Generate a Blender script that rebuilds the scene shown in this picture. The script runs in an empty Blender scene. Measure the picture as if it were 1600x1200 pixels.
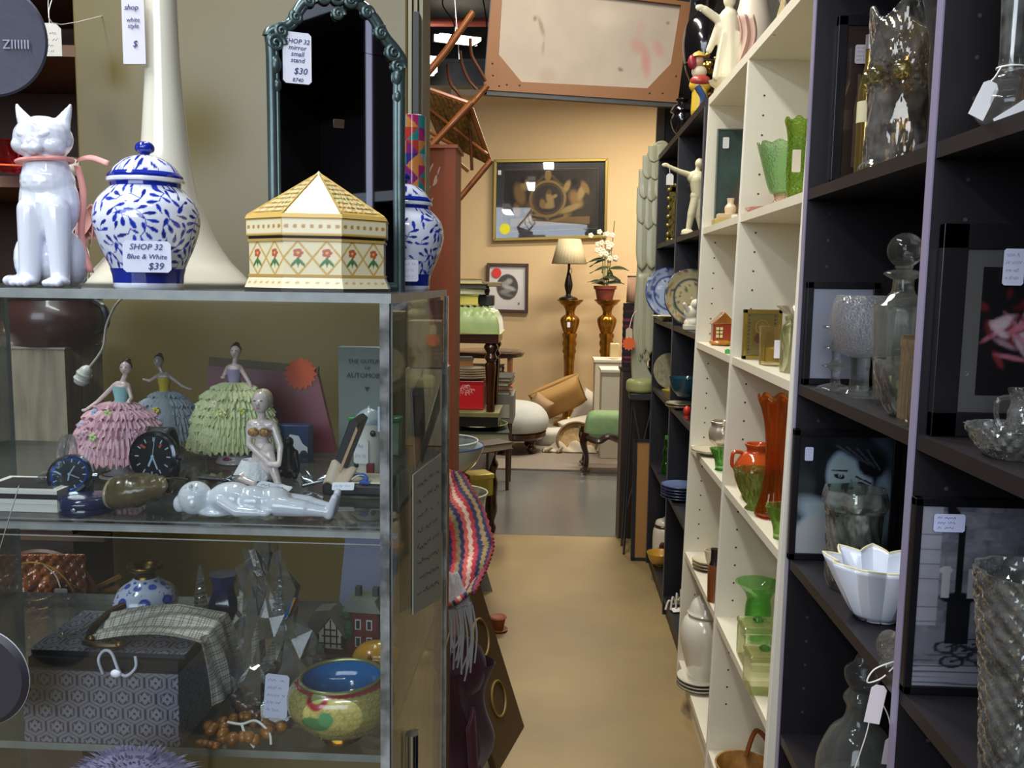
import bpy, bmesh, math, random
import numpy as np
from mathutils import Vector, Matrix, Euler
PI = math.pi
random.seed(7)
sc = bpy.context.scene
C = sc.collection

# ------------------------------------------------------------------ camera
H = 1.38
FPX = 1400.0
def cam_axes(yaw, pitch, roll):
    cy, sy, cp, sp = math.cos(yaw), math.sin(yaw), math.cos(pitch), math.sin(pitch)
    f = Vector((-sy * cp, cy * cp, -sp)); r = Vector((cy, sy, 0)); u = r.cross(f)
    c, s = math.cos(roll), math.sin(roll)
    return r * c + u * s, u * c - r * s, f
CR, CU, CF = cam_axes(math.radians(2.66713), math.radians(6.55938), math.radians(.84))
cam_data = bpy.data.cameras.new('camera')
cam = bpy.data.objects.new('camera', cam_data); C.objects.link(cam)
cam.matrix_world = Matrix(((CR.x, CU.x, -CF.x, 0), (CR.y, CU.y, -CF.y, 0), (CR.z, CU.z, -CF.z, H), (0, 0, 0, 1)))
cam_data.sensor_width = 36; cam_data.lens = 36 * FPX / 1600; cam_data.clip_start = .02; cam_data.clip_end = 60
sc.camera = cam

# ------------------------------------------------------------------ light and exposure
sc.view_settings.view_transform = 'Standard'; sc.view_settings.look = 'None'
sc.view_settings.gamma = 1; sc.view_settings.use_curve_mapping = False
sc.view_settings.exposure = 0.0
wd = bpy.data.worlds.new('world'); sc.world = wd; wd.use_nodes = True
wd.node_tree.nodes['Background'].inputs[0].default_value = (.75, .78, .85, 1)
wd.node_tree.nodes['Background'].inputs[1].default_value = .25
def area(name, loc, size, power, col, rot=(0, 0, 0)):
    l = bpy.data.lights.new(name, 'AREA'); l.shape = 'RECTANGLE'; l.size, l.size_y = size
    l.energy = power; l.color = col
    o = bpy.data.objects.new(name, l); C.objects.link(o); o.location = loc; o.rotation_euler = rot
    return o
LAMPS = [  # fluorescent battens: x, y, z, length, width, watts, colour, heading
    (.10, -.75, 2.75, 1.3, .16, 28, (.92, .96, 1.0), PI / 2),
    (-.95, .35, 2.75, 1.3, .16, 33, (.92, .96, 1.0), 0),
    (-.45, 1.7, 3.1, 1.3, .16, 36, (1.0, .98, .93), 0),
    (-.15, 3.2, 3.3, 1.3, .16, 50, (1.0, .95, .84), 0),
    (.35, 6.2, 3.2, 1.3, .16, 78, (1.0, .90, .74), PI / 2),
    (1.0, 7.6, 3.15, 1.3, .16, 70, (1.0, .90, .74), PI / 2),
]
for _l in LAMPS:
    area('fluorescent_lamp', (_l[0], _l[1], _l[2] - .05), (_l[4], _l[3]), _l[5], _l[6], (0, 0, _l[7]))
area('window_daylight', (-1.0, -2.93, 2.3), (3.4, 1.5), 100, (.78, .87, 1.0), (PI / 2, 0, 0))   # the shop window behind the viewpoint
cy = sc.cycles
cy.max_bounces = 12; cy.transmission_bounces = 10; cy.transparent_max_bounces = 32; cy.glossy_bounces = 6
cy.diffuse_bounces = 4; cy.caustics_reflective = False; cy.caustics_refractive = True; cy.blur_glossy = 1.0
cy.sample_clamp_indirect = 4.0

# ------------------------------------------------------------------ where a pixel of the photograph lies
def proj(p):
    d = Vector(p) - Vector((0, 0, H)); z = d.dot(CF)
    return 800 + FPX * d.dot(CR) / z, 600 - FPX * d.dot(CU) / z, z
def ray(px, py): return CF + CR * ((px - 800) / FPX) - CU * ((py - 600) / FPX)
def PY(px, py, y): d = ray(px, py); return Vector((0, 0, H)) + d * (y / d.y)
def PX(px, py, x): d = ray(px, py); return Vector((0, 0, H)) + d * (x / d.x)
def PZ(px, py, z): d = ray(px, py); return Vector((0, 0, H)) + d * ((z - H) / d.z)
def at_y(px, y, z):
    a = (proj((0, y, z))[0]); b = proj((.1, y, z))[0]
    x = .1 * (px - a) / (b - a)
    for _ in range(3):
        e = proj((x, y, z))[0]; g = proj((x + .01, y, z))[0]; x += .01 * (px - e) / (g - e)
    return Vector((x, y, z))
def at_x(px, x, z):
    y = 2.0
    for _ in range(20):
        e = proj((x, y, z))[0]; g = proj((x, y + .001, z))[0]; y += .001 * (px - e) / (g - e)
        y = max(.3, y)
    return Vector((x, y, z))

# ------------------------------------------------------------------ materials
def lin(h):
    if not isinstance(h, str): return tuple(h)[:3]
    h = h.lstrip('#'); v = [int(h[i:i + 2], 16) / 255 for i in (0, 2, 4)]
    return tuple((x / 12.92 if x <= .04045 else ((x + .055) / 1.055) ** 2.4) for x in v)
_mc = {}
def M(col, rough=.5, metal=0, n=None, bump=None, coat=0, sss=0, stretch=None, spec=.5, wave=None, vor=None, sheen=0, aniso=None):
    """procedural surface: n=(scale, second colour, contrast) noise, bump=(scale, strength)"""
    key = repr((col, rough, metal, n, bump, coat, sss, stretch, spec, wave, vor, sheen))
    if key in _mc: return _mc[key]
    m = bpy.data.materials.new('surface'); m.use_nodes = True; nt = m.node_tree; N = nt.nodes; L = nt.links
    b = N['Principled BSDF']
    b.inputs['Base Color'].default_value = (*lin(col), 1) if col != 'attr' else (1, 1, 1, 1)
    b.inputs['Roughness'].default_value = rough; b.inputs['Metallic'].default_value = metal
    b.inputs['Specular IOR Level'].default_value = spec
    b.inputs['Coat Weight'].default_value = coat; b.inputs['Coat Roughness'].default_value = .05
    if sheen: b.inputs['Sheen Weight'].default_value = sheen
    if sss:
        b.inputs['Subsurface Weight'].default_value = sss; b.inputs['Subsurface Scale'].default_value = .01
    tc = N.new('ShaderNodeTexCoord'); mp = N.new('ShaderNodeMapping'); L.new(tc.outputs['Object'], mp.inputs[0])
    if stretch: mp.inputs['Scale'].default_value = stretch
    if col == 'attr':
        a = N.new('ShaderNodeAttribute'); a.attribute_name = 'Col'; L.new(a.outputs['Color'], b.inputs['Base Color'])
    if n or wave or vor:
        r = N.new('ShaderNodeValToRGB'); q = n or wave or vor; k = q[2] if len(q) > 2 else .5
        r.color_ramp.elements[0].position = .5 - .5 * (1 - k); r.color_ramp.elements[1].position = .5 + .5 * (1 - k)
        r.color_ramp.elements[0].color = (*lin(q[1]), 1); r.color_ramp.elements[1].color = (*lin(col), 1)
        if n:
            t = N.new('ShaderNodeTexNoise'); t.inputs['Scale'].default_value = q[0]; t.inputs['Detail'].default_value = 5; o = t.outputs['Fac']
        elif wave:
            t = N.new('ShaderNodeTexWave'); t.inputs['Scale'].default_value = q[0]; t.inputs['Distortion'].default_value = q[3] if len(q) > 3 else 3; o = t.outputs['Fac']
        else:
            t = N.new('ShaderNodeTexVoronoi'); t.inputs['Scale'].default_value = q[0]; o = t.outputs['Distance']
        L.new(mp.outputs[0], t.inputs['Vector']); L.new(o, r.inputs[0]); L.new(r.outputs[0], b.inputs['Base Color'])
    if bump:
        t = N.new('ShaderNodeTexNoise'); t.inputs['Scale'].default_value = bump[0]; t.inputs['Detail'].default_value = 4
        bp = N.new('ShaderNodeBump'); bp.inputs['Strength'].default_value = bump[1]; bp.inputs['Distance'].default_value = .002
        L.new(mp.outputs[0], t.inputs['Vector']); L.new(t.outputs['Fac'], bp.inputs['Height']); L.new(bp.outputs[0], b.inputs['Normal'])
    _mc[key] = m; return m
def GL(col='ffffff', rough=.0, clear=.3, ior=1.5, bump=None, film=.03):
    """solid glass; 'clear' lets that share of the light straight through, so it lights what stands behind"""
    key = repr(('glass', col, rough, clear, ior, bump, film))
    if key in _mc: return _mc[key]
    m = bpy.data.materials.new('glass'); m.use_nodes = True; nt = m.node_tree; N = nt.nodes; L = nt.links
    b = N['Principled BSDF']; out = N['Material Output']
    tc_ = tuple(x ** .55 for x in lin(col)); b.inputs['Base Color'].default_value = (*tc_, 1); b.inputs['Roughness'].default_value = rough
    b.inputs['Transmission Weight'].default_value = 1; b.inputs['IOR'].default_value = ior
    t = N.new('ShaderNodeBsdfTransparent'); t.inputs[0].default_value = (*tc_, 1)
    mx = N.new('ShaderNodeMixShader'); mx.inputs[0].default_value = clear
    L.new(b.outputs[0], mx.inputs[1]); L.new(t.outputs[0], mx.inputs[2])
    df = N.new('ShaderNodeBsdfDiffuse'); df.inputs[0].default_value = (*[min(1, x * 1.0) for x in lin(col)], 1)
    tl = N.new('ShaderNodeBsdfTranslucent'); tl.inputs[0].default_value = (*lin(col), 1); ad = N.new('ShaderNodeAddShader'); L.new(df.outputs[0], ad.inputs[0]); L.new(tl.outputs[0], ad.inputs[1])
    m2 = N.new('ShaderNodeMixShader'); m2.inputs[0].default_value = film; L.new(mx.outputs[0], m2.inputs[1]); L.new(ad.outputs[0], m2.inputs[2]); L.new(m2.outputs[0], out.inputs[0])
    if bump:
        tc = N.new('ShaderNodeTexCoord'); v = N.new('ShaderNodeTexVoronoi'); v.inputs['Scale'].default_value = bump[0]
        bp = N.new('ShaderNodeBump'); bp.inputs['Strength'].default_value = bump[1]; bp.inputs['Distance'].default_value = .003
        L.new(tc.outputs['Object'], v.inputs['Vector']); L.new(v.outputs['Distance'], bp.inputs['Height']); L.new(bp.outputs[0], b.inputs['Normal'])
    _mc[key] = m; return m
def PANE(tint='e6ece8', refl=1.0, dust=.02):
    """thin clear sheet: straight-through light, fresnel reflection, a trace of dust"""
    key = repr(('pane', tint, refl, dust))
    if key in _mc: return _mc[key]
    m = bpy.data.materials.new('pane'); m.use_nodes = True; nt = m.node_tree; N = nt.nodes; L = nt.links
    N.remove(N['Principled BSDF']); out = N['Material Output']
    t = N.new('ShaderNodeBsdfTransparent'); t.inputs[0].default_value = (*lin(tint), 1)
    g = N.new('ShaderNodeBsdfGlossy'); g.inputs['Roughness'].default_value = .02
    fr = N.new('ShaderNodeFresnel'); fr.inputs[0].default_value = 1.45
    mu = N.new('ShaderNodeMath'); mu.operation = 'MULTIPLY'; mu.inputs[1].default_value = refl; L.new(fr.outputs[0], mu.inputs[0])
    mx = N.new('ShaderNodeMixShader'); L.new(mu.outputs[0], mx.inputs[0]); L.new(t.outputs[0], mx.inputs[1]); L.new(g.outputs[0], mx.inputs[2])
    d = N.new('ShaderNodeBsdfDiffuse'); d.inputs[0].default_value = (.6, .62, .62, 1)
    m2 = N.new('ShaderNodeMixShader'); m2.inputs[0].default_value = dust
    if dust > .03:
        tc = N.new('ShaderNodeTexCoord'); no = N.new('ShaderNodeTexNoise'); no.inputs['Scale'].default_value = 35; no.inputs['Detail'].default_value = 8
        r = N.new('ShaderNodeMapRange'); r.inputs[1].default_value = .4; r.inputs[2].default_value = .75; r.inputs[3].default_value = dust * .4; r.inputs[4].default_value = dust * 2
        L.new(tc.outputs['Object'], no.inputs['Vector']); L.new(no.outputs['Fac'], r.inputs[0]); L.new(r.outputs[0], m2.inputs[0])
    L.new(mx.outputs[0], m2.inputs[1]); L.new(d.outputs[0], m2.inputs[2]); L.new(m2.outputs[0], out.inputs[0])
    _mc[key] = m; return m
def GLOW(col, s):
    m = bpy.data.materials.new('lamp_glow'); m.use_nodes = True; b = m.node_tree.nodes['Principled BSDF']
    b.inputs['Emission Color'].default_value = (*lin(col), 1); b.inputs['Emission Strength'].default_value = s
    return m

# ------------------------------------------------------------------ mesh builder
class MB:
    def __init__(s): s.v = []; s.f = []; s.m = []; s.cur = 0
    def mat(s, i): s.cur = i; return s
    def add(s, vs, fs):
        b = len(s.v); s.v += [Vector(p) for p in vs]; s.f += [tuple(i + b for i in f) for f in fs]; s.m += [s.cur] * len(fs); return s
    def box(s, c, d, rot=None, taper=1):
        x, y, z = d[0] / 2, d[1] / 2, d[2] / 2; c = Vector(c)
        vs = [Vector((sx * x * (taper if sz > 0 else 1), sy * y * (taper if sz > 0 else 1), sz * z)) for sz in (-1, 1) for sy in (-1, 1) for sx in (-1, 1)]
        if rot: R = Euler(rot).to_matrix(); vs = [R @ p for p in vs]
        return s.add([p + c for p in vs], [(0, 2, 3, 1), (4, 5, 7, 6), (0, 1, 5, 4), (2, 6, 7, 3), (0, 4, 6, 2), (1, 3, 7, 5)])
    def b2(s, lo, hi): return s.box([(a + b) / 2 for a, b in zip(lo, hi)], [abs(b - a) for a, b in zip(lo, hi)])
    def lathe(s, prof, c=(0, 0, 0), seg=32, mod=None, cap=True, rot=None, arc=1.0):
        n = len(prof); vs = []; c = Vector(c); R = Euler(rot).to_matrix() if rot else None
        k = seg if arc >= 1 else seg + 1
        for i, (r, z) in enumerate(prof):
            for j in range(k):
                a = 2 * PI * arc * j / seg; rr = r * (mod(a, i / (n - 1), z) if mod else 1)
                p = Vector((rr * math.cos(a), rr * math.sin(a), z)); vs.append((R @ p if R else p) + c)
        fs = []
        for i in range(n - 1):
            for j in range(seg):
                j2 = (j + 1) % k; fs.append((i * k + j, i * k + j2, (i + 1) * k + j2, (i + 1) * k + j))
        if cap and arc >= 1:
            if prof[0][0] > 1e-6: fs.append(tuple(range(k))[::-1])
            if prof[-1][0] > 1e-6: fs.append(tuple((n - 1) * k + j for j in range(k)))
        return s.add(vs, fs)
    def tube(s, pts, r, seg=8, closed=False):
        pts = [Vector(p) for p in pts]; n = len(pts); rs = r if isinstance(r, (list, tuple)) else [r] * n
        vs = []; up = Vector((0, 0, 1)); prev = None
        for i, p in enumerate(pts):
            a = pts[(i - 1) % n] if (closed or i) else p; b = pts[(i + 1) % n] if (closed or i < n - 1) else p
            t = (b - a).normalized() if (b - a).length > 1e-9 else Vector((0, 0, 1))
            if prev is None:
                x = t.cross(up) if abs(t.dot(up)) < .95 else t.cross(Vector((1, 0, 0)))
            else: x = prev - t * prev.dot(t)
            x.normalize(); prev = x; y = t.cross(x)
            for j in range(seg):
                q = 2 * PI * j / seg; vs.append(p + (x * math.cos(q) + y * math.sin(q)) * rs[i])
        fs = [(i * seg + j, i * seg + (j + 1) % seg, ((i + 1) % n) * seg + (j + 1) % seg, ((i + 1) % n) * seg + j) for i in range(n if closed else n - 1) for j in range(seg)]
        if not closed: fs += [tuple(range(seg))[::-1], tuple((n - 1) * seg + j for j in range(seg))]
        return s.add(vs, fs)
    def ell(s, c, r, seg=20, rot=None):
        if not isinstance(r, (tuple, list)): r = (r, r, r)
        h = seg // 2; vs = []; R = Euler(rot).to_matrix() if rot else None; c = Vector(c)
        for i in range(h + 1):
            t = PI * i / h
            for j in range(seg):
                a = 2 * PI * j / seg; p = Vector((r[0] * math.sin(t) * math.cos(a), r[1] * math.sin(t) * math.sin(a), -r[2] * math.cos(t)))
                vs.append((R @ p if R else p) + c)
        return s.add(vs, [(i * seg + j, i * seg + (j + 1) % seg, (i + 1) * seg + (j + 1) % seg, (i + 1) * seg + j) for i in range(h) for j in range(seg)])
    def prism(s, pts, d0, d1, ax='y'):
        """outline pts in the plane across axis ax, from d0 to d1; ax y: pts are x,z"""
        def P(a, b, d): return {'y': (a, d, b), 'x': (d, a, b), 'z': (a, b, d)}[ax]
        n = len(pts); vs = [P(a, b, d0) for a, b in pts] + [P(a, b, d1) for a, b in pts]
        return s.add(vs, [tuple(range(n)), tuple(range(2 * n - 1, n - 1, -1))] + [(i, i + n, (i + 1) % n + n, (i + 1) % n) for i in range(n)])
    def grid(s, nu, nv, fn, cu=False):
        ku = nu if cu else nu + 1
        vs = [fn(i / nu, j / nv) for j in range(nv + 1) for i in range(ku)]
        return s.add(vs, [(j * ku + i, j * ku + (i + 1) % ku, (j + 1) * ku + (i + 1) % ku, (j + 1) * ku + i) for j in range(nv) for i in range(nu)])
    def cap(s, a, b, ra, rb, seg=14):
        """tapered capsule"""
        a, b = Vector(a), Vector(b); d = b - a
        if d.length < 1e-6: return s.ell(a, ra, seg)
        s.tube([a, b], [ra, rb], seg); s.ell(a, ra, seg); s.ell(b, rb, seg); return s
    def xf(s, mtx, start=0):
        for i in range(start, len(s.v)): s.v[i] = mtx @ s.v[i]
        return s
def mk(name, mb, mats, k=1.0, parent=None, smooth=40, bevel=0, sub=0, loc=None, solid=0):
    me = bpy.data.meshes.new(name); me.from_pydata([p * k for p in mb.v], [], mb.f)
    for m in (mats if isinstance(mats, (list, tuple)) else [mats]): me.materials.append(m)
    me.polygons.foreach_set('material_index', mb.m)
    bm = bmesh.new(); bm.from_mesh(me); bmesh.ops.recalc_face_normals(bm, faces=bm.faces); bm.to_mesh(me); bm.free()
    if smooth:
        me.polygons.foreach_set('use_smooth', [True] * len(me.polygons)); me.set_sharp_from_angle(angle=math.radians(smooth))
    o = bpy.data.objects.new(name, me); C.objects.link(o)
    if parent: o.parent = parent
    if loc: o.location = loc
    if solid:
        q = o.modifiers.new('Solidify', 'SOLIDIFY'); q.thickness = solid * k; q.offset = 0
    if bevel:
        q = o.modifiers.new('Bevel', 'BEVEL'); q.width = bevel * k; q.segments = 2; q.limit_method = 'ANGLE'; q.angle_limit = .6
    if sub:
        q = o.modifiers.new('Subdivision', 'SUBSURF'); q.levels = sub; q.render_levels = sub
    return o
def struct(name, mb, mats, **kw):
    o = mk(name, mb, mats, **kw)
    if not o.parent: o['kind'] = 'structure'
    return o
def tag(o, label, cat, group=None, kind=None):
    o['label'] = label; o['category'] = cat
    if group: o['group'] = group
    if kind: o['kind'] = kind
    return o
def organic(name, mb, mats, k, parent=None, vox=2.0, it=4):
    """fuse overlapping rounded pieces into one continuous skin"""
    S = 0.05
    me = bpy.data.meshes.new('tmp'); me.from_pydata([p * S for p in mb.v], [], mb.f)
    o = bpy.data.objects.new('tmp', me); C.objects.link(o)
    r = o.modifiers.new('r', 'REMESH'); r.mode = 'VOXEL'; r.voxel_size = vox * S
    q = o.modifiers.new('s', 'SMOOTH'); q.factor = .5; q.iterations = it
    dg = bpy.context.evaluated_depsgraph_get(); dg.update()
    m2 = bpy.data.meshes.new_from_object(o.evaluated_get(dg)); bpy.data.objects.remove(o); bpy.data.meshes.remove(me)
    m2.transform(Matrix.Scale(k / S, 4)); m2.name = name
    m2.polygons.foreach_set('use_smooth', [True] * len(m2.polygons)); m2.materials.clear()
    for m in (mats if isinstance(mats, (list, tuple)) else [mats]): m2.materials.append(m)
    o = bpy.data.objects.new(name, m2); C.objects.link(o)
    if parent: o.parent = parent
    return o
class Th:
    """a thing: px column, distance y, height z of what carries it; its shapes are drawn in photograph pixels at that distance"""
    def __init__(s, name, label, cat, px=None, y=None, z=None, rz=0, group=None, loc=None, k=None, x=None, tilt=None):
        p = Vector(loc) if loc is not None else (at_x(px, x, z) if x is not None else at_y(px, y, z))
        s.p = p; s.k = k or proj(p)[2] / FPX
        o = bpy.data.objects.new(name, None); C.objects.link(o); o.location = p; o.empty_display_size = .02
        o.rotation_euler = tilt if tilt else (0, 0, rz); s.o = o; tag(o, label, cat, group)
    def part(s, name, mb, mats, **kw): return mk(name, mb, mats, k=s.k, parent=kw.pop('under', s.o), **kw)
    def org(s, name, mb, mats, **kw): return organic(name, mb, mats, s.k, parent=kw.pop('under', s.o), **kw)
def text_mesh(s, size, shear=0, ext=.05):
    cu = bpy.data.curves.new('t', 'FONT'); cu.body = s; cu.size = size; cu.shear = shear; cu.extrude = ext; cu.resolution_u = 2
    cu.align_x = 'CENTER'; cu.align_y = 'CENTER'; cu.space_line = .95
    o = bpy.data.objects.new('t', cu); C.objects.link(o); dg = bpy.context.evaluated_depsgraph_get(); dg.update()
    me = bpy.data.meshes.new_from_object(o.evaluated_get(dg)); bpy.data.objects.remove(o); bpy.data.curves.remove(cu); return me
def writing(t, s, size, at, rot=(PI / 2, 0, 0), mat=None, under=None, shear=.25, name='lettering', k=None):
    me = text_mesh(s, size, shear, size * .02); k = k or t.k
    me.transform(Matrix.Scale(k, 4) @ Matrix.Translation(Vector(at)) @ Euler(rot).to_matrix().to_4x4())
    me.materials.append(mat or M('2b3a78', .6)); o = bpy.data.objects.new(name, me); C.objects.link(o); o.parent = under or t.o; return o
def price(t, at, w, h, s='', rot=(PI / 2, 0, 0), size=None, ink='3a4590', col='e4e6f2', hole=False, under=None, thick=.6):
    """a paper price tag, flat in the plane given by rot; local x right, y up"""
    R = Matrix.Translation(Vector(at)) @ Euler(rot).to_matrix().to_4x4()
    c = min(w, h) * (.25 if hole else .1); a, b = w / 2, h / 2
    if hole: pts = [(-a, -b), (a, -b), (a, b - c), (a - c, b), (-a + c, b), (-a, b - c)]
    else: pts = [(-a + c, -b), (a - c, -b), (a, -b + c), (a, b - c), (a - c, b), (-a + c, b), (-a, b - c), (-a, -b + c)]
    m = MB().prism(pts, -thick / 2, thick / 2, 'z').xf(R)
    o = t.part('price_tag', m, M(col, .7), under=under or t.o, smooth=0)
    if s:
        nl = s.count('\n') + 1; rs = random.Random(len(s) + int(w * 7)); m = MB(); st = h * (.72 if hole else .84) / nl   # handwriting too small to read
        for i in range(nl):
            zc = h * (.5 - (.2 if hole else .06)) - st * (i + .5) + (0 if not hole else -.02 * h); n = rs.randint(9, 15); wid = w * rs.uniform(.55, .8)
            pts = [(-w * .38 + wid * j / n, zc + st * .26 * (1 if j % 2 else -1) * rs.uniform(.3, 1), thick / 2 + .1) for j in range(n)]
            gap = rs.randint(3, n - 4); m.tube(pts[:gap], w * .009, 4); m.tube(pts[gap + 1:], w * .009, 4)
        q = mk('handwriting', m.xf(R), M(ink, .7), k=t.k, parent=o, smooth=0); q['kind'] = 'stuff'
    return o
# ------------------------------------------------------------------ painted surfaces (colour carried by the mesh)
class Cv:
    def __init__(s, w, h, col):
        s.w, s.h = w, h; s.a = np.zeros((h, w, 3)); s.a[:] = lin(col)
        s.X, s.Y = np.meshgrid((np.arange(w) + .5) / w, (np.arange(h) + .5) / h); s.asp = w / h
    def put(s, mask, col, al=1.0):
        m = (mask * al)[..., None]; s.a = s.a * (1 - m) + np.array(lin(col)) * m; return s
    def win(s, x0, x1, y0, y1):
        a, b = max(0, int(x0 * s.w) - 1), min(s.w, int(x1 * s.w) + 2); c, d = max(0, int(y0 * s.h) - 1), min(s.h, int(y1 * s.h) + 2)
        return (slice(c, d), slice(a, b)) if a < b and c < d else None
    def putw(s, w, m, col, al):
        m = (m * al)[..., None]; s.a[w] = s.a[w] * (1 - m) + np.array(lin(col)) * m
    def ell(s, x, y, rx, ry, col, ang=0, al=1.0, soft=.15, asp=1.0, wrap=False):
        """asp = real width/height of the canvas, so that angles are true; rx, ry in canvas heights"""
        R = max(rx, ry) * (1 + soft)
        for ox in ((-1, 0, 1) if wrap else (0,)):
            w = s.win(x + ox - R / asp, x + ox + R / asp, y - R, y + R)
            if w is None: continue
            dx = (s.X[w] - x - ox) * asp; dy = s.Y[w] - y; c, q = math.cos(ang), math.sin(ang)
            d = np.sqrt(((dx * c + dy * q) / rx) ** 2 + ((-dx * q + dy * c) / ry) ** 2)
            s.putw(w, np.clip((1 - d) / soft + .5, 0, 1), col, al)
        return s
    def ring(s, x, y, r, w, col, asp=1.0, ry=None, al=1.0):
        dx = (s.X - x) * asp; dy = (s.Y - y) * (r / (ry or r)); d = np.abs(np.sqrt(dx * dx + dy * dy) - r)
        return s.put(np.clip((w - d) / (w * .4), 0, 1), col, al)
    def rect(s, x0, y0, x1, y1, col, al=1.0):
        return s.put(((s.X >= x0) & (s.X <= x1) & (s.Y >= y0) & (s.Y <= y1)).astype(float), col, al)
    def line(s, x0, y0, x1, y1, w, col, asp=1.0, al=1.0):
        W = s.win(min(x0, x1) - w / asp, max(x0, x1) + w / asp, min(y0, y1) - w, max(y0, y1) + w)
        if W is None: return s
        ax, ay, bx, by = x0 * asp, y0, x1 * asp, y1; px, py = s.X[W] * asp, s.Y[W]
        L2 = (bx - ax) ** 2 + (by - ay) ** 2 + 1e-12
        t = np.clip(((px - ax) * (bx - ax) + (py - ay) * (by - ay)) / L2, 0, 1)
        d = np.hypot(px - ax - t * (bx - ax), py - ay - t * (by - ay)); s.putw(W, np.clip((w - d) / (w * .5), 0, 1), col, al); return s
    def noise(s, amt, n=8, seed=1):
        rs = np.random.RandomState(seed); t = np.zeros((s.h, s.w)); q = n
        for o in range(4):
            g = rs.rand(int(q / s.asp) + 3, q + 3); yy = s.Y * (g.shape[0] - 2); xx = s.X * (g.shape[1] - 2)
            i, j = yy.astype(int), xx.astype(int); fy, fx = yy - i, xx - j
            t += ((g[i, j] * (1 - fx) + g[i, j + 1] * fx) * (1 - fy) + (g[i + 1, j] * (1 - fx) + g[i + 1, j + 1] * fx) * fy - .5) / (1.7 ** o); q *= 2
        s.a = np.clip(s.a * (1 + amt * t[..., None]), 0, 1); return s
    def at(s, u, v): return s.a[min(s.h - 1, max(0, int(v * s.h))), min(s.w - 1, max(0, int(u * s.w)))]
def painted(name, nu, nv, fn, cv, mat, k=1.0, parent=None, cu=False, smooth=40, solid=0, uv=None):
    mb = MB().grid(nu, nv, fn, cu); ku = nu if cu else nu + 1
    me = bpy.data.meshes.new(name); me.from_pydata([Vector(p) * k for p in mb.v], [], mb.f); me.materials.append(mat)
    col = me.color_attributes.new('Col', 'FLOAT_COLOR', 'POINT'); dat = np.ones((len(mb.v), 4), np.float32)
    for j in range(nv + 1):
        for i in range(ku):
            u, v = (uv(i / nu, j / nv) if uv else (i / nu, j / nv)); dat[j * ku + i, :3] = cv.at(u, v)
    col.data.foreach_set('color', dat.ravel())
    if smooth: me.polygons.foreach_set('use_smooth', [True] * len(me.polygons)); me.set_sharp_from_angle(angle=math.radians(smooth))
    o = bpy.data.objects.new(name, me); C.objects.link(o)
    if parent: o.parent = parent
    if solid:
        q = o.modifiers.new('Solidify', 'SOLIDIFY'); q.thickness = solid * k; q.offset = 0
    return o
PAINT = lambda r=.5, coat=0: M('attr', r, coat=coat)
def spline(pts, n=8):
    """smooth curve through the points (Catmull-Rom)"""
    P = [Vector(p) if len(p) == 3 else Vector((p[0], p[1], 0)) for p in pts]; out = []
    for i in range(len(P) - 1):
        a, b, c, d = P[max(0, i - 1)], P[i], P[i + 1], P[min(len(P) - 1, i + 2)]
        for j in range(n):
            t = j / n; out.append(.5 * ((2 * b) + (c - a) * t + (2 * a - 5 * b + 4 * c - d) * t * t + (3 * b - a - 3 * c + d) * t ** 3))
    out.append(P[-1]); return out
def pat(pr, v):
    q = v * (len(pr) - 1); i = min(len(pr) - 2, int(q)); f = q - i; a, b = pr[i], pr[i + 1]; return (a[0] + (b[0] - a[0]) * f, a[1] + (b[1] - a[1]) * f)
def prof(pts, n=5): return [(max(p.x, 0), p.y) for p in spline(pts, n)]
# ================================================================== the room
concrete = M('9a8358', .5, n=(1.6, '776340', .55), bump=(40, .15))
vinyl = M('6d6d6b', .22, n=(1.1, '58595a', .3))
carpet = M('8f8478', .9, n=(60, '7b7064', .5))
struct('floor', MB().b2((-4, -3, -.05), (4, 4.78, 0)), concrete, smooth=0)
struct('floor.001', MB().b2((-4, 4.78, -.05), (4, 6.45, .001)), vinyl, smooth=0)
struct('floor.002', MB().b2((-4, 6.45, -.05), (4, 9.0, .015)), carpet, smooth=0)
peach = M('e2c79c', .8, n=(.7, 'd8bb8e', .3))
struct('wall_back', MB().b2((-4, 9.0, 0), (4, 9.1, 3.27)), peach, smooth=0)
struct('trim_1', MB().b2((-1.05, 8.93, 3.17), (1.0, 8.99, 3.22)), M('efe6d2', .5), smooth=0)
dark = M('2a2724', .8, n=(3, '1c1a19', .4))
struct('wall_right', MB().b2((.79, -3, 0), (.85, 4.9, 3.6)), M('3a3530', .8), smooth=0)
struct('wall_right.001', MB().b2((2.4, 4.9, 0), (2.5, 9.0, 3.27)), peach, smooth=0)
blk = M('1b1b1f', .5)
struct('wall_divider', MB().b2((.53, 4.9, 0), (2.5, 4.98, 3.4)), blk, smooth=0)
struct('trim_2', MB().b2((.515, 4.86, 0), (.555, 4.90, 3.4)), M('5a544c', .6), smooth=0)
struct('wall_left', MB().b2((-4.1, -3, 0), (-4, 14, 4.6)), M('4a4036', .8, n=(1, '2c2620', .4)), smooth=0)
struct('wall_front', MB().b2((-4, -3.1, 0), (-2.7, -3, 4.6)).b2((.7, -3.1, 0), (4, -3, 4.6)).b2((-2.7, -3.1, 0), (.7, -3, 1.55)).b2((-2.7, -3.1, 3.05), (.7, -3, 4.6)), M('5a534a', .8, n=(1.2, '3a342e', .4)), smooth=0)
struct('window_1', MB().b2((-2.7, -3.02, 1.55), (-2.66, -2.96, 3.05)).b2((.66, -3.02, 1.55), (.7, -2.96, 3.05)).b2((-2.7, -3.02, 1.55), (.7, -2.96, 1.59)).b2((-2.7, -3.02, 3.01), (.7, -2.96, 3.05)).b2((-1.02, -3.02, 1.55), (-.98, -2.96, 3.05)), M('d8d8d4', .4), smooth=0)
struct('wall_far', MB().b2((-4, 14, 0), (4, 14.1, 4.6)), dark, smooth=0)
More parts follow.
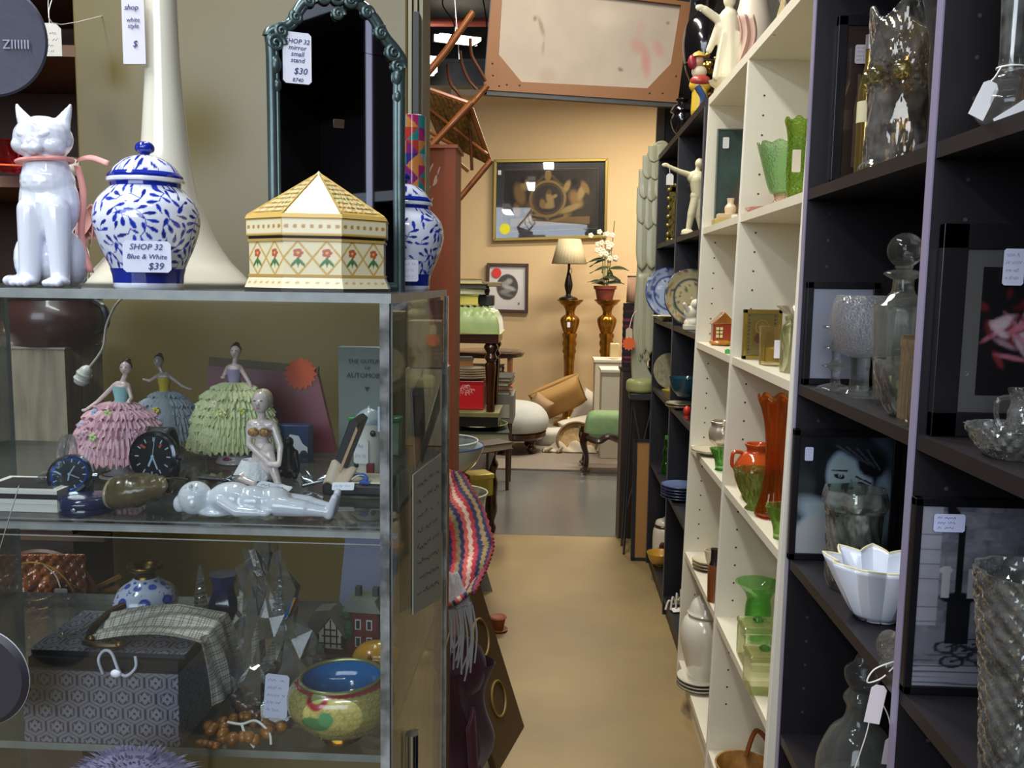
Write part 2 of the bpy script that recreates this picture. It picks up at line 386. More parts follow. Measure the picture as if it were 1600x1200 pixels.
struct('wall_right.002', MB().b2((4, -3, 0), (4.1, 14, 4.6)), dark, smooth=0)
struct('ceiling', MB().b2((-4, -3, 4.6), (4, 14, 4.7)), M('55534f', .8, n=(2, '3b3a38', .4)), smooth=0)
# things overhead, past the top of the back wall
o = mk('ceiling_beam', MB().b2((-4, 11.6, 4.14), (.2, 11.9, 4.46)).b2((-.66, 10.2, 4.2), (-.42, 14, 4.6)).b2((-1.9, 10.4, 4.35), (-1.7, 14, 4.6)), M('26262a', .6), smooth=0)
tag(o, 'dark steel roof beams under the ceiling beyond the back wall', 'beam', kind=None)
o = mk('air_duct', MB().b2((-4, 10.6, 3.45), (-.3, 11.0, 3.9)).b2((-4, 10.58, 3.86), (-.3, 10.6, 3.9)), M('6c7076', .45, .6, n=(4, '4c5055', .3)), smooth=0)
tag(o, 'grey metal air duct below the roof, above the back wall', 'duct')
o = mk('sprinkler_pipe', MB().tube([(-4, 10.0, 4.14), (.6, 10.0, 4.14)], .045, 12), M('c8604e', .45))
tag(o, 'red painted pipe running under the dark ceiling', 'pipe')
o = mk('black_cable', MB().tube(spline([(-1.02, 9.8, 4.5), (-1.25, 9.8, 4.3), (-1.12, 9.8, 4.05), (-1.2, 9.8, 3.8), (-.8, 9.85, 3.95), (-.86, 9.8, 4.5)], 8), .008, 6), M('151515', .6))
tag(o, 'thin black cable looping below the ceiling near the pipe', 'cable')
WHITE = M('eeeeea', .4)
for i, (x, y, z, l, w, pw, cl, rz) in enumerate(LAMPS):
    t = Th('ceiling_lamp', ['white twin tube ceiling lamp behind the viewpoint', 'white tube ceiling lamp at the left of the glass case', 'white tube ceiling lamp over the glass case', 'white tube ceiling lamp over the middle of the aisle', 'warm tube ceiling lamp over the left of the back room', 'warm tube ceiling lamp over the cushions in the back room'][i], 'ceiling lamp', loc=(x, y, z), k=1, rz=rz, group='tube lamps hung over the aisle')
    t.part('housing', MB().box((0, 0, .03), (w * .9, l, .05)), WHITE, smooth=0)
    for q in (-1, 1): t.part('hanger', MB().tube([(0, q * l * .4, .05), (0, q * l * .4, 4.6 - z)], .004, 6), WHITE)
for i, (px, py, yy) in enumerate([(716, 62, 10.9), (664, 102, 9.9)]):
    p = PY(px, py, yy)
    t = Th('ceiling_lamp', ['bright tube lamp just below the red pipe', 'bright square lamp beside the grey duct, left of the hanging chair'][i], 'ceiling lamp', loc=p, k=1, rz=.4, group='bright lamps seen past the back wall')
    t.part('diffuser', MB().box((0, 0, 0), (.22 if i else .5, .2, .16 if i else .05)), GLOW('fff6e0', 9), smooth=0)
    t.part('housing', MB().box((0, .12, .02), (.26 if i else .54, .06, .2 if i else .08)), WHITE, smooth=0)
    t.part('hanger', MB().tube([(0, .12, .08), (0, .12, 4.6 - p.z)], .006, 6), WHITE)

# ================================================================== bookcases along the right
LEAN = .018   # the white bookcase leans back a little against the wall
TOPZ = 1.975; XF, XB = .475, .765
def bookcase(label, y0, y1, divs, shelves, mt, edge, th=.018, top=True, holes=True, group=None, lean=False):
    t = Th('bookcase', label, 'bookcase', loc=(XF - (LEAN * 1.387 if lean else 0), y0, 0), k=1, group=group, tilt=(0, LEAN if lean else 0, 0))
    def bx(a, b): return MB().b2((a[0] - XF, a[1] - y0, a[2]), (b[0] - XF, b[1] - y0, b[2]))
    mats = [mt, edge]
    ys = [y0] + divs + [y1 - th]
    for i, y in enumerate(ys):
        nm = 'side_panel' if i in (0, len(ys) - 1) else 'divider'
        sp = t.part(nm, bx((XF + .002, y, 0), (XB, y + th, TOPZ - .02)), mt, smooth=0)
        t.part('edge_band', bx((XF, y, 0), (XF + .002, y + th, TOPZ - .02)), edge, smooth=0, under=sp)
        if holes and i:
            h = MB()
            for xx in (.52, .71):
                for q in range(34):
                    z = .2 + q * .05 + .016
                    h.tube([(xx - XF, y - y0 - .0006, z), (xx - XF, y - y0 + .0002, z)], .0028, 8)
            t.part('peg_hole', h, M('3a3a38', .8), under=sp, smooth=0)['kind'] = 'stuff'
    if top: t.part('top_board', bx((XF, y0, TOPZ - .02), (XB, y1, TOPZ + .005)), [mt], smooth=0)
    t.part('back_panel', bx((XB - .004, y0, .0), (XB + .003, y1, TOPZ - .02)), mt, smooth=0)
    for a, b in zip(ys[:-1], ys[1:]):
        t.part('plinth', bx((XF + .012, a + th, 0), (XF + .03, b, .058)), mt, smooth=0)
        for z in shelves: t.part('shelf', bx((XF + .003, a + th, z - .02), (XB - .004, b, z)), mt, smooth=0)
    return t
SHW = [.078, .468, .838, 1.188, 1.562]; SHB = [.08, .52, .886, 1.212, 1.562]
whitew = M('e6e0cc', .35, n=(2, 'dcd6c2', .2)); wedge = M('f1eee2', .35)
blackw = M('17151a', .42, n=(30, '201c20', .4), stretch=(1, 1, .1)); bedge = M('6d6673', .35)
bookcase('near black bookcase full of cut glass and framed photographs', .60, 1.785, [1.185], SHW, blackw, M('8a84a0', .3), .02, group='bookcases along the right')
bookcase('black bookcase nearest the viewpoint, mostly outside the picture', -.60, .598, [0.0], SHW, blackw, M('8a84a0', .3), .02, group='bookcases along the right', holes=False)
bookcase('white bookcase with colored glass in the middle of the right row', 1.787, 3.03, [2.41], SHW, whitew, wedge, group='bookcases along the right', lean=True)
bookcase('far black bookcase with plates and white male statue', 3.032, 4.36, [3.65], SHB, M('19181d', .45), M('4b4852', .4), group='bookcases along the right')
# ================================================================== the glass display case
CX0, CX1, CY0, CY1 = -.62, -.119, .648, .985
CT, CS, CB, C0 = 1.3695, 1.1915, 1.013, .62      # top, middle shelf, lower shelf (upper faces), bottom
cp = PANE('f4f7f5', .8, .03); cs = PANE('fafcfb', .8, .010); ce = M('8b9290', .3, n=(60, '6f7674', .5), spec=.8)
cet = GL('c9d2cf', .25, .35)
t = Th('display_case', 'clear acrylic display case filled with figurines and watches', 'display case', loc=(CX0, CY0, C0), k=1)
def cb(a, b): return MB().b2((a[0] - CX0, a[1] - CY0, a[2] - C0), (b[0] - CX0, b[1] - CY0, b[2] - C0))
def slab(nm, a, b, ax, em=ce, pm=cp):
    """panel: two clear faces, frosted edges; ax = axis of its thickness"""
    m = cb(a, b); e = {0: (4, 5), 1: (2, 3), 2: (0, 1)}[ax]
    m.m = [0 if i in e else 1 for i in range(6)]
    return t.part(nm, m, [pm, em], smooth=0)
slab('top_panel', (CX0, CY0, CT - .007), (CX1, CY1, CT), 2)
slab('glass_shelf', (CX0, CY0 + .004, CS - .006), (CX1 - .007, CY1 - .006, CS), 2)
slab('glass_shelf', (CX0, CY0 + .004, CB - .006), (CX1 - .007, CY1 - .006, CB), 2)
slab('bottom_panel', (CX0, CY0, C0), (CX1, CY1, C0 + .006), 2)
slab('side_panel', (CX1 - .005, CY0 + .006, C0 + .006), (CX1, CY1, CT - .007), 0, pm=PANE('f0f3f0', .5, .06))
slab('side_panel', (CX0, CY0 + .006, C0 + .006), (CX0 + .005, CY1, CT - .007), 0)
slab('door', (CX0, CY0 - .0, CS + .003), (CX1 - .001, CY0 + .003, CT - .008), 1, pm=cs)
slab('door', (CX0, CY0 - .0, C0 + .008), (CX1 - .001, CY0 + .003, CS - .010), 1, pm=cs)
t.part('corner_strip', cb((CX1 - .008, CY0 - .002, C0), (CX1 - .001, CY0 + .005, CT - .007)), PANE('b8bfbc', 1.0, .28), smooth=0)
t.part('corner_strip', cb((CX1 - .004, CY1 - .006, C0), (CX1 + .002, CY1 + .001, CT - .007)), PANE('b8bfbc', 1.0, .28), smooth=0)
h = PX(640, 1180, CX1)
t.part('hinge', MB().tube([(h.x - CX0 + .002, h.y - CY0, h.z - C0 + .02), (h.x - CX0 + .002, h.y - CY0, h.z - C0 - .03)], .006, 12).box((h.x - CX0 + .002, h.y - CY0 + .012, h.z - C0 - .005), (.004, .03, .03)), M('c9cacc', .15, 1))
# stand under the case
t = Th('wooden_table', 'dark wooden table carrying the acrylic display case', 'table', loc=(-.38, .815, 0), k=1)
t.part('tabletop', MB().box((0, 0, .595), (.62, .35, .04)), M('2e1f17', .5), smooth=0, bevel=.004)
for sx in (-1, 1):
    for sy in (-1, 1): t.part('leg', MB().box((sx * .27, sy * .14, .29), (.05, .05, .58), taper=1), M('2e1f17', .5), smooth=0)
# ================================================================== tall cream panel behind the case
t = Th('wardrobe', 'tall cream wardrobe standing behind the glass case', 'wardrobe', loc=(-.5, 1.35, 0), k=1)
a, b = PY(124, 300, 1.30).x + .5, PY(636, 300, 1.30).x + .5
cream = M('75683f', .3, n=(1.3, '5c5029', .5), spec=.5)
t.part('door', MB().b2((a, -.05, .1), (b, -.03, 2.2)), cream, smooth=0, bevel=.003)
t.part('carcass', MB().b2((a, -.03, 0), (b + .02, .04, 2.22)), M('8d8160', .5), smooth=0)
for q in range(3): t.part('moulding', MB().b2((b + .002 + q * .0072, -.055 + q * .004, 0), (b + .0072 + q * .0072, -.03, 2.2)), M('8d8262', .45), smooth=0)
pp = PY(652, 110, 1.29)
t.part('hinge', MB().b2((pp.x + .5 - .004, -.075, pp.z - .07), (pp.x + .5 + .004, -.05, pp.z + .075)), M('1b1a16', .5), smooth=0)
def TZ(name, label, cat, px, py, z, **kw):
    return Th(name, label, cat, loc=PZ(px, py, z), **kw)
PORC = M('dfe3ee', .08, coat=.6, spec=.6)
def stringline(t, pts, r=.8, col='e9e6dc', under=None, name='string'):
    return t.part(name, MB().tube(spline(pts, 6), r, 6), M(col, .7), under=under or t.o)
# ================================================================== on top of the case
# white cat
t = Th('cat_figurine', 'glossy white seated cat figurine wearing a pink ribbon collar', 'figurine', 76, .735, CT)
m = MB()
m.ell((4, 6, 128), (45, 38, 62)).cap((4, 4, 160), (3, 2, 196), 40, 30).ell((-8, 30, 48), (46, 46, 52)).ell((-34, 14, 42), (21, 34, 42)).ell((30, 20, 42), (22, 32, 42))
for a, b, ra, rb in [((-12, -18, 118), (-16, -22, 14), 20, 15), ((28, -18, 118), (32, -22, 14), 20, 14)]: m.cap(a, b, ra, rb)
for x in (-17, 33): m.ell((x, -32, 8), (17, 21, 9))
for x in (-27, -17, -7, 24, 34, 43): m.ell((x, -48, 6), (6, 8, 6))
m.tube(spline([(30, 50, 14), (-20, 62, 12), (-52, 30, 10), (-54, -10, 9), (-36, -34, 9), (-22, -42, 8)], 6), 9, 10).ell((-44, -26, 9), (12, 12, 9))
m.ell((2, 0, 226), (44, 38, 34)).ell((-20, -12, 214), (20, 20, 16)).ell((24, -12, 214), (20, 20, 16)).ell((3, -28, 212), (15, 14, 12)).ell((3, -37, 217), (5, 7, 4.5)).ell((-4, -36, 207), (9, 8, 6.5)).ell((10, -36, 207), (9, 8, 6.5)).ell((3, -30, 201), (9, 9, 5)).cap((3, -34, 222), (3, -28, 240), 6, 9)
for sx in (-1, 1):
    for f in (0, .25, .5, .75): m.ell((3 + sx * (27 + 13 * f), 2, 246 + 24 * f), (15 * (1 - f * .75), 8 * (1 - f * .5), 13 * (1 - f * .3)), 14, rot=(0, sx * .3, 0))
    m.cap((3 + sx * 36, 2, 258), (3 + sx * 42, 3, 276), 7, 3)
t.org('cat', m, PORC, vox=2.0, it=5)
for sx in (-1, 1): t.part('eye', MB().ell((3 + sx * 18, -31.5, 228), (9, 4, 5.5), 16, rot=(0, sx * -.3, sx * .45)), PORC)
t.part('collar', MB().tube([(3 + 40 * math.cos(a), 0 + 33 * math.sin(a), 192 + 3 * math.cos(a)) for a in [2 * PI * i / 40 for i in range(40)]], [3.5] * 40, 8, closed=True), M('e59a90', .5))
t.part('ribbon', MB().grid(2, 20, lambda u, v: (38 + 12 * v + u * 9 + 5 * math.sin(v * 7), 18 + 4 * u, 188 - 165 * v)).grid(2, 10, lambda u, v: (42 + 50 * v, 18 + 6 * u, 192 + 5 * math.sin(v * 4) + 8 * u)), M('d9928a', .5), solid=.8)
# feather-like dried flowers behind the cat
t = Th('fabric_flower', 'pale pink fabric flower lying behind the white cat', 'flower', 142, .86, CT)
for q, (x, z, a, L) in enumerate([(-18, 70, .4, 60), (-4, 60, -.1, 70), (10, 72, -.5, 52), (-25, 100, .9, 40)]):
    t.part('petal', MB().grid(6, 10, lambda u, v: (x + (u - .5) * 24 * math.sin(PI * min(1, v * .9 + .08)) + L * v * math.sin(a), 8 * math.sin(u * PI) + q * 3, z + L * v * math.cos(a))), M('d8a494', .6, n=(30, 'b9827a', .4)), solid=.6)
t.part('stem', MB().tube(spline([(0, 0, 0), (-6, 4, 30), (-2, 4, 72)], 6), 2.2, 6), M('6c6a40', .6))
# blue and white ginger jars
JBLUE = '1c2f9c'
def leaf_canvas(seed, W=1500, Hh=470, asp=3.2):
    cv = Cv(W, Hh, 'dfe4f2'); rs = random.Random(seed); used = []
    for k in range(110):
        x, y = (k * .7548777) % 1.0, .03 + .94 * ((k * .5698403) % 1.0); a0 = rs.uniform(0, 6.28); R = rs.uniform(.15, .2); dr = rs.choice((-1, 1)); last = None
        for i in range(6):
            an = a0 + dr * i * .36; p = (x + R * math.cos(an) / asp, y + R * math.sin(an))
            for off, rr in ((0, 1), (PI - .5, .8)):
                d = an + off + dr * .5; L = .062 * rr * rs.uniform(.85, 1.15); cx, cyy = p[0] + math.cos(d) * L * 1.2 / asp, p[1] + math.sin(d) * L * 1.2
                if any(math.hypot(((cx - a + .5) % 1 - .5) * asp, cyy - b) < .082 for a, b in used): continue
                used.append((cx, cyy)); c = rs.choice([JBLUE, '2238ac', '1a2a86'])
                if last is None or math.hypot((last[0] - p[0]) * asp, last[1] - p[1]) < .14:
                    if last: cv.line(last[0] % 1, last[1], (last[0] % 1) + p[0] - last[0], p[1], .007, '3550bc', asp)
                last = p
                for f, wd in ((.05, .38), (.4, .34), (-.4, .22), (-.8, .1)): cv.ell((cx + math.cos(d) * L * f / asp) % 1, cyy + math.sin(d) * L * f, L * .55, L * wd, c, d, asp=asp, soft=.25, wrap=True)
    return cv
JV = leaf_canvas(3)
def ginger_jar(name, label, px, y, S=1.0, seed_rot=0.0, z=CT):
    t = Th(name, label, 'jar', px, y, z, group='blue and white lidded jars on the case'); t.k *= S
    body = prof([(51, 8), (52, 20), (56, 34), (68, 62), (77, 92), (78, 112), (72, 132), (58, 148), (51, 154)], 6)
    P = PAINT(.1, .5)
    painted('body', 420, 130, lambda u, v: (lambda r, z: (r * math.cos(2 * PI * u + seed_rot), r * math.sin(2 * PI * u + seed_rot), z))(*pat(body, v)), JV, P, t.k, t.o, cu=True, uv=lambda u, v: (u, (pat(body, v)[1] - 24) / 125))
    t.part('foot', MB().lathe([(0, 0), (50, 0), (51.5, 3), (51, 8.5)], seg=64), PORC)
    t.part('blue_band', MB().lathe([(51.3, 8), (52.4, 20), (55.2, 30)], seg=64, cap=False), M('1b2b92', .1, coat=.5))
    t.part('neck', MB().lathe([(51, 153.5), (51.5, 160), (50, 165), (0, 165)], seg=64), M('1b2b92', .1, coat=.5))
    lid = t.part('lid', MB().lathe([(0, 160), (50, 160), (56, 161), (57, 164), (56, 167), (52, 168)], seg=64, cap=False), PORC)
    lc = prof([(54, 168), (52, 171), (46, 182), (34, 194), (18, 201), (8, 203)], 4)
    painted('lid_dome', 200, 18, lambda u, v: (lambda r, z: (r * math.cos(2 * PI * u), r * math.sin(2 * PI * u), z))(*pat(lc, v)), JV, P, t.k, lid, cu=True, uv=lambda u, v: (u * .72, .15 + v * .35))
    t.part('rim_line', MB().lathe([(54.6, 167.6), (55, 171), (50, 176)], seg=64, cap=False), M('1b2b92', .1, coat=.5), under=lid)
    t.part('knob', MB().lathe(prof([(7, 200), (7, 205), (13, 209), (14, 216), (9, 222), (0, 224)], 4), seg=32), M('1b2b92', .1, coat=.5), under=lid)
    return t
t = ginger_jar('ginger_jar', 'blue and white ginger jar with $39 price tag beside the cat', 233, .75, 1.0)
price(t, (33, -75, 47), 66, 46, '', (PI / 2 - .05, 0, .42), col='dcdff0')
writing(t, 'SHOP 32', 12, (32, -77, 61), (PI / 2 - .05, 0, .42))
writing(t, 'Blue & White', 10, (33, -77, 47), (PI / 2 - .05, 0, .42))
writing(t, '$39', 14, (44, -73, 33), (PI / 2 - .05, 0, .42))
t = ginger_jar('ginger_jar', 'second blue and white ginger jar between the mirror and the patchwork vase', 630, .93, .80, 1.2)
price(t, (28, -78, 36), 27, 40, '32\nblue\n$39', (PI / 2, 0, .3))
# white trumpet lamp foot
t = Th('table_lamp', 'tall cream trumpet shaped lamp foot behind the blue jar', 'lamp', 264, .92, CT)
pr = prof([(122, 0), (124, 6), (112, 20), (92, 42), (70, 78), (50, 130), (38, 190), (31, 260), (25.5, 340), (23, 460), (22, 600)], 7)
t.part('lamp_base', MB().lathe([(0, 0)] + pr, seg=64), M('ddd8c4', .12, coat=.5))
t.part('lamp_socket', MB().lathe([(12, 600), (12, 640), (0, 640)], seg=24), M('b59a55', .3, 1))
p2 = PY(212, 60, .90); q = (p2 - t.p) / t.k
price(t, (q.x, q.y - 6, q.z + 12), 34, 100, '', col='d9d6dd', hole=True)
writing(t, 'shop', 11, (q.x - 2, q.y - 8, q.z + 42)); writing(t, 'white\nstyle', 9, (q.x, q.y - 8, q.z + 20)); writing(t, '$', 13, (q.x + 2, q.y - 8, q.z - 10))
stringline(t, [(q.x, q.y - 6, q.z + 58), (q.x + 10, q.y - 4, q.z + 90), (q.x + 36, q.y + 6, q.z + 110)])
# ornate mirror
t = Th('standing_mirror', 'ornate verdigris framed standing mirror with paper price sticker', 'mirror', 531, .85, CT, rz=.43)
VG = M('5a6c6a', .28, .5, n=(14, '2c3a3a', .4), bump=(22, .6))
fr = MB()
outl = [(-92, 0), (-92, 60), (-92, 340), (-96, 372), (-80, 384), (-66, 392), (-50, 420), (-30, 434), (0, 438), (30, 432), (52, 414), (68, 388), (84, 370), (94, 352), (90, 330), (90, 60), (90, 0)]
outl = [(a * 1.07, b) for a, b in outl]; op = spline(outl, 6)
fr.tube([(p.x, 0, p.y) for p in op], 8.5, 10).tube([(p.x * .93, -3, p.y - (4 if p.y > 300 else 0)) for p in op], 4, 8).tube([(-92, 0, 4), (90, 0, 4)], 8.5, 10)
t.part('frame', fr, VG)
sc_ = MB()
for (x, z, r, a) in [(-92, 360, 13, 0), (-84, 378, 10, 1), (-62, 400, 9, 2), (-42, 426, 10, 0), (-20, 434, 11, 1), (0, 436, 14, 0), (20, 434, 11, 2), (44, 420, 9, 0), (66, 392, 10, 1), (86, 364, 12, 2), (92, 344, 11, 0), (0, 412, 9, 0)]:
    sc_.tube([(x + r * (1 - i / 26) * math.cos(i * .5 + a), -5 - i * .15, z + r * (1 - i / 26) * math.sin(i * .5 + a)) for i in range(24)], [4.5 - i * .12 for i in range(24)], 8)
for sx in (-1, 1): sc_.ell((sx * 26, -6, 438), (14, 6, 7)).ell((sx * 92 - 1, -5, 330), (8, 6, 14)).ell((sx * 91, -5, 300), (6, 5, 10))
t.part('scrollwork', sc_, VG)
gp = [(p.x * .96, p.y) for p in op]
t.part('mirror_glass', MB().prism([(-88, 2)] + gp[1:-1] + [(86, 2)], -1, 1), M('b4b8bc', .02, 1), smooth=0)
t.part('backing', MB().prism([(-88, 2)] + gp[1:-1] + [(86, 2)], 1.2, 5), M('3b2a1c', .7), smooth=0)
t.part('easel_strut', MB().box((0, 40, 130), (16, 5, 270), rot=(.32, 0, 0)), M('3b2a1c', .7), smooth=0)
price(t, (-62, -5, 342), 42, 74, '', (PI / 2, 0, 0))
writing(t, 'SHOP 32\nmirror\nsmall\nstand', 9.5, (-62, -6, 352)); writing(t, '$30', 13, (-58, -6, 323)); writing(t, '8740', 8, (-62, -6, 310))
# octagonal bone box with pyramid lid
t = Th('octagonal_box', 'cream and gold octagonal box with pointed lid and painted flowers', 'box', 500, .765, CT)
W8 = [PI / 180 * (30 + 45 * i) for i in range(8)]
def octp(r, z, i, f, sy=.9):
    a, b = W8[i], W8[(i + 1) % 8]
    return Vector((r * (math.cos(a) * (1 - f) + math.cos(b) * f), r * sy * (math.sin(a) * (1 - f) + math.sin(b) * f), z))
def flower_panel(w=80, h=70, asp=1.15, roof=False):
    cv = Cv(w, h, 'dfd4ac')
    if not roof:
        for d in (0, 1):
            for s in (0, 1): cv.line(.5 * d, .5 + (s - .5) * .0, .5 * d, .5, .001, 'b8923c', asp)
        for x in (0, .5):
            cv.line(x, .5, x + .25, .06, .028, 'c09a45', asp).line(x + .25, .06, x + .5, .5, .028, 'c09a45', asp).line(x + .5, .5, x + .25, .94, .028, 'c09a45', asp).line(x + .25, .94, x, .5, .028, 'c09a45', asp)
            cv.ell(x + .25, .42, .03, .16, '3d6b3a', 0, asp=asp).ell(x + .19, .38, .035, .13, '4b7440', -.6, asp=asp).ell(x + .31, .38, .035, .13, '4b7440', .6, asp=asp)
            for a in range(5): cv.ell(x + .25 + .05 * math.cos(a * 1.256), .63 + .07 * math.sin(a * 1.256), .05, .05, 'b4553f', asp=asp)
            cv.ell(x + .25, .63, .035, .035, 'd8b04a', asp=asp)
    return cv
bx8 = Th  # body walls
pc = PAINT(.3, .2); fp = flower_panel(120, 84)
def ring8(name, z0, z1, r0, r1, cv, nu=40, nv=28, rep=1, under=None):
    vs = painted(name, nu * 8, nv, lambda u, v: octp(r0 + (r1 - r0) * v, z0 + (z1 - z0) * v, min(7, int(u * 8 + 1e-6)) % 8, (u * 8 + 1e-6) - min(7, int(u * 8 + 1e-6))), cv, pc, t.k, under or t.o, cu=True, smooth=25, uv=lambda u, v: ((u * 8 * rep) % 1, v))
    return vs
base8 = t.part('base', MB().prism([(octp(117, 0, i, 0).x, octp(117, 0, i, 0).y) for i in range(8)], 0, 4, 'z'), M('2e2a22', .5), smooth=0)
ring8('foot_moulding', 4, 20, 117, 110, (lambda c: [c.ell((i + .5) / 6, .5, .12, .12, 'b88f3c', asp=3.4) for i in range(6)] and c)(Cv(120, 30, 'ddd2ae')), 30, 8, 1)
ring8('body', 20, 76, 109, 109, fp, 56, 40)
ring8('body_rim', 20, 24, 111, 111, Cv(4, 4, 'b8934a'), 2, 2); ring8('body_rim', 72, 76, 111, 111, Cv(4, 4, 'b8934a'), 2, 2)
t.part('seam', MB().prism([(octp(109.5, 0, i, 0).x, octp(109.5, 0, i, 0).y) for i in range(8)], 75.5, 80, 'z'), M('15120e', .6), smooth=0)
lid = t.part('lid', MB().prism([(octp(112, 0, i, 0).x, octp(112, 0, i, 0).y) for i in range(8)], 80, 81.5, 'z'), M('b8934a', .4, .3), smooth=0)
dots = Cv(160, 40, 'e2d8b2'); dots.rect(0, 0, 1, .12, 'c09a45').rect(0, .88, 1, 1, 'c09a45').rect(0, 0, .02, 1, 'c09a45')
for i in range(7): dots.ell((i + .5) / 7, .5, .12, .12, 'b08434', asp=3.4)
ring8('lid_band', 81, 106, 113, 113, dots, 50, 14, 1, lid)
ring8('lid_moulding', 106, 112, 115, 112, Cv(4, 4, 'c9a85a'), 2, 2, 1, lid)
rf = Cv(100, 160, 'd8c890')
for i in range(-2, 8):
    for j in range(2): pass
for s in np.arange(-1.5, 2.5, .25):
    rf.line(s, 0, s + .9, 1, .014, 'b08c3a', .7).line(s, 0, s - .9, 1, .014, 'b08c3a', .7)
rr = random.Random(2)
for i in range(10):
    for j in range(9):
        x, y = (i + (j % 2) * .5) * .125, (j + .5) / 9; rf.ell(x, y, .04, .024, rr.choice(['7b3f28', '4a6a35', '8a5a30', '6b4a28']), rr.uniform(-.6, .6), asp=.7)
rf.rect(0, .93, 1, 1, 'e4dab4').rect(0, 0, 1, .05, 'c09a45')
ring8('lid_roof', 112, 178, 110, 3, rf, 30, 60, 1, lid)
t.part('ridge', (lambda m: [m.tube([octp(110, 112, i, 0), octp(3, 178, i, 0)], 1.6, 6) for i in range(8)] and m)(MB()), M('c3a052', .35, .3), under=lid)
t.part('finial', MB().lathe([(10, 168), (5, 178), (0, 183)], seg=8), M('e2dabb', .3), under=lid)
# patterned cylinder vase
t = Th('cylinder_vase', 'tall cylinder vase covered in multicolored triangle patchwork', 'vase', 643, .979, CT)
cv = Cv(200, 260, 'c05a3a'); rr = random.Random(5); cols = ['b8306c', '2f8f8a', 'd8823a', '4a2f86', 'c9453a', '7fb0b8', 'e08f48', '8b2f7a', '3a4fa0']
seeds = [(rr.random(), rr.random(), rr.choice(cols)) for _ in range(60)]
gx, gy = 7, 14
for i in range(gx):
    for j in range(gy):
        x0, x1, y0, y1 = i / gx, (i + 1) / gx, j / gy, (j + 1) / gy
        m0 = (cv.X >= x0) & (cv.X < x1) & (cv.Y >= y0) & (cv.Y < y1); a = ((cv.X - x0) / (x1 - x0)); b = ((cv.Y - y0) / (y1 - y0)); s = (a > b) if (i + j) % 2 else (a > 1 - b)
        cv.put((m0 & s).astype(float), rr.choice(cols)); cv.put((m0 & ~s).astype(float), rr.choice(cols))
painted('body', 120, 150, lambda u, v: (21.5 * math.cos(2 * PI * u), 21.5 * math.sin(2 * PI * u), 262 * v), cv, PAINT(.12, .5), t.k, t.o, cu=True)
t.part('rim', MB().lathe([(21.5, 262), (20, 263), (18.5, 261), (18.5, 4), (0, 4)], seg=40, cap=False), M('8a3050', .2, coat=.4))
t.part('foot', MB().lathe([(0, 0), (21.4, 0), (21.4, 1)], seg=40), M('8a3050', .3))
# orange painted board standing behind the case
b0, b1 = PY(655, 440, 1.62), PY(711, 440, 1.62); zt = PY(700, 227, 1.62).z
t = Th('painted_cabinet', 'worn terracotta painted cabinet side behind the glass case', 'cabinet', loc=((b0.x + b1.x) / 2, 1.62, 0), k=1)
w = b1.x - b0.x
t.part('body', MB().b2((-w / 2 - .22, 0, 0), (w / 2 - .02, .08, zt - .006)), M('b8643a', .5, n=(3, '9a4c2a', .4), stretch=(1, 1, .2)), smooth=0)
t.part('corner_post', MB().b2((w / 2 - .02, -.006, 0), (w / 2, .09, zt - .004)), M('b05a34', .5), smooth=0)
t.part('top_board', MB().b2((-w / 2 - .23, -.01, zt - .006), (w / 2 + .004, .1, zt)), M('bc6a44', .5), smooth=0)
t.part('paint_chip', (lambda m: [m.ell((random.uniform(-w / 2 + .01, w / 2 - .025), -.0005, zt - random.uniform(.03, .11)), (.0015, .0008, random.uniform(.004, .011)), 8, rot=(0, .3, 0)) for _ in range(14)] and m)(MB()), M('e8cdbd', .7))['kind'] = 'stuff'
# things at the far left, beside the wardrobe
WD = M('6e4a2a', .55, n=(6, '4b2f1a', .4), stretch=(1, 1, 6))
t = Th('wall_shelf', 'rough wooden shelf rack in the dim left corner behind the cat', 'shelf', loc=(-.98, 1.5, 0), k=1)
for zz in (1.22, 1.53, 1.74, 1.86): t.part('shelf_board', MB().box((0, .1, zz), (.62, .3, .018), rot=(0, 0, .1)), WD, smooth=0)
for sx in (-.30, .28): t.part('upright', MB().box((sx, .25, 1.0), (.03, .03, 2.0)), WD, smooth=0)
t.part('back_panel', MB().box((0, .27, 1.0), (.66, .01, 2.0)), M('4a2f26', .7, n=(5, '2c1c18', .4)), smooth=0)
p = PY(-14, 62, 1.0)
t = Th('round_plaque', 'dark blue grey round plaque with embossed letters at upper left corner', 'plaque', loc=p, rz=.1)
t.part('disc', MB().lathe([(0, -3), (84, -3), (87, 0), (84, 3), (70, 1.5), (0, 1.5)], seg=64, rot=(PI / 2, 0, 0)), M('35354a', .55, n=(12, '262634', .4), bump=(30, .5)))
writing(t, 'ZIIIIII', 20, (40, -5, -8), (PI / 2, 0, -.05), M('8f8fa4', .5), shear=0)
t.part('hook', MB().tube([(0, 0, 84), (0, 6, 110), (0, 60, 112)], 2, 6), M('555', .4) if False else M('555555', .4, 1))
p = PY(100, 88, 1.35)
t = Th('green_jug', 'dark jug with olive green glazed shoulder hanging price label', 'jug', loc=(p.x - .02, 1.52, 1.75), k=p.y / 1400)
t.part('body', MB().lathe([(0, 0), (34, 0)] + prof([(34, 0), (46, 24), (44, 52), (30, 68)], 5), seg=40), M('23261f', .3, n=(8, '15170f', .4)))
t.part('glazed_shoulder', MB().lathe(prof([(44, 53), (31, 68), (14, 76), (11, 90), (16, 96)], 5), seg=40, cap=False), M('8c9440', .2, coat=.5))
t.part('handle', MB().tube(spline([(12, 0, 92), (40, 0, 92), (48, 0, 60), (40, 0, 44)], 6), 4, 8), M('5d6330', .3))
p = PY(79, 62, 1.2); q = (p - t.p) / t.k
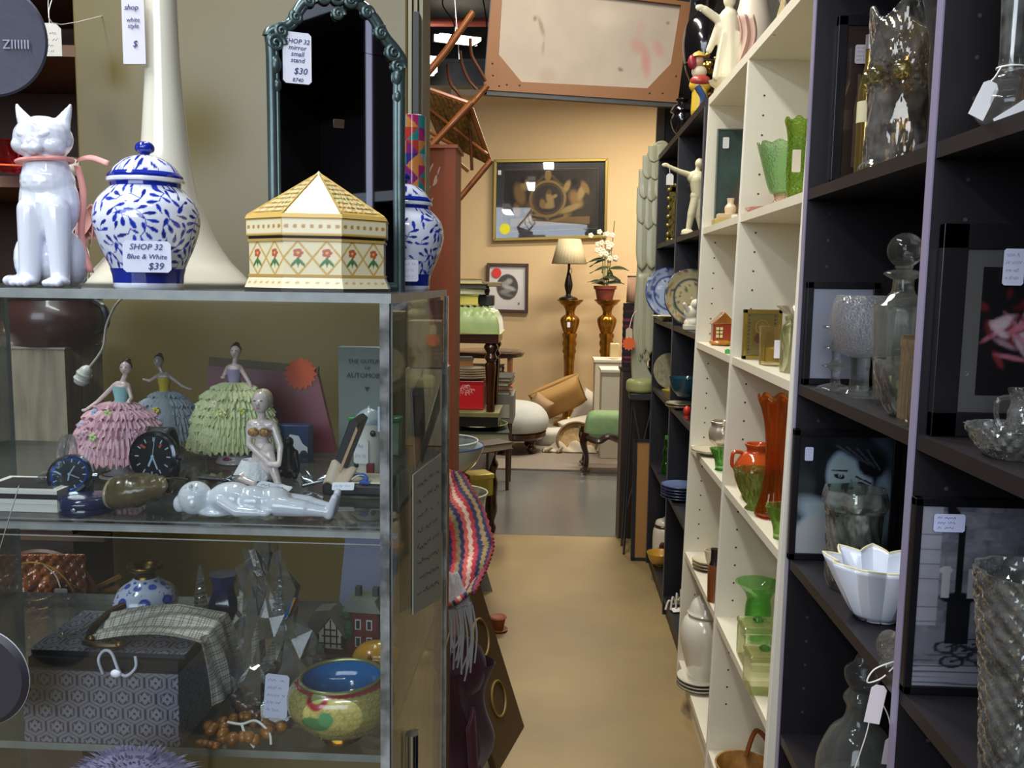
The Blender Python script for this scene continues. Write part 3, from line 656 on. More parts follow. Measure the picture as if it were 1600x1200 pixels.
price(t, (q.x, q.y, q.z), 31, 44, 'SHOP 32\ngreen\nplate\n$20', hole=True, col='cfc9bb')
stringline(t, [(q.x, q.y, q.z + 16), (q.x - 1, q.y, q.z + 50), (q.x + 6, q.y, q.z + 60), (q.x + 16, q.y, q.z + 20), (q.x + 30, -10, 92)], .6)
t = Th('glass_bowl', 'ruffled dark red glass bowl on the shelf behind the cat', 'bowl', 22, 1.42, 1.5392); 
t.part('bowl', MB().lathe(prof([(0, 0), (20, 2), (26, 20), (38, 40), (46, 46)], 5) + [(43, 46), (34, 36), (20, 10), (0, 6)], seg=60, mod=lambda a, tt, z: 1 + (.09 * math.sin(9 * a)) * max(0, z) / 46), GL('c22a3a', .05, .3))
for i, (px, zz, c, rx, hh, nm, lb) in enumerate([(18, 1.2292, '7c4a22', 34, 70, 'amber_pot', 'amber brown rounded pot low behind the cat'), (128, 1.2292, '9a9488', 18, 120, 'tin_canister', 'pale metal canister beside the wardrobe edge behind the cat'), (112, 1.5392, 'd8d4c8', 16, 26, 'white_cup', 'small white cup behind the ear of the cat')]):
    t = Th(nm, lb, nm.split('_')[1], px, 1.45, zz)
    t.part('body', MB().lathe([(0, 0)] + prof([(rx * .7, 0), (rx, hh * .3), (rx * .95, hh * .7), (rx * .6, hh)], 5) + [(rx * .5, hh), (rx * .5, hh - 4), (0, hh - 4)], seg=36), M(c, .25, coat=.3))
    t.part('rim', MB().lathe([(rx * .6, hh), (rx * .66, hh + 2), (rx * .5, hh + 2)], seg=36, cap=False), M(c, .2, .4))
t = Th('orange_ruler', 'bright orange stick lying on the shelf left of the cat', 'stick', 30, 1.40, 1.5492, rz=.25); t.part('stick', MB().box((0, 0, 0), (60, 5, 3)).box((34, 0, 0), (8, 3, 2)), M('e8601c', .5), bevel=.6)
# ================================================================== upper compartment of the case
SKIN = M('d9c3bd', .15, coat=.4)
def arms_body(scale=1.0):
    return MB()
# white box with a black stripe
t = TZ('gift_box', 'open white cardboard box with black stripe in front corner of case', 'box', 32, 800, CS)
t.part('box', MB().b2((-70, 0, 0), (60, 90, 26)), M('e9e6dd', .5), bevel=1)
t.part('lid', MB().b2((-72, -4, 14), (62, 92, 36)).mat(1).b2((-60, 8, 36), (50, 80, 36.6)).mat(0).b2((50, 8, 36), (54, 80, 37)), [M('e9e6dd', .5), M('2a2826', .6)], smooth=0, bevel=1)
t.part('stripe', MB().b2((-72.4, -4.6, 22), (62.4, -3.9, 30)), M('24211f', .4), smooth=0)
# watches
def watch(t, R, bez, dial, strapc, hands, blue=False, face_rot=(0, 0, 0), strap=True, red=False):
    FR = Euler(face_rot).to_matrix().to_4x4(); cz = t.cz
    X = Matrix.Translation(cz) @ FR @ Matrix.Rotation(PI / 2, 4, 'X')   # local +z now looks to the viewer
    case = t.part('watch_case', MB().lathe([(0, -9), (R * .8, -9), (R * .98, -5), (R, 2), (R * .97, 6), (R * .86, 8), (R * .80, 5)], seg=56).tube([(R, 0, 0), (R + 7, 0, 0)], 4, 12).xf(X), bez)
    t.part('dial', MB().lathe([(0, 4), (R * .82, 4)], seg=56).xf(X), dial, smooth=0)
    if blue: t.part('dial_ring', MB().lathe([(R * .6, 4.5), (R * .8, 5.5)], seg=56, cap=False).xf(X), M('2c55b0', .2, .4))
    mk_ = MB()
    for i in range(12):
        a = i * PI / 6; mk_.box((R * .66 * math.sin(a), R * .66 * math.cos(a), 4.8), (R * .045, R * .16, .8), rot=(0, 0, -a))
    t.part('hour_marks', mk_.xf(X), M('dfe6ec', .3), smooth=0)
    hm = MB()
    for (a, L, w) in hands: hm.box((R * L / 2 * math.sin(a), R * L / 2 * math.cos(a), 5.8), (R * w, R * L, .7), rot=(0, 0, -a), taper=.8)
    t.part('hands', hm.ell((0, 0, 6), (R * .07, R * .07, 1), 10).xf(X), M('cfe4f4', .3), smooth=0)
    if red: t.part('red_marks', MB().box((-R * .42, R * .38, 5), (R * .24, R * .1, .8), rot=(0, 0, -.5)).box((R * .3, R * .42, 5), (R * .16, R * .08, .8), rot=(0, 0, 1.0)).xf(X), M('e2512f', .4), smooth=0)
    t.part('crystal', MB().lathe([(0, 7.6), (R * .84, 7.6)], seg=48).xf(X), PANE('f2f5f7', .8, .004), smooth=0)
t = TZ('wristwatch', 'blue dial steel wristwatch leaning on a clear stand', 'watch', 112, 790, CS); t.cz = Vector((0, 0, 48))
watch(t, 34, M('a9b4c4', .12, 1), M('16213f', .15, .3, coat=.6), None, [(.4, .45, .06), (PI, .3, .07), (PI * .62, .5, .04)], blue=True, face_rot=(-.55, 0, .15))
t.part('bracelet', MB().grid(4, 24, lambda u, v: (-14 + 28 * u, 18 + 26 * math.sin(2 * PI * v), 30 - 24 * math.cos(2 * PI * v))), M('9aa2ad', .2, 1, bump=(300, 1)), solid=3)
def cuff_stand(px, py, lab, a0, R=33, w=15, rz=0.0):
    t = TZ('watch_stand', lab, 'stand', px, py, CS, rz=rz, group='clear curved watch stands')
    t.part('cuff', MB().grid(3, 28, lambda u, v: (-w / 2 + w * u, R * math.cos(a0 + 4.6 * v), R + 3 + R * math.sin(a0 + 4.6 * v)), ), GL('dfe3e2', .03, .5), solid=3)
    t.part('foot', MB().b2((-w, -R * .5, 0), (w, R * .6, 4)), GL('dfe3e2', .03, .5), smooth=0)
cuff_stand(108, 778, 'clear C shaped watch stand behind the blue watch', -.6, 48, 12, .3)
cuff_stand(84, 790, 'clear C shaped stand left of the blue watch', -.2, 26, 14, 1.3)
t = TZ('trinket_case', 'small dark navy oval case lying in front of the blue watch', 'case', 137, 799, CS)
t.part('base', MB().lathe(prof([(0, 0), (36, 0), (41, 5), (40, 11)], 4), seg=40, rot=None), M('1c2244', .2, coat=.5))
t.part('lid', MB().lathe(prof([(40.5, 12), (41, 19), (36, 25), (20, 27.5), (0, 28)], 4), seg=40), M('252c52', .15, coat=.5))
t.part('clasp', MB().box((0, -41, 12), (8, 4, 6)), M('a9adb8', .2, 1), bevel=1)
t = TZ('wristwatch', 'black dial wristwatch with red marks propped beside the pink ballerina', 'watch', 243, 772, CS, rz=0.0); t.cz = Vector((0, 0, 60))
watch(t, 40, M('4e5258', .15, 1), M('0c0d10', .2, coat=.4), None, [(PI * .86, .55, .07), (PI * 1.12, .42, .09), (.1, .75, .03)], face_rot=(-.12, 0, -.1), red=True)
t.part('strap', MB().grid(4, 26, lambda u, v: (-18 + 36 * u, 26 + 30 * math.cos(2 * PI * v) * .9, 52 + 48 * math.sin(2 * PI * v))).grid(4, 10, lambda u, v: (44 + 66 * v, 10 + 22 * u, 26 - 4 * v)), M('17171b', .5, bump=(200, .4)), solid=4)
t.part('buckle', MB().tube([(108, 6, 24), (108, 36, 24), (120, 36, 24), (120, 6, 24)], 2, 6, closed=True), M('8b8f96', .2, 1))
# ballerinas with lace skirts
def lace(t, R, z0, z1, tiers, col, n2, squash=.75, seed=0, cx=0):
    rs = random.Random(seed); m = MB()
    for k in range(tiers):
        f = k / (tiers - 1); zt = z1 + (z0 - z1) * (f * .86); rt = R * (.16 + .62 * math.sqrt(f)); L = R * .30; nf = 26 + 6 * k; ph = rs.random() * 6
        def fn(u, v, zt=zt, rt=rt, L=L, nf=nf, ph=ph, f=f):
            a = 2 * PI * u; w = v * (.12 + .04 * math.sin(a * 5 + ph)) * math.sin(nf * a + ph) + .05 * v * math.sin(nf * 2.3 * a)
            r = rt + L * v * (1.0 - .35 * f * v) + R * .4 * w * .55
            z = zt - (abs(z1 - z0) * .10 + abs(z1 - z0) * .22 * f) * v * v - 4 * v + R * .16 * w
            e = v * v * R * .035
            return (cx + r * math.cos(a) + e * math.sin(a * 61 + ph * 3) * math.cos(a), squash * (r + e * math.sin(a * 61 + ph * 3)) * math.sin(a), z + e * 1.2 * math.sin(a * 47 + v * 5 + ph))
        m.grid(nf * 8, 6, fn, True)
    m.lathe([(0, z0 * 1.0 + 4), (R * .6, z0 + 6), (R * .45, z0 + (z1 - z0) * .6), (8, z1)], c=(cx, 0, 0), seg=40)
    return t.part('lace_skirt', m, M(col, .55, n=(160, n2, .35), sss=.2, bump=(900, .6)), smooth=60)
def dancer(t, zw, S, bod, skin=SKIN, hair='2b1c18', lean=0, arms=((-40, 30), (26, -6)), bodmat=None, headdx=0):
    """upper body from the waist up; arms = hand positions (x, z above the waist)"""
    m = MB(); hx = lean + headdx
    m.cap((0, 0, zw - 4), (lean * .5, 0, zw + 16 * S), 8 * S, 9 * S).cap((lean * .5 - 5 * S, 0, zw + 26 * S), (lean * .5 + 5 * S, 0, zw + 26 * S), 8 * S, 8 * S)
    m.cap((lean * .6, 0, zw + 30 * S), (hx, 0, zw + 46 * S), 4.2 * S, 4 * S)
    m.ell((hx, -1, zw + 54 * S), (8.5 * S, 9 * S, 10.5 * S)).ell((hx + 1, -9 * S, zw + 52 * S), (1.8 * S, 2.4 * S, 2 * S))
    for sx, (ax, az, ay) in zip((-1, 1), arms):
        sh = Vector((lean * .5 + sx * 10 * S, 0, zw + 28 * S)); ha = Vector((ax * S, ay * S, zw + az * S)); el = (sh + ha) / 2 + Vector((sx * 5 * S, 2, -7 * S))
        m.cap(sh, el, 3.9 * S, 3.2 * S, 10).cap(el, ha, 3.2 * S, 2.3 * S, 10).ell(ha + Vector((sx * 2 * S, 0, 0)), (4.2 * S, 2.4 * S, 2.6 * S), 10)
    t.org('torso', m, skin, vox=1.0 * max(.8, S), it=3)
    t.part('bodice', MB().lathe([(8.8 * S, zw - 4), (9.6 * S, zw + 8 * S), (11.5 * S, zw + 18 * S), (11.8 * S, zw + 25 * S)], c=(lean * .35, 0, 0), seg=24, cap=False, mod=lambda a, q, z: 1 + .02 * math.sin(8 * a)), M(bod, .3, coat=.3))
    h = MB().ell((hx - .5, 2.5 * S, zw + 57 * S), (9 * S, 9 * S, 10 * S), 16).ell((hx - 1, 8 * S, zw + 64 * S), (5.5 * S, 5.5 * S, 5 * S), 12)
    t.part('hair', h, M(hair, .35, bump=(200, .5)))
    t.part('face_paint', MB().ell((hx - 3 * S, -9.3 * S, zw + 56 * S), (1.3 * S, .5, .8 * S), 8).ell((hx + 3.6 * S, -9.3 * S, zw + 56 * S), (1.3 * S, .5, .8 * S), 8).mat(1).ell((hx + .4 * S, -9.7 * S, zw + 48.6 * S), (1.6 * S, .5, .7 * S), 8), [M('2f2624', .5), M('b8434a', .4)])
def rosettes(t, n, R, z0, z1, cols, seed, squash=.75, cx=0):
    rs = random.Random(seed)
    for i in range(n):
        a = -PI / 2 + rs.uniform(-1.3, 1.3); f = rs.uniform(.25, .9); r = R * (.3 + .66 * f); z = z1 + (z0 - z1) * f * .9
        c = Vector((cx + r * math.cos(a), squash * r * math.sin(a) - 3, z + 5)); m = MB()
        for q in range(5): m.ell(c + Vector((3.6 * math.cos(q * 1.256), -1, 3.6 * math.sin(q * 1.256))), (3, 2, 3), 8)
        t.part('porcelain_flower', m, M(rs.choice(cols), .3, coat=.3))
t = TZ('ballerina_figurine', 'porcelain ballerina in a pink lace skirt bending beside the watch', 'figurine', 190, 744, CS, group=None)
t.part('pedestal', MB().lathe(prof([(0, 0), (30, 0), (29, 4), (14, 10), (9, 30), (8, 48)], 4), seg=36), M('ddd8dc', .12, coat=.5))
t.part('gold_line', MB().tube([(28.5 * math.cos(i * PI / 20), 28.5 * math.sin(i * PI / 20), 5) for i in range(40)], .9, 6, closed=True), M('b18a3c', .25, 1))
lace(t, 78, 44, 118, 7, 'ecc0ca', 'd8a0b0', seed=1); rosettes(t, 9, 76, 48, 118, ['b9cf8a', 'a8c47a', 'c9a0b0', '9db8d8'], 4)
dancer(t, 116, 1.0, '9fd0d6', lean=10, arms=((-50, -12, -8), (18, 2, -10)), headdx=3)
t = TZ('ballerina_figurine', 'porcelain ballerina in a grey blue lace skirt behind the pink one', 'figurine', 262, 702, CS)
t.part('pedestal', MB().lathe(prof([(0, 0), (26, 0), (24, 4), (9, 12), (8, 40)], 4), seg=30), M('c9cdd2', .15, coat=.4))
lace(t, 60, 30, 92, 6, 'aab4bd', '8f9aa6', seed=2, squash=.5); dancer(t, 92, .85, 'c8b43a', lean=-6, arms=((-38, 20, 0), (44, 4, 0)), skin=M('b8aaa4', .2, coat=.3), headdx=-4); rosettes(t, 4, 56, 30, 84, ['d8c23a', 'c9b0c0'], 9)
t = TZ('ballerina_figurine', 'porcelain ballerina in a yellow green lace skirt on round pedestal', 'figurine', 368, 722, CS)
t.part('pedestal', MB().lathe(prof([(0, 0), (28, 0), (27, 8), (25, 14), (10, 20), (8, 44)], 4), seg=36), M('d8d2d4', .15, coat=.4))
t.part('painted_flower', MB().ell((-3, -25, 9), (8, 3, 4), 10), M('9e2f55', .3))
for sx in (-5, 5): t.part('leg', MB().cap((sx, 0, 18), (sx * .8, 0, 60), 4, 5.5), M('e4ddec', .2, coat=.3))
lace(t, 74, 42, 126, 8, 'e2e6ba', 'c6cd92', seed=3); dancer(t, 122, .95, 'a99fc0', lean=2, arms=((-14, 12, -6), (32, -8, -8)), headdx=2); rosettes(t, 5, 72, 48, 126, ['d8703a', 'e8e0c0', 'b8c050'], 12)
# gold bodied seated figurine
t = TZ('seated_figurine', 'porcelain woman figurine in gold bikini seated hugging one knee', 'figurine', 412, 756, CS)
m = MB(); m.ell((-6, 4, 22), (28, 24, 20)).cap((-4, 4, 30), (-2, 2, 62), 17, 13).ell((-3, 0, 84), (20, 13, 15)).cap((-16, 0, 94), (13, 0, 94), 8, 8)
m.ell((-10, -11, 84), (8, 8, 8)).ell((7, -11, 84), (8, 8, 8)).cap((-2, 0, 98), (-1, -1, 116), 6.5, 6).ell((-1, -4, 130), (14, 15, 17)).ell((-1, -19, 128), (2.5, 3.5, 3.2))
m.cap((8, -6, 24), (12, -14, 58), 13, 10).cap((12, -14, 58), (30, -24, 8), 9, 6).ell((34, -30, 4), (11, 7, 4.5)).cap((-14, -8, 20), (-26, -34, 14), 13, 9).cap((-26, -34, 14), (-2, -40, 8), 8, 6)
m.cap((-20, 0, 92), (-18, -12, 64), 6, 5).cap((-18, -12, 64), (18, -30, 40), 5, 3.8).cap((17, 0, 92), (30, -8, 62), 6, 5).cap((30, -8, 62), (34, -28, 38), 5, 3.8).ell((30, -32, 38), (9, 5, 5)).ell((22, -32, 38), (8, 5, 5))
t.org('figure', m, M('dccdc9', .12, coat=.5), vox=1.3, it=4)
t.part('hair', MB().ell((1, 3, 133), (15, 15, 17), 18).ell((4, 14, 128), (9, 9, 9), 14), M('b7a58a', .3, bump=(150, .5)))
t.part('bikini_top', MB().ell((-10, -14, 84), (9, 7, 7), 14).ell((7, -14, 84), (9, 7, 7), 14).tube([(20 * math.cos(a) - 2, 13 * math.sin(a), 85) for a in [PI * 2 * i / 24 for i in range(24)]], 2, 6, closed=True), M('b98e5c', .35, .6, bump=(500, 1)))
t.part('gauze_skirt', MB().grid(40, 8, lambda u, v: (-14 + (16 + 16 * v) * math.cos(2 * PI * u), -8 + (14 + 16 * v) * math.sin(2 * PI * u) - 3 * v, 40 - 30 * v + 3 * v * math.sin(2 * PI * u * 11)), True), M('d8dadf', .5, bump=(400, .6)), solid=.8)
t.part('face_paint', MB().ell((-6, -18, 133), (2.2, .8, 1), 8).ell((4, -18, 133), (2.2, .8, 1), 8).mat(1).ell((-1, -19, 122), (2.6, .8, 1), 8), [M('3a2e2a', .5), M('c04a4a', .4)])
price(t, (30, -46, 6), 56, 20, 'SHOP 32 $25', (.35, .1, -.25), size=7)
# reclining white figurine
t = TZ('reclining_figurine', 'glossy white porcelain figurine lying on its back at the front of the shelf', 'figurine', 400, 808, CS)
m = MB(); m.ell((-96, 0, 28), (27, 26, 27)).ell((-118, -6, 20), (10, 12, 14)).ell((-92, -22, 24), (6, 5, 6)).cap((-72, 0, 26), (-62, 0, 26), 14, 14).ell((-38, 0, 28), (38, 26, 27)).ell((-4, 0, 26), (34, 25, 24)).ell((28, 2, 26), (30, 24, 23))
m.cap((-50, -22, 30), (-20, -30, 16), 9, 8).cap((-20, -30, 16), (12, -27, 14), 8, 6).ell((22, -27, 14), (11, 7, 6))
m.cap((36, -10, 22), (80, -13, 19), 17, 13).cap((80, -13, 19), (116, -12, 14), 12, 8).cap((36, 12, 22), (80, 14, 20), 17, 13).cap((80, 14, 20), (116, 13, 14), 12, 8)
m.cap((118, -12, 10), (128, -13, 38), 8, 6).cap((118, 13, 10), (126, 14, 40), 8, 6).ell((-62, -2, 8), (30, 20, 8))
t.org('figure', m, M('e2e6f0', .06, coat=.7, spec=.6), vox=1.8, it=5)
t.part('face_detail', MB().ell((-104, -14, 48), (3, 3, 2), 8).ell((-88, -14, 48), (3, 3, 2), 8).ell((-96, -17, 51), (3.5, 4, 4), 8), PORC)
# shell purse and dark crumpled leather
t = TZ('shell_ornament', 'mottled brown and green sea shell with open mouth facing front', 'shell', 215, 800, CS)
t.part('shell', MB().grid(40, 16, lambda u, v: ((-36 + 88 * v) + 3 * math.sin(u * 18), 24 * math.sin(2 * PI * u) * (.5 + .9 * math.sin(PI * min(1, v * .8 + .25))), 26 + (4 + 12 * v) + 22 * math.cos(2 * PI * u) * (.55 + .6 * math.sin(PI * min(1, v * .75 + .28))) + 1.6 * math.sin(v * 40)), True), M('7c6a48', .25, n=(22, '3b3626', .6), coat=.4), solid=2)
t.part('lip', MB().tube([(-36 + 3 * math.sin(2 * PI * i / 30), 27 * math.sin(2 * PI * i / 30) * .95, 30 + 22 * math.cos(2 * PI * i / 30)) for i in range(30)], 3, 8, closed=True), M('a89a78', .25, coat=.4))
t = TZ('leather_glove', 'crumpled dark brown cloth bundle lying behind the shell', 'cloth', 300, 770, CS)
t.part('cloth', MB().grid(40, 20, lambda u, v: (-85 + 170 * u, -14 + 44 * v, 4 + 26 * math.sin(PI * v) * math.sin(PI * u) + 7 * math.sin(u * 23 + v * 6) * math.sin(PI * v) + 4 * math.sin(u * 51) * math.sin(PI * u))), M('2a241d', .6, n=(20, '4a4030', .5), bump=(60, .8)), solid=2)
t.part('cord', MB().tube(spline([(-80, -10, 4), (-60, -18, 9), (-30, -16, 26), (0, -12, 24)], 6), 1.6, 6), M('4e4636', .5))
# red book with starburst, grey book
t = Th('red_book', 'dark red hardback with orange starburst sticker leaning at the back of case', 'book', 428, .95, CS, rz=0.0, tilt=(-.12, 0, 0))
m = MB().prism([(-108, 0), (98, 0), (66, 122), (-108, 132)], 0, 14)
t.part('cover', m, M('7c1730', .4, n=(5, '5f1024', .3)), smooth=0)
t.part('pages', MB().prism([(-106, 3), (94, 3), (64, 120), (-106, 129)], 2, 12.5).prism([(-108, 132), (66, 122), (66, 134), (-108, 146)], 4, 12), M('6e6149', .7), smooth=0)
def star(R, r, n, cx, cz): return [(cx + (R if i % 2 == 0 else r) * math.sin(PI * i / n), cz + (R if i % 2 == 0 else r) * math.cos(PI * i / n)) for i in range(2 * n)]
t.part('starburst_sticker', MB().prism(star(27, 21, 16, 40, 122), -1.6, -.4), M('c8501f', .6), smooth=0)
t = Th('grey_book', 'grey book titled THE OUTLINES OF AUTOMOBILE standing at back of case', 'book', 572, .955, CS, rz=-.05)
t.part('cover', MB().b2((-40, -12, 0), (42, 4, 166)), M('77807c', .6, n=(9, '66706c', .3)), smooth=0, bevel=1)
t.part('pages', MB().b2((-38, -10, 1), (43, 2, 165)), M('b3ab98', .8), smooth=0)
ink = M('222624', .6)
writing(t, 'THE OUTLINES', 9, (6, -13, 144), mat=ink, shear=0); writing(t, 'OF', 7, (6, -13, 134), mat=ink, shear=0); writing(t, 'AUTOMOBILE', 10.5, (6, -13, 122), mat=ink, shear=0)
t.part('printed_triangle', MB().prism([(1, 105), (9, 105), (5, 98)], -13.2, -12.5), ink, smooth=0)
# paper-edged block and dark pot at the left, behind
t = Th('paper_stack', 'tall stack of stained printed pages behind the left of case', 'paper stack', loc=(PY(50, 600, 1.08).x, 1.08, 0), k=PY(50, 600, 1.08).y / 1400)
zt = PY(50, 545, 1.08).z / t.k
t.part('pages', MB().b2((-90, 0, zt - 300), (56, 120, zt)), M('9c917c', .85, n=(90, '6c6454', .5), stretch=(1, 1, .15), bump=(150, .3)), smooth=0)
t.part('cover', MB().b2((-92, -2, zt), (58, 122, zt + 3)), M('8a857a', .5), smooth=0)
t.part('crate', MB().b2((-95, -5, 0), (60, 125, zt - 300)), M('3a2c20', .6), smooth=0)
t2 = Th('dark_pot', 'dark brown wide rimmed pot standing on the paper stack', 'pot', loc=t.p + Vector((.01, .045, (zt + 3) * t.k)), k=t.k)
t2.part('body', MB().lathe([(0, 0)] + prof([(64, 0), (76, 24), (78, 50), (70, 76)], 5) + [(60, 76), (58, 10), (0, 8)], seg=48), M('2b1815', .3, n=(6, '4a2a20', .4), coat=.3))
t2.part('rim', MB().lathe(prof([(69, 74), (76, 80), (74, 88), (60, 88), (58, 78)], 4), seg=48, cap=False), M('1c1210', .3))
t2.part('handle', MB().tube(spline([(70, -16, 74), (92, -22, 62), (94, -22, 36), (74, -18, 22)], 6), 6, 8), M('161112', .3))
# cord with white socket
t = Th('lamp_cord', 'white electric cord with round plug hanging behind the glass', 'cord', loc=PY(130, 598, .965))
k = t.k; e = lambda x, y, d=0: tuple((PY(x, y, .965 + d) - t.p) / k)
t.part('wire', MB().tube(spline([e(138, 576), e(160, 545), e(166, 510), e(180, 478), e(197, 461)], 8), 2, 8), M('c9c6bb', .4))
t.part('plug', MB().lathe(prof([(0, -14), (9, -13), (11, 0), (9, 12), (4, 18), (0, 19)], 4), c=e(130, 588), seg=20, rot=(0, .5, 0)).lathe([(11.6, -8), (12.4, -6), (11.6, -4)], c=e(130, 588), seg=20, rot=(0, .5, 0)).lathe([(11.6, 2), (12.4, 4), (11.6, 6)], c=e(130, 588), seg=20, rot=(0, .5, 0)), M('d8d6d0', .3))
# open jewellery box
t = TZ('jewelry_box', 'open dark jewelry box with cream lining and blue ribbon', 'box', 552, 776, CS)
t.part('base', MB().b2((-50, 0, 0), (54, 80, 20)), M('1e1a1e', .4), bevel=5)
t.part('lining', MB().b2((-44, 5, 18), (49, 74, 22)), M('ddd6bb', .8), bevel=2)
t.part('lid', MB().prism([(-52, 0), (-8, 118), (0, 121), (8, 114), (-38, 0)], 10, 78), M('241f22', .4), smooth=0, bevel=2)
t.part('lid_lining', MB().prism([(-38, 6), (4, 110), (6, 104), (-34, 4)], 6, 30), M('b79a78', .8), smooth=0)
t.part('satin_pad', MB().grid(16, 10, lambda u, v: (-48 + 40 * u + 12 * v, -1 + 12 * v, 18 + 36 * v * (1 - .4 * u) + 4 * math.sin(u * 9))), M('b9a48c', .3, sheen=.4), solid=2)
t.part('blue_ribbon', MB().tube(spline([(-10, 20, 26), (14, 10, 32), (20, 4, 26), (12, -2, 24), (24, 2, 22)], 6), 3, 8), M('3a5fae', .4))
t.part('brooch', MB().ell((2, 12, 26), (13, 9, 5), 14).ell((-8, 8, 26), (7, 6, 4), 12), M('c9b998', .6, n=(40, 'a8966c', .5)))
price(t, (-14, -8, 18), 34, 15, 'SHOP32', (.7, 0, .1), size=7); stringline(t, [(-4, 4, 26), (10, 2, 34), (28, 20, 24)], .9)
# model street: small white tower money box, green roof, toy car card, dark figure
t = TZ('money_box', 'small white tower shaped money box with grey dome roof', 'money box', 577, 735, CS)
t.part('tower', MB().lathe([(0, 0), (22, 0), (21, 78), (0, 78)], seg=32), M('d2d0c4', .4))
t.part('roof', MB().lathe(prof([(24, 76), (22, 84), (12, 94), (4, 98), (0, 103)], 4), seg=32), M('93a0a6', .3))
t.part('doorway', MB().b2((0, -24, 0), (12, -18, 16)), M('7a1f22', .5), bevel=1); t.part('window', MB().ell((10, -21, 62), (4.5, 2, 5), 12), M('24282c', .3)); t.part('window', MB().ell((-16, -16, 12), (4.5, 3, 5), 12), M('24282c', .3))
price(t, (-8, -22.5, 34), 24, 38, '32\n$15', (PI / 2, 0, -.2), size=8, col='d8d8d8')
t = TZ('toy_train_tin', 'green and white printed tin behind the white money box', 'tin', 590, 712, CS)
t.part('tin', MB().b2((-44, 0, 0), (34, 26, 58)), M('3f8f4a', .35, n=(14, 'cfe0c8', .5)), bevel=2); t.part('lid', MB().b2((-46, -2, 52), (36, 28, 60)), M('2f8a45', .3), bevel=2)
t = TZ('toy_box', 'toy car box printed with white car on blue', 'box', 452, 722, CS, rz=-.05)
t.part('card_box', MB().b2((-40, 0, 0), (32, 22, 58)), M('1d3f7a', .35, n=(9, '0d1828', .4)), bevel=1)
t.part('printed_car', MB().prism([(-2, 14), (30, 14), (30, 24), (22, 30), (16, 42), (2, 44), (-6, 30)], -1.5, -.3).mat(1).ell((4, -2, 14), (6, 1, 6), 14).ell((24, -2, 14), (6, 1, 6), 14), [M('d8dde2', .3), M('15171c', .5)], smooth=0)
t = TZ('bronze_figure', 'small dark bronze seated figure behind the woman figurine', 'figurine', 452, 748, CS)
m = MB(); m.ell((0, 0, 14), (17, 14, 14)).cap((0, 0, 20), (0, 0, 44), 12, 10).ell((0, -1, 58), (8, 8, 9)).cap((-10, 0, 42), (-16, -8, 20), 5, 4).cap((10, 0, 42), (16, -8, 20), 5, 4).cap((-6, -4, 12), (-14, -18, 8), 7, 5).cap((6, -4, 12), (14, -18, 8), 7, 5)
t.org('figure', m, M('1b1715', .35, .5), vox=1.2, it=3)
t = TZ('silver_trinket', 'tiny silver filigree dragonfly brooch beside the jewelry box', 'brooch', 492, 762, CS)
t.part('wing', MB().ell((-10, 0, 10), (14, 2, 5), 12, rot=(0, .4, 0)).ell((12, 0, 14), (14, 2, 5), 12, rot=(0, -.4, 0)).ell((-8, 0, 20), (11, 2, 3), 10, rot=(0, .9, 0)), M('b9bcc0', .2, 1)); t.part('body', MB().cap((-18, 0, 3), (16, 0, 12), 3, 2), M('8b8e92', .25, 1))
# ================================================================== lower compartment of the case
# brocade box
t = TZ('brocade_box', 'black and silver brocade box patterned with hexagon medallions', 'box', 180, 1163, CB, rz=.0)
hexc = Cv(560, 300, '35343c')
def hexpat(cv, asp, n):
    s = 1.0 / n; rows = int(1 / (s * asp * .8)) + 3
    for j in range(-1, rows):
        for i in range(-1, n + 2):
            x, y = (i + (.5 if j % 2 else 0)) * s, j * s * asp * .74
            R = s * asp * .5
            for rr_, c, w in ((R * .98, '7a7a86', R * .06), (R * .84, '7a7a86', R * .12)):
                P = [(x + rr_ * math.sin(PI / 3 * q) / asp, y + rr_ * .95 * math.cos(PI / 3 * q)) for q in range(7)]
                for a, b in zip(P, P[1:]): cv.line(a[0], a[1], b[0], b[1], w, c, asp)
            for q in range(4): cv.ell(x + R * .26 * math.sin(PI / 2 * q) / asp, y + R * .26 * math.cos(PI / 2 * q), R * .23, R * .23, '84828f', asp=asp)
            for q in range(6): cv.ell(x + R * .5 * math.sin(PI / 3 * q) / asp, y + R * .5 * math.cos(PI / 3 * q), R * .1, R * .1, '7d7b8a', asp=asp)
            cv.ell(x, y, R * .12, R * .12, '2a2930', asp=asp)
    return cv
hexpat(hexc, 2.05, 7); BP = PAINT(.4, .1)
t.part('body', MB().b2((-144, 1, 0), (102, 175, 118)), M('2a2930', .5), smooth=0)
painted('front_panel', 240, 116, lambda u, v: (-145 + 248 * u, 0, 118 * v), hexc, BP, t.k, t.o)
painted('side_panel', 150, 110, lambda u, v: (103, 175 * u, 118 * v), hexc, BP, t.k, t.o, uv=lambda u, v: (u * .8, v))
lid = t.part('lid', MB().b2((-140, 20, 134), (106, 182, 142)), M('2a2930', .5), smooth=0)
painted('lid_panel', 200, 100, lambda u, v: (-142 + 250 * u, 16 + 168 * v, 143), hexc, BP, t.k, lid)
t.part('black_lining', MB().b2((-138, 8, 118), (100, 170, 134)), M('08080a', .6), smooth=0)
t.part('toggle', MB().tube(spline([(-14, -2, 116), (-18, -6, 140), (-14, 4, 150), (0, 0, 148), (14, -6, 122), (26, -6, 116), (38, -2, 128), (34, 6, 142)], 6), 2.4, 8).ell((10, -8, 120), (9, 6, 7), 12), M('c2c6d2', .5))
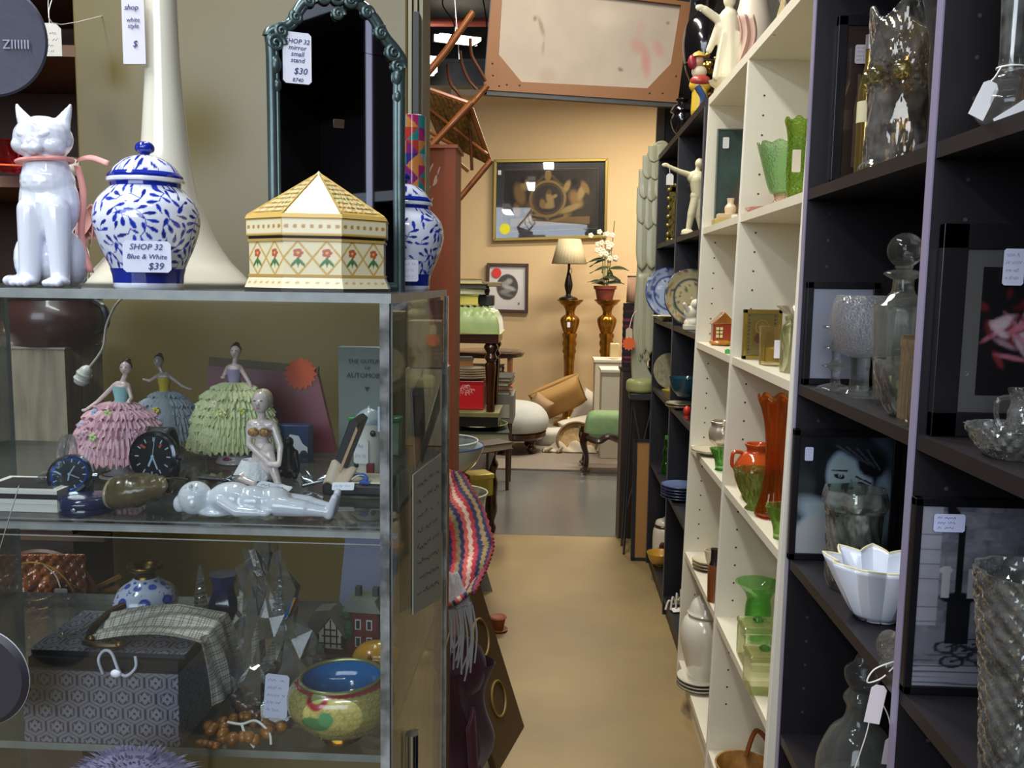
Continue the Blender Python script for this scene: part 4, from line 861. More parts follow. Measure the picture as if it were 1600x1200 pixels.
# mesh purse
t = Th('mesh_purse', 'white metal mesh purse with brass clasp draped over brocade box', 'purse', loc=Vector(t.p) + Vector((0, 0, 0)), k=t.k)
pm = M('b9b6a8', .35, .2, n=(400, '6a6658', .5), bump=(700, 2))
def purse(u, v):
    # u runs from clasp (left) to hem (right); drapes over the box corner
    s = u * 300
    if s < 190: x, z = -50 + s * .92, 150 + 12 * math.sin(PI * min(1, s / 190)) + 3
    else: x, z = 125 + 22 * math.sin((s - 190) / 110 * 1.5), 153 - (s - 190) * .95
    wv = 6 * math.sin(v * 9 + u * 5) + 4 * math.sin(v * 21 - u * 8)
    return (x + (0 if s < 190 else wv * .7), 30 + 120 * v * (.6 + .4 * min(1, u * 3)) + u * 10, z + (wv * .6 if s < 190 else 0) + 16 * v * (1 - u))
cvm = Cv(300, 200, 'cfccc0')
for i in range(0, 300, 5): cvm.a[:, i:i + 1] *= .25
for j in range(0, 200, 5): cvm.a[j:j + 1, :] *= .4
painted('mesh_bag', 200, 110, purse, cvm, M('attr', .4, metal=.1), t.k, t.o, solid=2.5)
t.part('clasp_frame', MB().tube(spline([(-52, 30, 156), (-62, 60, 160), (-60, 110, 168), (-48, 140, 172)], 6), 6, 8).tube(spline([(-58, 26, 154), (-30, 20, 152), (0, 22, 152), (-10, 30, 154)], 6), 5, 8), M('4a3a24', .35, .6))
t.part('clasp', MB().ell((-46, 26, 160), (6, 5, 5), 10).ell((2, 20, 154), (6, 5, 5), 10), M('8e6b3a', .3, .8))
t.part('chain', MB().tube([(-62 - 50 * i / 40, 60 + 14 * math.sin(i * .16), 161 + 2 * math.sin(i * 2.2) - i * .25) for i in range(41)], 1.4, 5), M('a79a7e', .3, .8))
# blue enamel vase
t = TZ('enamel_vase', 'faceted blue and white enamel vase with brass collar', 'vase', 232, 1035, CB)
V6 = lambda a, q, z: (math.cos(PI / 8) / math.cos(((a + .2) % (PI / 4)) - PI / 8)) ** (1 if 10 < z < 104 else .2)
vp = [(34, 0), (38, 30), (47, 92), (48, 104), (40, 120), (25, 131), (17, 138)]
vp2 = prof(vp, 5)
cvv = Cv(480, 220, 'b9c0d8')
rr = random.Random(8)
for i in range(150): cvv.ell(rr.random(), rr.uniform(.05, .75), rr.uniform(.012, .03), .01, rr.choice(['1a2766', '22338c', '2c4aa8']), rr.uniform(0, 3), asp=2.2)
for i in range(9):
    x = i / 8
    for y, r in ((.22, .075), (.56, .07), (.42, .03)): cvv.ell(x + (.06 if y > .5 else 0), y, r, r, '26389a', asp=2.2); cvv.ell(x + (.06 if y > .5 else 0), y, r * .5, r * .5, '4a5cc0', asp=2.2)
    for k_ in range(7):
        a = rr.uniform(0, 6); cvv.ell((x + .06 + .03 * math.cos(a)) % 1, .4 + .13 * math.sin(a), .035, .012, '14205e', rr.uniform(0, 3), asp=2.2)
    cvv.ell(x, .8, .08, .055, '3c56b0', asp=2.2); cvv.ell(x + .0625, .9, .05, .035, '2c6aa0', asp=2.2)
painted('body', 200, 90, lambda u, v: (lambda p: (p[0] * V6(2 * PI * u, 0, p[1]) * math.cos(2 * PI * u), p[0] * V6(2 * PI * u, 0, p[1]) * math.sin(2 * PI * u), p[1]))(pat(vp2, v)), cvv, PAINT(.15, .4), t.k, t.o, cu=True)
t.part('brass_collar', MB().lathe(prof([(17, 136), (15, 144), (22, 150), (27, 154), (26, 158), (18, 156), (12, 144)], 3), seg=36, cap=False), M('6a5428', .3, .9))
t.part('foot', MB().lathe([(0, -.5), (34.5, -.5), (34.5, 6)], seg=36), M('6a5428', .3, .9)); price(t, (-34, -38, 40), 28, 34, '', (PI / 2, 0, -.4), col='aab0c4')
# amber carved plaque with wire hoop
pq = PY(58, 950, 1.03)
t = Th('carved_plaque', 'amber brown carved wooden relief of figures with price tag', 'plaque', loc=pq, rz=.12)
cvw = lambda u, v: 0
fg = [(-20, 20, 16), (16, 26, 18), (-26, -20, 20), (20, -24, 22), (0, 46, 12), (34, 50, 12), (-40, 40, 12), (-6, 0, 15), (30, 0, 14), (0, -50, 18), (-44, -44, 14), (44, -50, 12)]
def relief(u, v):
    x, z = -76 + 152 * u, -86 + 172 * v; h = 0
    for (a, b, r) in fg: h = max(h, 16 * max(0, 1 - ((x - a) ** 2 + ((z - b) * .7) ** 2) / r ** 2) ** .5)
    h += 2.5 * math.sin(x * .35) * math.sin(z * .3) + 1.5 * math.sin(x * .9 + z * .4)
    return (x, -h, z)
t.part('relief', MB().grid(80, 90, relief), M('8a4a14', .3, n=(14, '4e240a', .6), coat=.5), solid=3)
t.part('backing', MB().lathe([(0, 2), (88, 2), (90, 5), (86, 9), (0, 9)], seg=48, rot=(PI / 2, 0, 0), mod=None), M('4a240e', .5)).location.y += .016
t.part('hoop', MB().tube([(66 * math.cos(2 * PI * i / 48) + 4, -20, 80 * math.sin(2 * PI * i / 48)) for i in range(48)], 1.3, 6, closed=True), M('c49a4a', .25, .9))
price(t, (48, -26, 10), 21, 60, 'SHOP\n32\nwood\nrelief\n$45', (PI / 2, .0, -.15), col='a9a8a0', size=9); stringline(t, [(46, -22, 40), (38, -20, 60), (20, -20, 78)], .9)
t = Th('brass_rods', 'bundle of loose brass and wooden pieces behind the amber plaque', 'bundle', loc=PY(150, 930, 1.06))
t.part('bundle', (lambda m: [m.box((random.uniform(-26, 26), random.uniform(-5, 20), random.uniform(-24, 24)), (46, 5, 6), rot=(0, random.uniform(-.7, .1), .2)) for _ in range(9)] and m)(MB()), M('7d5a2c', .45, .3), smooth=0)['kind'] = 'stuff'
t.part('plank', MB().b2((-150, 12, 82), (10, 34, 90)).b2((-150, 12, 108), (10, 34, 113)), M('5b4630', .5), smooth=0)
# glass cones with silver spiral
def spire(px, py, S, lab, name='perfume_bottle'):
    t = TZ(name, lab, 'bottle', px, py, CB); 
    t.part('glass_bottle', MB().lathe([(0, 0), (20 * S, 0), (17 * S, 20 * S), (12 * S, 60 * S), (6 * S, 118 * S), (2 * S, 140 * S), (0, 141 * S)], seg=28), GL('dfe4ea', .02, .4))
    t.part('silver_spiral', MB().tube([((16.5 - 12.5 * i / 150) * S * math.cos(i * .5), (16.5 - 12.5 * i / 150) * S * math.sin(i * .5), (34 + 88 * i / 150) * S) for i in range(150)], 1.5 * S, 6), M('d5d8de', .15, 1))
    return t
spire(316, 1020, 1.0, 'clear glass spire bottle wound with silver beads behind the mesh purse')
t = TZ('blue_glass_vase', 'dark blue speckled crystal vase behind the mesh purse', 'vase', 352, 1030, CB)
t.part('body', MB().lathe(prof([(24, 0), (30, 40), (26, 80), (16, 112), (22, 138)], 4), seg=14, mod=lambda a, q, z: 1 + .06 * math.sin(7 * a + z * .08)), M('2a3a66', .1, n=(26, '0f1630', .6), coat=.6), smooth=12)
# cellophane wrapped glass bell
t = TZ('glass_bell', 'clear glass bell wrapped in crinkled cellophane with price tag', 'bell', 438, 1118, CB)
t.part('bell', MB().lathe(prof([(46, 20), (38, 40), (30, 66), (24, 96), (14, 116)], 5) + [(11, 116), (21, 94), (27, 64), (35, 38), (43, 20)], seg=40, mod=lambda a, q, z: 1 + .02 * math.sin(10 * a)), GL('e8ecef', .0, .35))
t.part('bell_handle', MB().lathe(prof([(14, 114), (18, 122), (9, 130), (13, 140), (6, 152), (9, 160), (5, 190), (2, 236), (0, 240)], 4), seg=24), GL('e8ecef', .0, .35))
t.part('silver_spiral', MB().tube([((10 - 7 * i / 90) * math.cos(i * .5), (10 - 7 * i / 90) * math.sin(i * .5), 156 + 70 * i / 90) for i in range(90)], 1.3, 6), M('d5d8de', .15, 1))
rs = random.Random(11)
cg = [[rs.uniform(-1, 1) for _ in range(18)] for _ in range(9)]
def cello(u, v):
    i = min(7.999, v * 8); j = (u * 18) % 18; a, b = int(i), int(j); n_ = cg[a][b] * (1 - (i - a)) + cg[a + 1][b] * (i - a)
    R = (88 - 62 * v ** .8) + n_ * 17; z = max(.5, 4 + 262 * v + n_ * 10); an = 2 * PI * u + n_ * .12
    return (R * math.cos(an) * 1.0 - 8 * v * 3, R * .62 * math.sin(an), z)
cl = PANE('f3f5f7', 1.5, .05)
t.part('cellophane', MB().grid(18, 8, cello, True), cl, smooth=0)
t.part('cellophane_tail', MB().grid(5, 4, lambda u, v: (-44 + 34 * u + 10 * v + 8 * math.sin(u * 12), -10 + 8 * math.sin(v * 7 + u * 5), 190 + 96 * v)), cl, smooth=0)
price(t, (14, -62, 62), 36, 68, 'SHOP 32\nlead glass\nbell\n$25\nnice', (PI / 2, .08, 0), size=8, col='c9cde6')
# cottage and brick house models
t = TZ('model_house', 'miniature half timbered cottage joined to a red brick town house', 'model house', 548, 1042, CB, rz=-.1)
t.part('brick_block', MB().b2((-6, 0, 20), (44, 40, 92)), M('6e2a26', .6, n=(60, '4c1a18', .5)), smooth=0)
t.part('cottage_wall', MB().prism([(-56, 10), (-12, 10), (-12, 50), (-32, 80), (-56, 50)], 0, 36), M('5b3a34', .6), smooth=0)
t.part('cottage_roof', MB().prism([(-64, 48), (-32, 90), (-2, 50), (-8, 46), (-32, 80), (-58, 44)], -3, 40).prism([(-70, 40), (-34, 88), (-60, 84), (-84, 44)], 4, 36), M('6d6a60', .7, n=(40, '4a4840', .4)), smooth=0)
tb = MB()
for x in (-52, -42, -32, -22, -14): tb.b2((x - 1, -2, 30), (x + 1, .5, 74 if abs(x + 32) < 12 else 50))
for z in (36, 48, 58): tb.b2((-52 + (z - 36) * .5, -2, z - 1), (-13 - (z - 36) * .5, .5, z + 1))
t.part('plaster', MB().prism([(-53, 28), (-13, 28), (-13, 50), (-32, 76), (-53, 50)], -.9, 0), M('cfc9bc', .6), smooth=0); t.part('timber_frame', tb, M('201a18', .6), smooth=0)
t.part('house_roof', MB().prism([(-12, 90), (-4, 110), (40, 110), (50, 90)], -4, 44), M('8a9088', .5, n=(30, '5f655e', .4)), smooth=0)
for x in (2, 30): t.part('chimney', MB().b2((x, 16, 106), (x + 9, 26, 124)), M('3d4440', .6), smooth=0, bevel=.8)
for x in (8, 26):
    for z in (34, 62): w_ = t.part('window', MB().b2((x, -1.5, z), (x + 9, .5, z + 16)), M('c9ccd0', .4), smooth=0); t.part('pane', MB().b2((x + 1.5, -2, z + 1.5), (x + 7.5, -1.2, z + 14.5)), M('2c2e38', .2), smooth=0, under=w_)
t.part('creeper', MB().ell((-2, -2, 60), (7, 4, 18), 10).ell((-6, -2, 84), (8, 4, 8), 10).ell((-48, -3, 26), (9, 5, 8), 10), M('28543a', .8, bump=(200, 1)))
t.part('steps', MB().b2((-56, -16, 0), (50, 0, 20)).b2((-50, -24, 0), (30, -16, 10)), M('4a2a2e', .7), smooth=0)
# cream shell, yellow stone soap, pale backing card
t = TZ('cream_shell', 'cream ribbed sea shell beside the model house', 'shell', 598, 1030, CB)
t.part('shell', MB().lathe([(2, 0), (22, 14), (27, 36), (18, 56), (4, 66)], seg=40, mod=lambda a, q, z: 1 + .06 * math.sin(12 * a)), M('d8d2b8', .4))
t.part('lip', MB().lathe([(23, 12), (26, 10), (24, 15)], seg=40, cap=False), M('c9bf9c', .4))
t = TZ('stone_ashtray', 'round polished yellow stone dish with brown flower mark', 'dish', 586, 1062, CB)
t.part('dish', MB().ell((0, 8, 30), (38, 32, 29), 32, rot=(.25, 0, 0)), M('cf9a2c', .2, n=(8, 'b9842a', .3), coat=.5))
t.part('painted_flower', MB().ell((-4, -22, 42), (4, 2, 7), 10).ell((3, -23, 38), (7, 2, 3.4), 10).ell((-9, -22, 36), (4, 2, 3), 10), M('8a4416', .4))
c0 = PY(572, 885, .97)
t = Th('display_card', 'pale lilac backing card standing at back of lower compartment', 'card', loc=(c0.x, .965, CB)); zz = (c0.z - CB) / t.k
t.part('card', MB().prism([(-42, 0), (46, 0), (52, zz + 56), (-30, zz + 56)], 0, 2), M('a2a6c2', .5), smooth=0)
t.part('fold_flap', MB().b2((-30, -14, zz + 50), (52, 0, zz + 52)), M('a2a6c2', .5), smooth=0)
# cloisonne bowl
t = TZ('cloisonne_bowl', 'round cloisonne bowl, blue inside and mottled green outside', 'bowl', 534, 1152, CB)
op_ = [(30, 8), (56, 20), (78, 44), (84, 64), (80, 84), (70, 96), (62, 100)]
pp_ = prof(op_, 5)
cvb = Cv(500, 160, '8c8850'); cvb.noise(.5, 60, 3)
for i in range(40):
    for j in range(9): cvb.ring((i + (j % 2) * .5) / 40, j / 12 + .04, .022, .006, 'a89c62', 3.1)
for i in range(44): cvb.ell(i / 44, .86, .045, .06, '7a2c30', asp=3.1)
cvb.rect(0, .9, 1, 1, '7a2c30'); cvb.ell(.70, .42, .14, .1, '3f6a44', asp=3.1); cvb.ell(.735, .5, .07, .1, '4a7a54', asp=3.1)
cvb.ell(.70, .8, .12, .2, '7a2c30', asp=3.1).ell(.70, .84, .08, .14, '7d8a54', asp=3.1)
painted('bowl', 220, 70, lambda u, v: (lambda p: (p[0] * math.cos(2 * PI * u), p[0] * .8 * math.sin(2 * PI * u), p[1] + 6 * math.sin(2 * PI * u + .5) * v))(pat(pp_, v)), cvb, PAINT(.22, .4), t.k, t.o, cu=True)
t.part('blue_lining', MB().grid(60, 12, lambda u, v: ((61 - 61 * v ** 1.6) * math.cos(2 * PI * u), (61 - 61 * v ** 1.6) * .8 * math.sin(2 * PI * u), 99 - 42 * math.sqrt(min(1, v * 1.3)) + 6 * math.sin(2 * PI * u + .5) * (1 - v)), True), M('1a6aa8', .12, n=(18, '14568f', .4), coat=.5))
t.part('brass_rim', MB().tube([(63 * math.cos(a), 63 * .8 * math.sin(a), 100 + 6 * math.sin(a + .5)) for a in [2 * PI * i / 60 for i in range(60)]], 3, 8, closed=True), M('8a8a5a', .3, .5))
t.part('brass_foot', MB().lathe([(0, 0), (30, 0), (32, 3), (29, 6), (32, 9), (30, 12)], seg=40), M('c29a3a', .2, 1))
# bunch of brass bells / amber beads on a cord
t = TZ('bead_bracelet', 'bunch of amber brown nut beads strung on a white cord', 'beads', 385, 1150, CB)
rs = random.Random(21); nb = 0
BM = M('a8702a', .3, n=(60, '6e4212', .5), coat=.3)
for i in range(30):
    a = i / 30 * 2 * PI; R1, R2 = 46 + rs.uniform(-14, 14), 30 + rs.uniform(-9, 9)
    t.part('bead', MB().ell((R1 * math.cos(a), R2 * math.sin(a), 9 + rs.uniform(0, 9)), (11, 9, 9), 10, rot=(rs.random(), rs.random(), a)), BM)
for q in range(4): t.part('bead', MB().ell((-58 + q * 9, -38 - q * 2, 7), (8, 6, 6), 10), BM)
t.part('cord', MB().tube(spline([(-26, -8, 26), (0, -20, 30), (20, -12, 32), (44, -24, 20), (50, -34, 6)], 6), 2, 6).tube(spline([(0, -20, 30), (12, -34, 18), (26, -40, 4)], 6), 2, 6), M('e4e2dc', .6))
# foreground: dark tray edge and lilac feather duster
q = Th('round_tray', 'dark round tray with pale rim at the lower left edge', 'tray', loc=PY(-32, 1058, .60), rz=.0)
q.part('tray', MB().lathe([(0, 4), (70, 4), (78, -2), (80, 0), (72, 7), (0, 8)], seg=60, rot=(PI / 2, 0, 0)), M('35323c', .5, n=(8, '24222a', .4)))
q.part('rim', MB().tube([(79 * math.cos(2 * PI * i / 60), 1, 79 * math.sin(2 * PI * i / 60)) for i in range(60)], 1.6, 6, closed=True), M('b9bcc4', .3))
q.part('hanging_wire', MB().tube([(0, 2, 78), (20, 6, 150), (60, 30, 300)], .8, 5), M('999999', .4, 1))
q = Th('feather_duster', 'lilac grey fluffy feather duster at bottom in front of the brocade box', 'duster', loc=PY(210, 1236, .58))
rs = random.Random(4); m = MB()
for i in range(900):
    a = rs.uniform(0, 2 * PI); e_ = rs.uniform(.05, 1.35); R = rs.uniform(.8, 1.0); x, y_, z = 125 * math.cos(a) * math.cos(e_), 60 * math.sin(a) * math.cos(e_), 76 * math.sin(e_)
    d = Vector((x * .22, y_ * .2, z * .18 - 4)) * rs.uniform(.5, 1.1); w = rs.uniform(1.2, 2.6); p = Vector((x, y_, z)) * R * .86
    m.add([p + Vector((-w, 0, 0)), p + Vector((w, 0, 0)), p + d * .6 + Vector((w * .8, 0, 1)), p + d, p + d * .6 - Vector((w * .8, 0, -1))], [(0, 1, 2, 3, 4)])
m.ell((0, 0, -4), (108, 50, 66), 28)
q.part('feathers', m, M('6e6a84', .7, n=(60, '45425a', .5)), smooth=0)['kind'] = 'stuff'
q.part('handle', MB().tube([(0, 0, -60), (-10, -4, -260)], 6, 10), M('2a2320', .5))
# ================================================================== leaning against / behind the right side of the case
t = Th('ceramic_vase', 'tall cream stoneware vase behind the right side of the case', 'vase', loc=Vector((PY(655, 1000, 1.05).x, 1.05, .70)), k=.00079)
t.part('body', MB().lathe([(0, 0)] + prof([(30, 0), (34, 60), (36, 150), (30, 230), (22, 262), (14, 272)], 5), seg=48), M('b9a06a', .35, n=(6, '9d8450', .4)))
t.part('neck', MB().lathe(prof([(14, 270), (12, 276), (18, 282), (16, 286)], 4), seg=36, cap=False), M('c9b47e', .3))
t.part('stick', MB().tube([(0, 0, 250), (20, 0, 372)], 1.6, 6), M('d9d0b4', .5))
t2 = Th('crate', 'wooden crate under the cream stoneware vase', 'crate', loc=(t.p.x - .005, 1.052, 0), k=1)
t2.part('crate', MB().b2((-.032, -.038, 0), (.032, .038, .70)).b2((-.035, -.04, .66), (.035, .04, .69)), M('4a3320', .6), smooth=0)
XS = CX1 - .012
def sheet(name, lab, cat, pts, x, colr, lines=None, ink_='3a3a3a'):
    """a paper sheet standing along the case side, traced from its corners in the picture on the plane x"""
    P = [PX(a, b, x) for a, b in pts]; c = sum(P, Vector()) / len(P); t = Th(name, lab, cat, loc=c, k=1)
    m = MB().add([p - c + Vector((-.0004, 0, 0)) for p in P] + [p - c + Vector((.0004, 0, 0)) for p in P], [(0, 1, 2, 3), (7, 6, 5, 4)] + [(i, (i + 1) % 4, (i + 1) % 4 + 4, i + 4) for i in range(4)])
    t.part('paper', m, colr, smooth=0); return t, P, c
t, P, c = sheet('postcard', 'grey printed postcard tucked inside the right side of the case', 'postcard', [(642, 612), (660, 574), (664, 700), (648, 738)], XS - .002, M('8a8c96', .5, n=(60, '5a5a6a', .5)))
t.part('border', MB().tube([(p - c) * .99 + Vector((.0006, 0, 0)) for p in P], .0006, 6, closed=True), M('c9c9c4', .5))
t, P, c = sheet('greeting_card', 'tall tan card leaning inside the side panel behind the postcard', 'card', [(652, 720), (687, 600), (687, 640), (660, 722)], XS - .0008, M('a89a74', .6))
t, P, c = sheet('price_list', 'handwritten price list paper taped along the right side of case', 'paper', [(645, 742), (689, 708), (689, 935), (645, 960)], CX1 + .0012, M('b9b7a6', .7))
wl = MB(); rs = random.Random(3)
for i in range(8):
    f = .1 + i * .11; a = P[0].lerp(P[3], f) - c; b = P[1].lerp(P[2], f) - c
    for q in range(12):
        g = .12 + q * .065; 
        if rs.random() < .85: p0 = a.lerp(b, g) + Vector((.0007, 0, 0)); p1 = a.lerp(b, g + .04) + Vector((.0007, 0, rs.uniform(-.003, .003))); wl.tube([p0, p1], .0005, 4)
t.part('handwriting', wl, M('44464c', .7))['kind'] = 'stuff'
t = Th('price_sticker', 'small white sticker strip stuck on the inside near the case corner', 'sticker', loc=PY(597, 655, .672), k=.00048)
t.part('sticker', MB().b2((-7, 0, -20), (7, .6, 20)), M('c6cbe6', .5), smooth=0); t.part('handwriting', MB().tube([(-4, -.3, 10), (-2, -.3, 6), (0, -.3, 11), (3, -.3, 7)], .4, 4).tube([(-4, -.3, -2), (-1, -.3, 2), (1, -.3, -3), (4, -.3, 1)], .4, 4), M('3a4590', .6))['kind'] = 'stuff'
# boxes seen through the side panel
t = Th('cardboard_box', 'stack of tan cardboard boxes behind the side of the case', 'box', loc=(PY(664, 640, 1.12).x, 1.12, 0), k=1)
for (z0, z1, w, cc) in [(0, .9, .055, '7a5c3c'), (.9, 1.17, .05, 'a8865c'), (1.17, 1.27, .05, 'c9b48c'), (1.27, 1.33, .045, 'a08058')]:
    t.part('carton', MB().b2((-w / 2, 0, z0), (w / 2, .06, z1 - .002)), M(cc, .8), smooth=0)
t = Th('carved_totem', 'small carved wooden totem seen through the case side', 'carving', loc=(PY(652, 500, 1.20).x, 1.20, 0), k=1)
t.part('post', MB().b2((-.012, 0, 0), (.012, .02, 1.25)), M('4a3420', .6), smooth=0)
t.part('carving', (lambda m: [m.ell((0, .004, 1.27 + i * .016), (.014, .012, .009), 12) for i in range(6)] and m)(MB()), M('b9a068', .5))
# ================================================================== left of the aisle
WOOD = M('3c2015', .35, n=(3, '241009', .4), stretch=(1, .2, 1), coat=.3)
TT = .64
t = Th('dining_table', 'dark wooden table with turned legs piled with books and china', 'table', loc=(-.70, 3.6, 0), k=1)
t.part('tabletop', MB().b2((-.42, -1.0, TT - .025), (.42, 1.3, TT)), M('5c4a22', .45, n=(3, '3c2c14', .4)), smooth=0, bevel=.004)
t.part('apron', MB().b2((-.38, -.95, TT - .12), (.38, 1.24, TT - .025)), WOOD, smooth=0)
lg = prof([(.022, 0), (.030, .03), (.018, .06), (.034, .12), (.030, .2), (.036, .28), (.024, .33), (.038, .38), (.022, .42), (.034, .45)], 3) + [(.034, TT - .12)]
for x in (-.34, .37):
    for y in (-.9, 1.22): t.part('leg', MB().lathe(lg, c=(x, y, 0), seg=16).b2((x - .034, y - .034, TT - .17), (x + .034, y + .034, TT - .03)), WOOD)
def book(lab, loc, w, d, h, cover, rz=0, pages='d9cfb4', grp=None, word=None, name='book'):
    t = Th(name, lab, 'book', loc=loc, k=1, rz=rz, group=grp)
    t.part('cover', MB().b2((-w / 2, -d / 2, 0), (w / 2, d / 2, h * .1)).b2((-w / 2, -d / 2, h * .9), (w / 2, d / 2, h)).b2((-w / 2, -d / 2, h * .1), (-w / 2 + .003, d / 2, h * .9)), cover, smooth=0)
    t.part('pages', MB().b2((-w / 2 + .003, -d / 2 + .005, h * .1), (w / 2 - .005, d / 2 - .005, h * .9)), M(pages, .8), smooth=0)
    return t
YS = 4.2; KS = YS / 1400
def SX(px): return PY(px, 600, YS).x
def SZ(px, py): return PY(px, py, YS).z
book('large flat book with dark green cover at the bottom of the table pile', (SX(752), YS, TT + .001), .26, .3, .045, M('1d2a20', .4), .1, '8a8468')
t = Th('oval_dish', 'dark green oval platter on the flat green book', 'dish', loc=(SX(750), YS, TT + .046), k=1)
t.part('dish', MB().lathe([(0, 0), (.06, 0), (.12, .012), (.135, .02), (.12, .022), (.06, .008), (0, .008)], seg=48), M('26301f', .15, coat=.6)); t.part('rim', MB().tube([(.132 * math.cos(i * PI / 24), .132 * math.sin(i * PI / 24), .022) for i in range(48)], .0025, 6, closed=True), M('9aa06a', .3))
t = Th('presentation_box', 'black and olive flat box under the stool leg', 'box', loc=(SX(742), YS, TT + .069), k=1)
t.part('body', MB().b2((-.14, -.13, 0), (.12, .13, .045)), M('15140f', .3), smooth=0, bevel=.002); t.part('lid', MB().b2((-.145, -.135, .045), (.125, .135, .068)), M('7f7a4a', .5, n=(9, '55502c', .4)), smooth=0, bevel=.003)
zb = TT + .138
t = Th('biscuit_tin', 'bright red square tin with white swirls between the stool legs', 'tin', loc=(SX(728), YS + .03, zb), k=1)
t.part('tin', MB().b2((-.088, -.085, 0), (.088, .085, .125)), M('c81e26', .3, coat=.3), smooth=0, bevel=.004)
t.part('lid', MB().b2((-.090, -.087, .118), (.090, .087, .135)), M('a8161e', .3, coat=.3), smooth=0, bevel=.003)
sw = MB(); rs = random.Random(3)
for i in range(26):
    x, z = rs.uniform(-.04, .04), rs.uniform(.07, .112); sw.tube([(x + .008 * math.cos(a * .7), -.0865, z + .008 * math.sin(a * .7)) for a in range(7)], .0009, 4)
t.part('swirl_print', sw, M('f0b8b4', .4))['kind'] = 'stuff'
for i in range(5):
    t = Th('dinner_plate', ['lowest grey dinner plate stacked on the red tin', 'second grey dinner plate up on the red tin', 'middle grey dinner plate in the stack on the red tin', 'fourth grey dinner plate up on the red tin', 'topmost grey dinner plate on the stack over the red tin'][i], 'plate', loc=(SX(732), YS + .03, zb + .136 + i * .011), k=1, group='grey plates stacked on the red tin')
    t.part('plate', MB().lathe([(0, 0), (.05, 0), (.09, .006), (.092, .010), (.05, .004), (0, .004)], seg=48), M(['5b5e60', '8c8f8c', '4b4d50', '7e817e', 'a0a39c'][i], .2, coat=.4))
    t.part('rim_line', MB().tube([(.091 * math.cos(j * PI / 24), .091 * math.sin(j * PI / 24), .0095) for j in range(48)], .0012, 4, closed=True), M('2a2c2e', .3))
book('grey book with orange pages lying on the plates beside the stool leg', (SX(718), YS + .04, zb + .20), .12, .17, .035, M('8b9299', .5), .15, 'c98a50')
# tufted stool
t = Th('footstool', 'footstool with green tufted silk seat and carved mahogany legs', 'stool', loc=(SX(728), YS + .02, zb), k=1)
zs = 1.125 - zb; MAH = M('43200f', .25, n=(5, '28110a', .4), coat=.5)
def seatf(u, v):
    x, y = (u - .5) * 2, (v - .5) * 2; ex = .165 * x; ey = .165 * y
    e = max(0, 1 - max(abs(x), abs(y)) ** 6); d = 0
    d = .010 * abs(math.sin(u * PI * 6 + v * PI * 6)) + .010 * abs(math.sin(u * PI * 6 - v * PI * 6))
    return (ex * (1 + .06 * e), ey * (1 + .06 * e), zs + .012 + .105 * e ** .5 + d * e)
t.part('seat_cushion', MB().grid(60, 60, seatf), M('9fb06a', .4, n=(18, '86a05a', .4), sheen=.5), smooth=60)
t.part('seat_frame', MB().b2((-.16, -.16, zs - .03), (.16, .16, zs + .014)), MAH, smooth=0, bevel=.004)
t.part('gimp_braid', MB().tube([(x, y, zs + .014) for x, y in [(-.166, -.166), (.166, -.166), (.166, .166), (-.166, .166)]], .006, 6, closed=True), M('c9bd7c', .5, bump=(300, 1)))
ll = prof([(.018, 0), (.019, zs * .3), (.026, zs * .62), (.018, zs * .66), (.03, zs * .72), (.02, zs * .78), (.034, zs * .86), (.022, zs * .92)], 3) + [(.03, zs)]
for sx in (-1, 1):
    for sy in (-1, 1): t.part('leg', MB().lathe(ll, c=(sx * .125, sy * .125, 0), seg=18, mod=lambda a, q, z: 1 + (.07 * math.cos(9 * a) if q < .5 else 0)), MAH, smooth=30)
zt = 1.265
for i, (px, w, d, h, c, lab, pg) in enumerate([(722, .16, .14, .05, 'a09a55', 'olive boxed book at the bottom of the pile on the green stool', 'd8c860'), (726, .18, .15, .025, '9aa38c', 'pale grey green book second from the bottom on the green stool', 'cfc9a4'), (728, .19, .15, .022, '2a2c2e', 'thin black book in the pile on the green stool', '555048'), (724, .17, .13, .024, 'd8b41e', 'bright yellow book on top of the pile on the green stool', 'cfc9a4')]):
    book(lab, (SX(px), YS + .02, zt), w, d, h, M(c, .45), .12 * (i % 2), pg, 'books piled on the green stool'); zt += h + .001
t = Th('wood_plane', 'small dark wooden block plane beside the yellow book on the stool', 'tool', loc=(SX(756), YS + .06, 1.262), k=1)
t.part('body', MB().b2((-.03, -.05, 0), (.04, .05, .05)), M('26241f', .5), bevel=.004); t.part('handle', MB().b2((-.05, -.02, .09), (.075, .02, .112)), M('8d7a58', .5), bevel=.003); t.part('post', MB().lathe([(.014, .05), (.02, .07), (.014, .09)], seg=14), M('26241f', .5))
# low round table behind with shelves of books
t = Th('side_table', 'round dark wooden side table with shelf of books by back wall', 'side table', loc=(PY(775, 555, 5.9).x - .06, 5.95, 0), k=1)
za = PY(800, 549, 5.9).z
t.part('tabletop', MB().lathe([(0, -.035), (.235, -.035), (.245, -.02), (.245, -.005), (.235, 0), (0, 0)], c=(0, 0, za), seg=48), MAH)
t.part('shelf', MB().b2((-.16, -.14, za - .17), (.16, .14, za - .155)), MAH, smooth=0)
[t.part('side_board', MB().b2((a - .012, -.15, za - .30), (a + .012, .15, za - .035)), M('a8693a', .5), smooth=0) for a in (-.152, .152)]; [t.part('leg', MB().tube([(a, b, 0), (a, b, za - .29)], [.012, .02], 10), MAH) for a in (-.15, .15) for b in (-.13, .13)]
for i, (dz, h, c, lab) in enumerate([(-.155, .028, '2c2c2c', 'black magazine lowest on the shelf of the round table'), (-.126, .025, 'b04038', 'dusty red book on the shelf of the round table')]):
    book(lab, (t.p.x, t.p.y, za + dz + .001), .22, .24, h, M(c, .5), 0, 'c9c2a8')
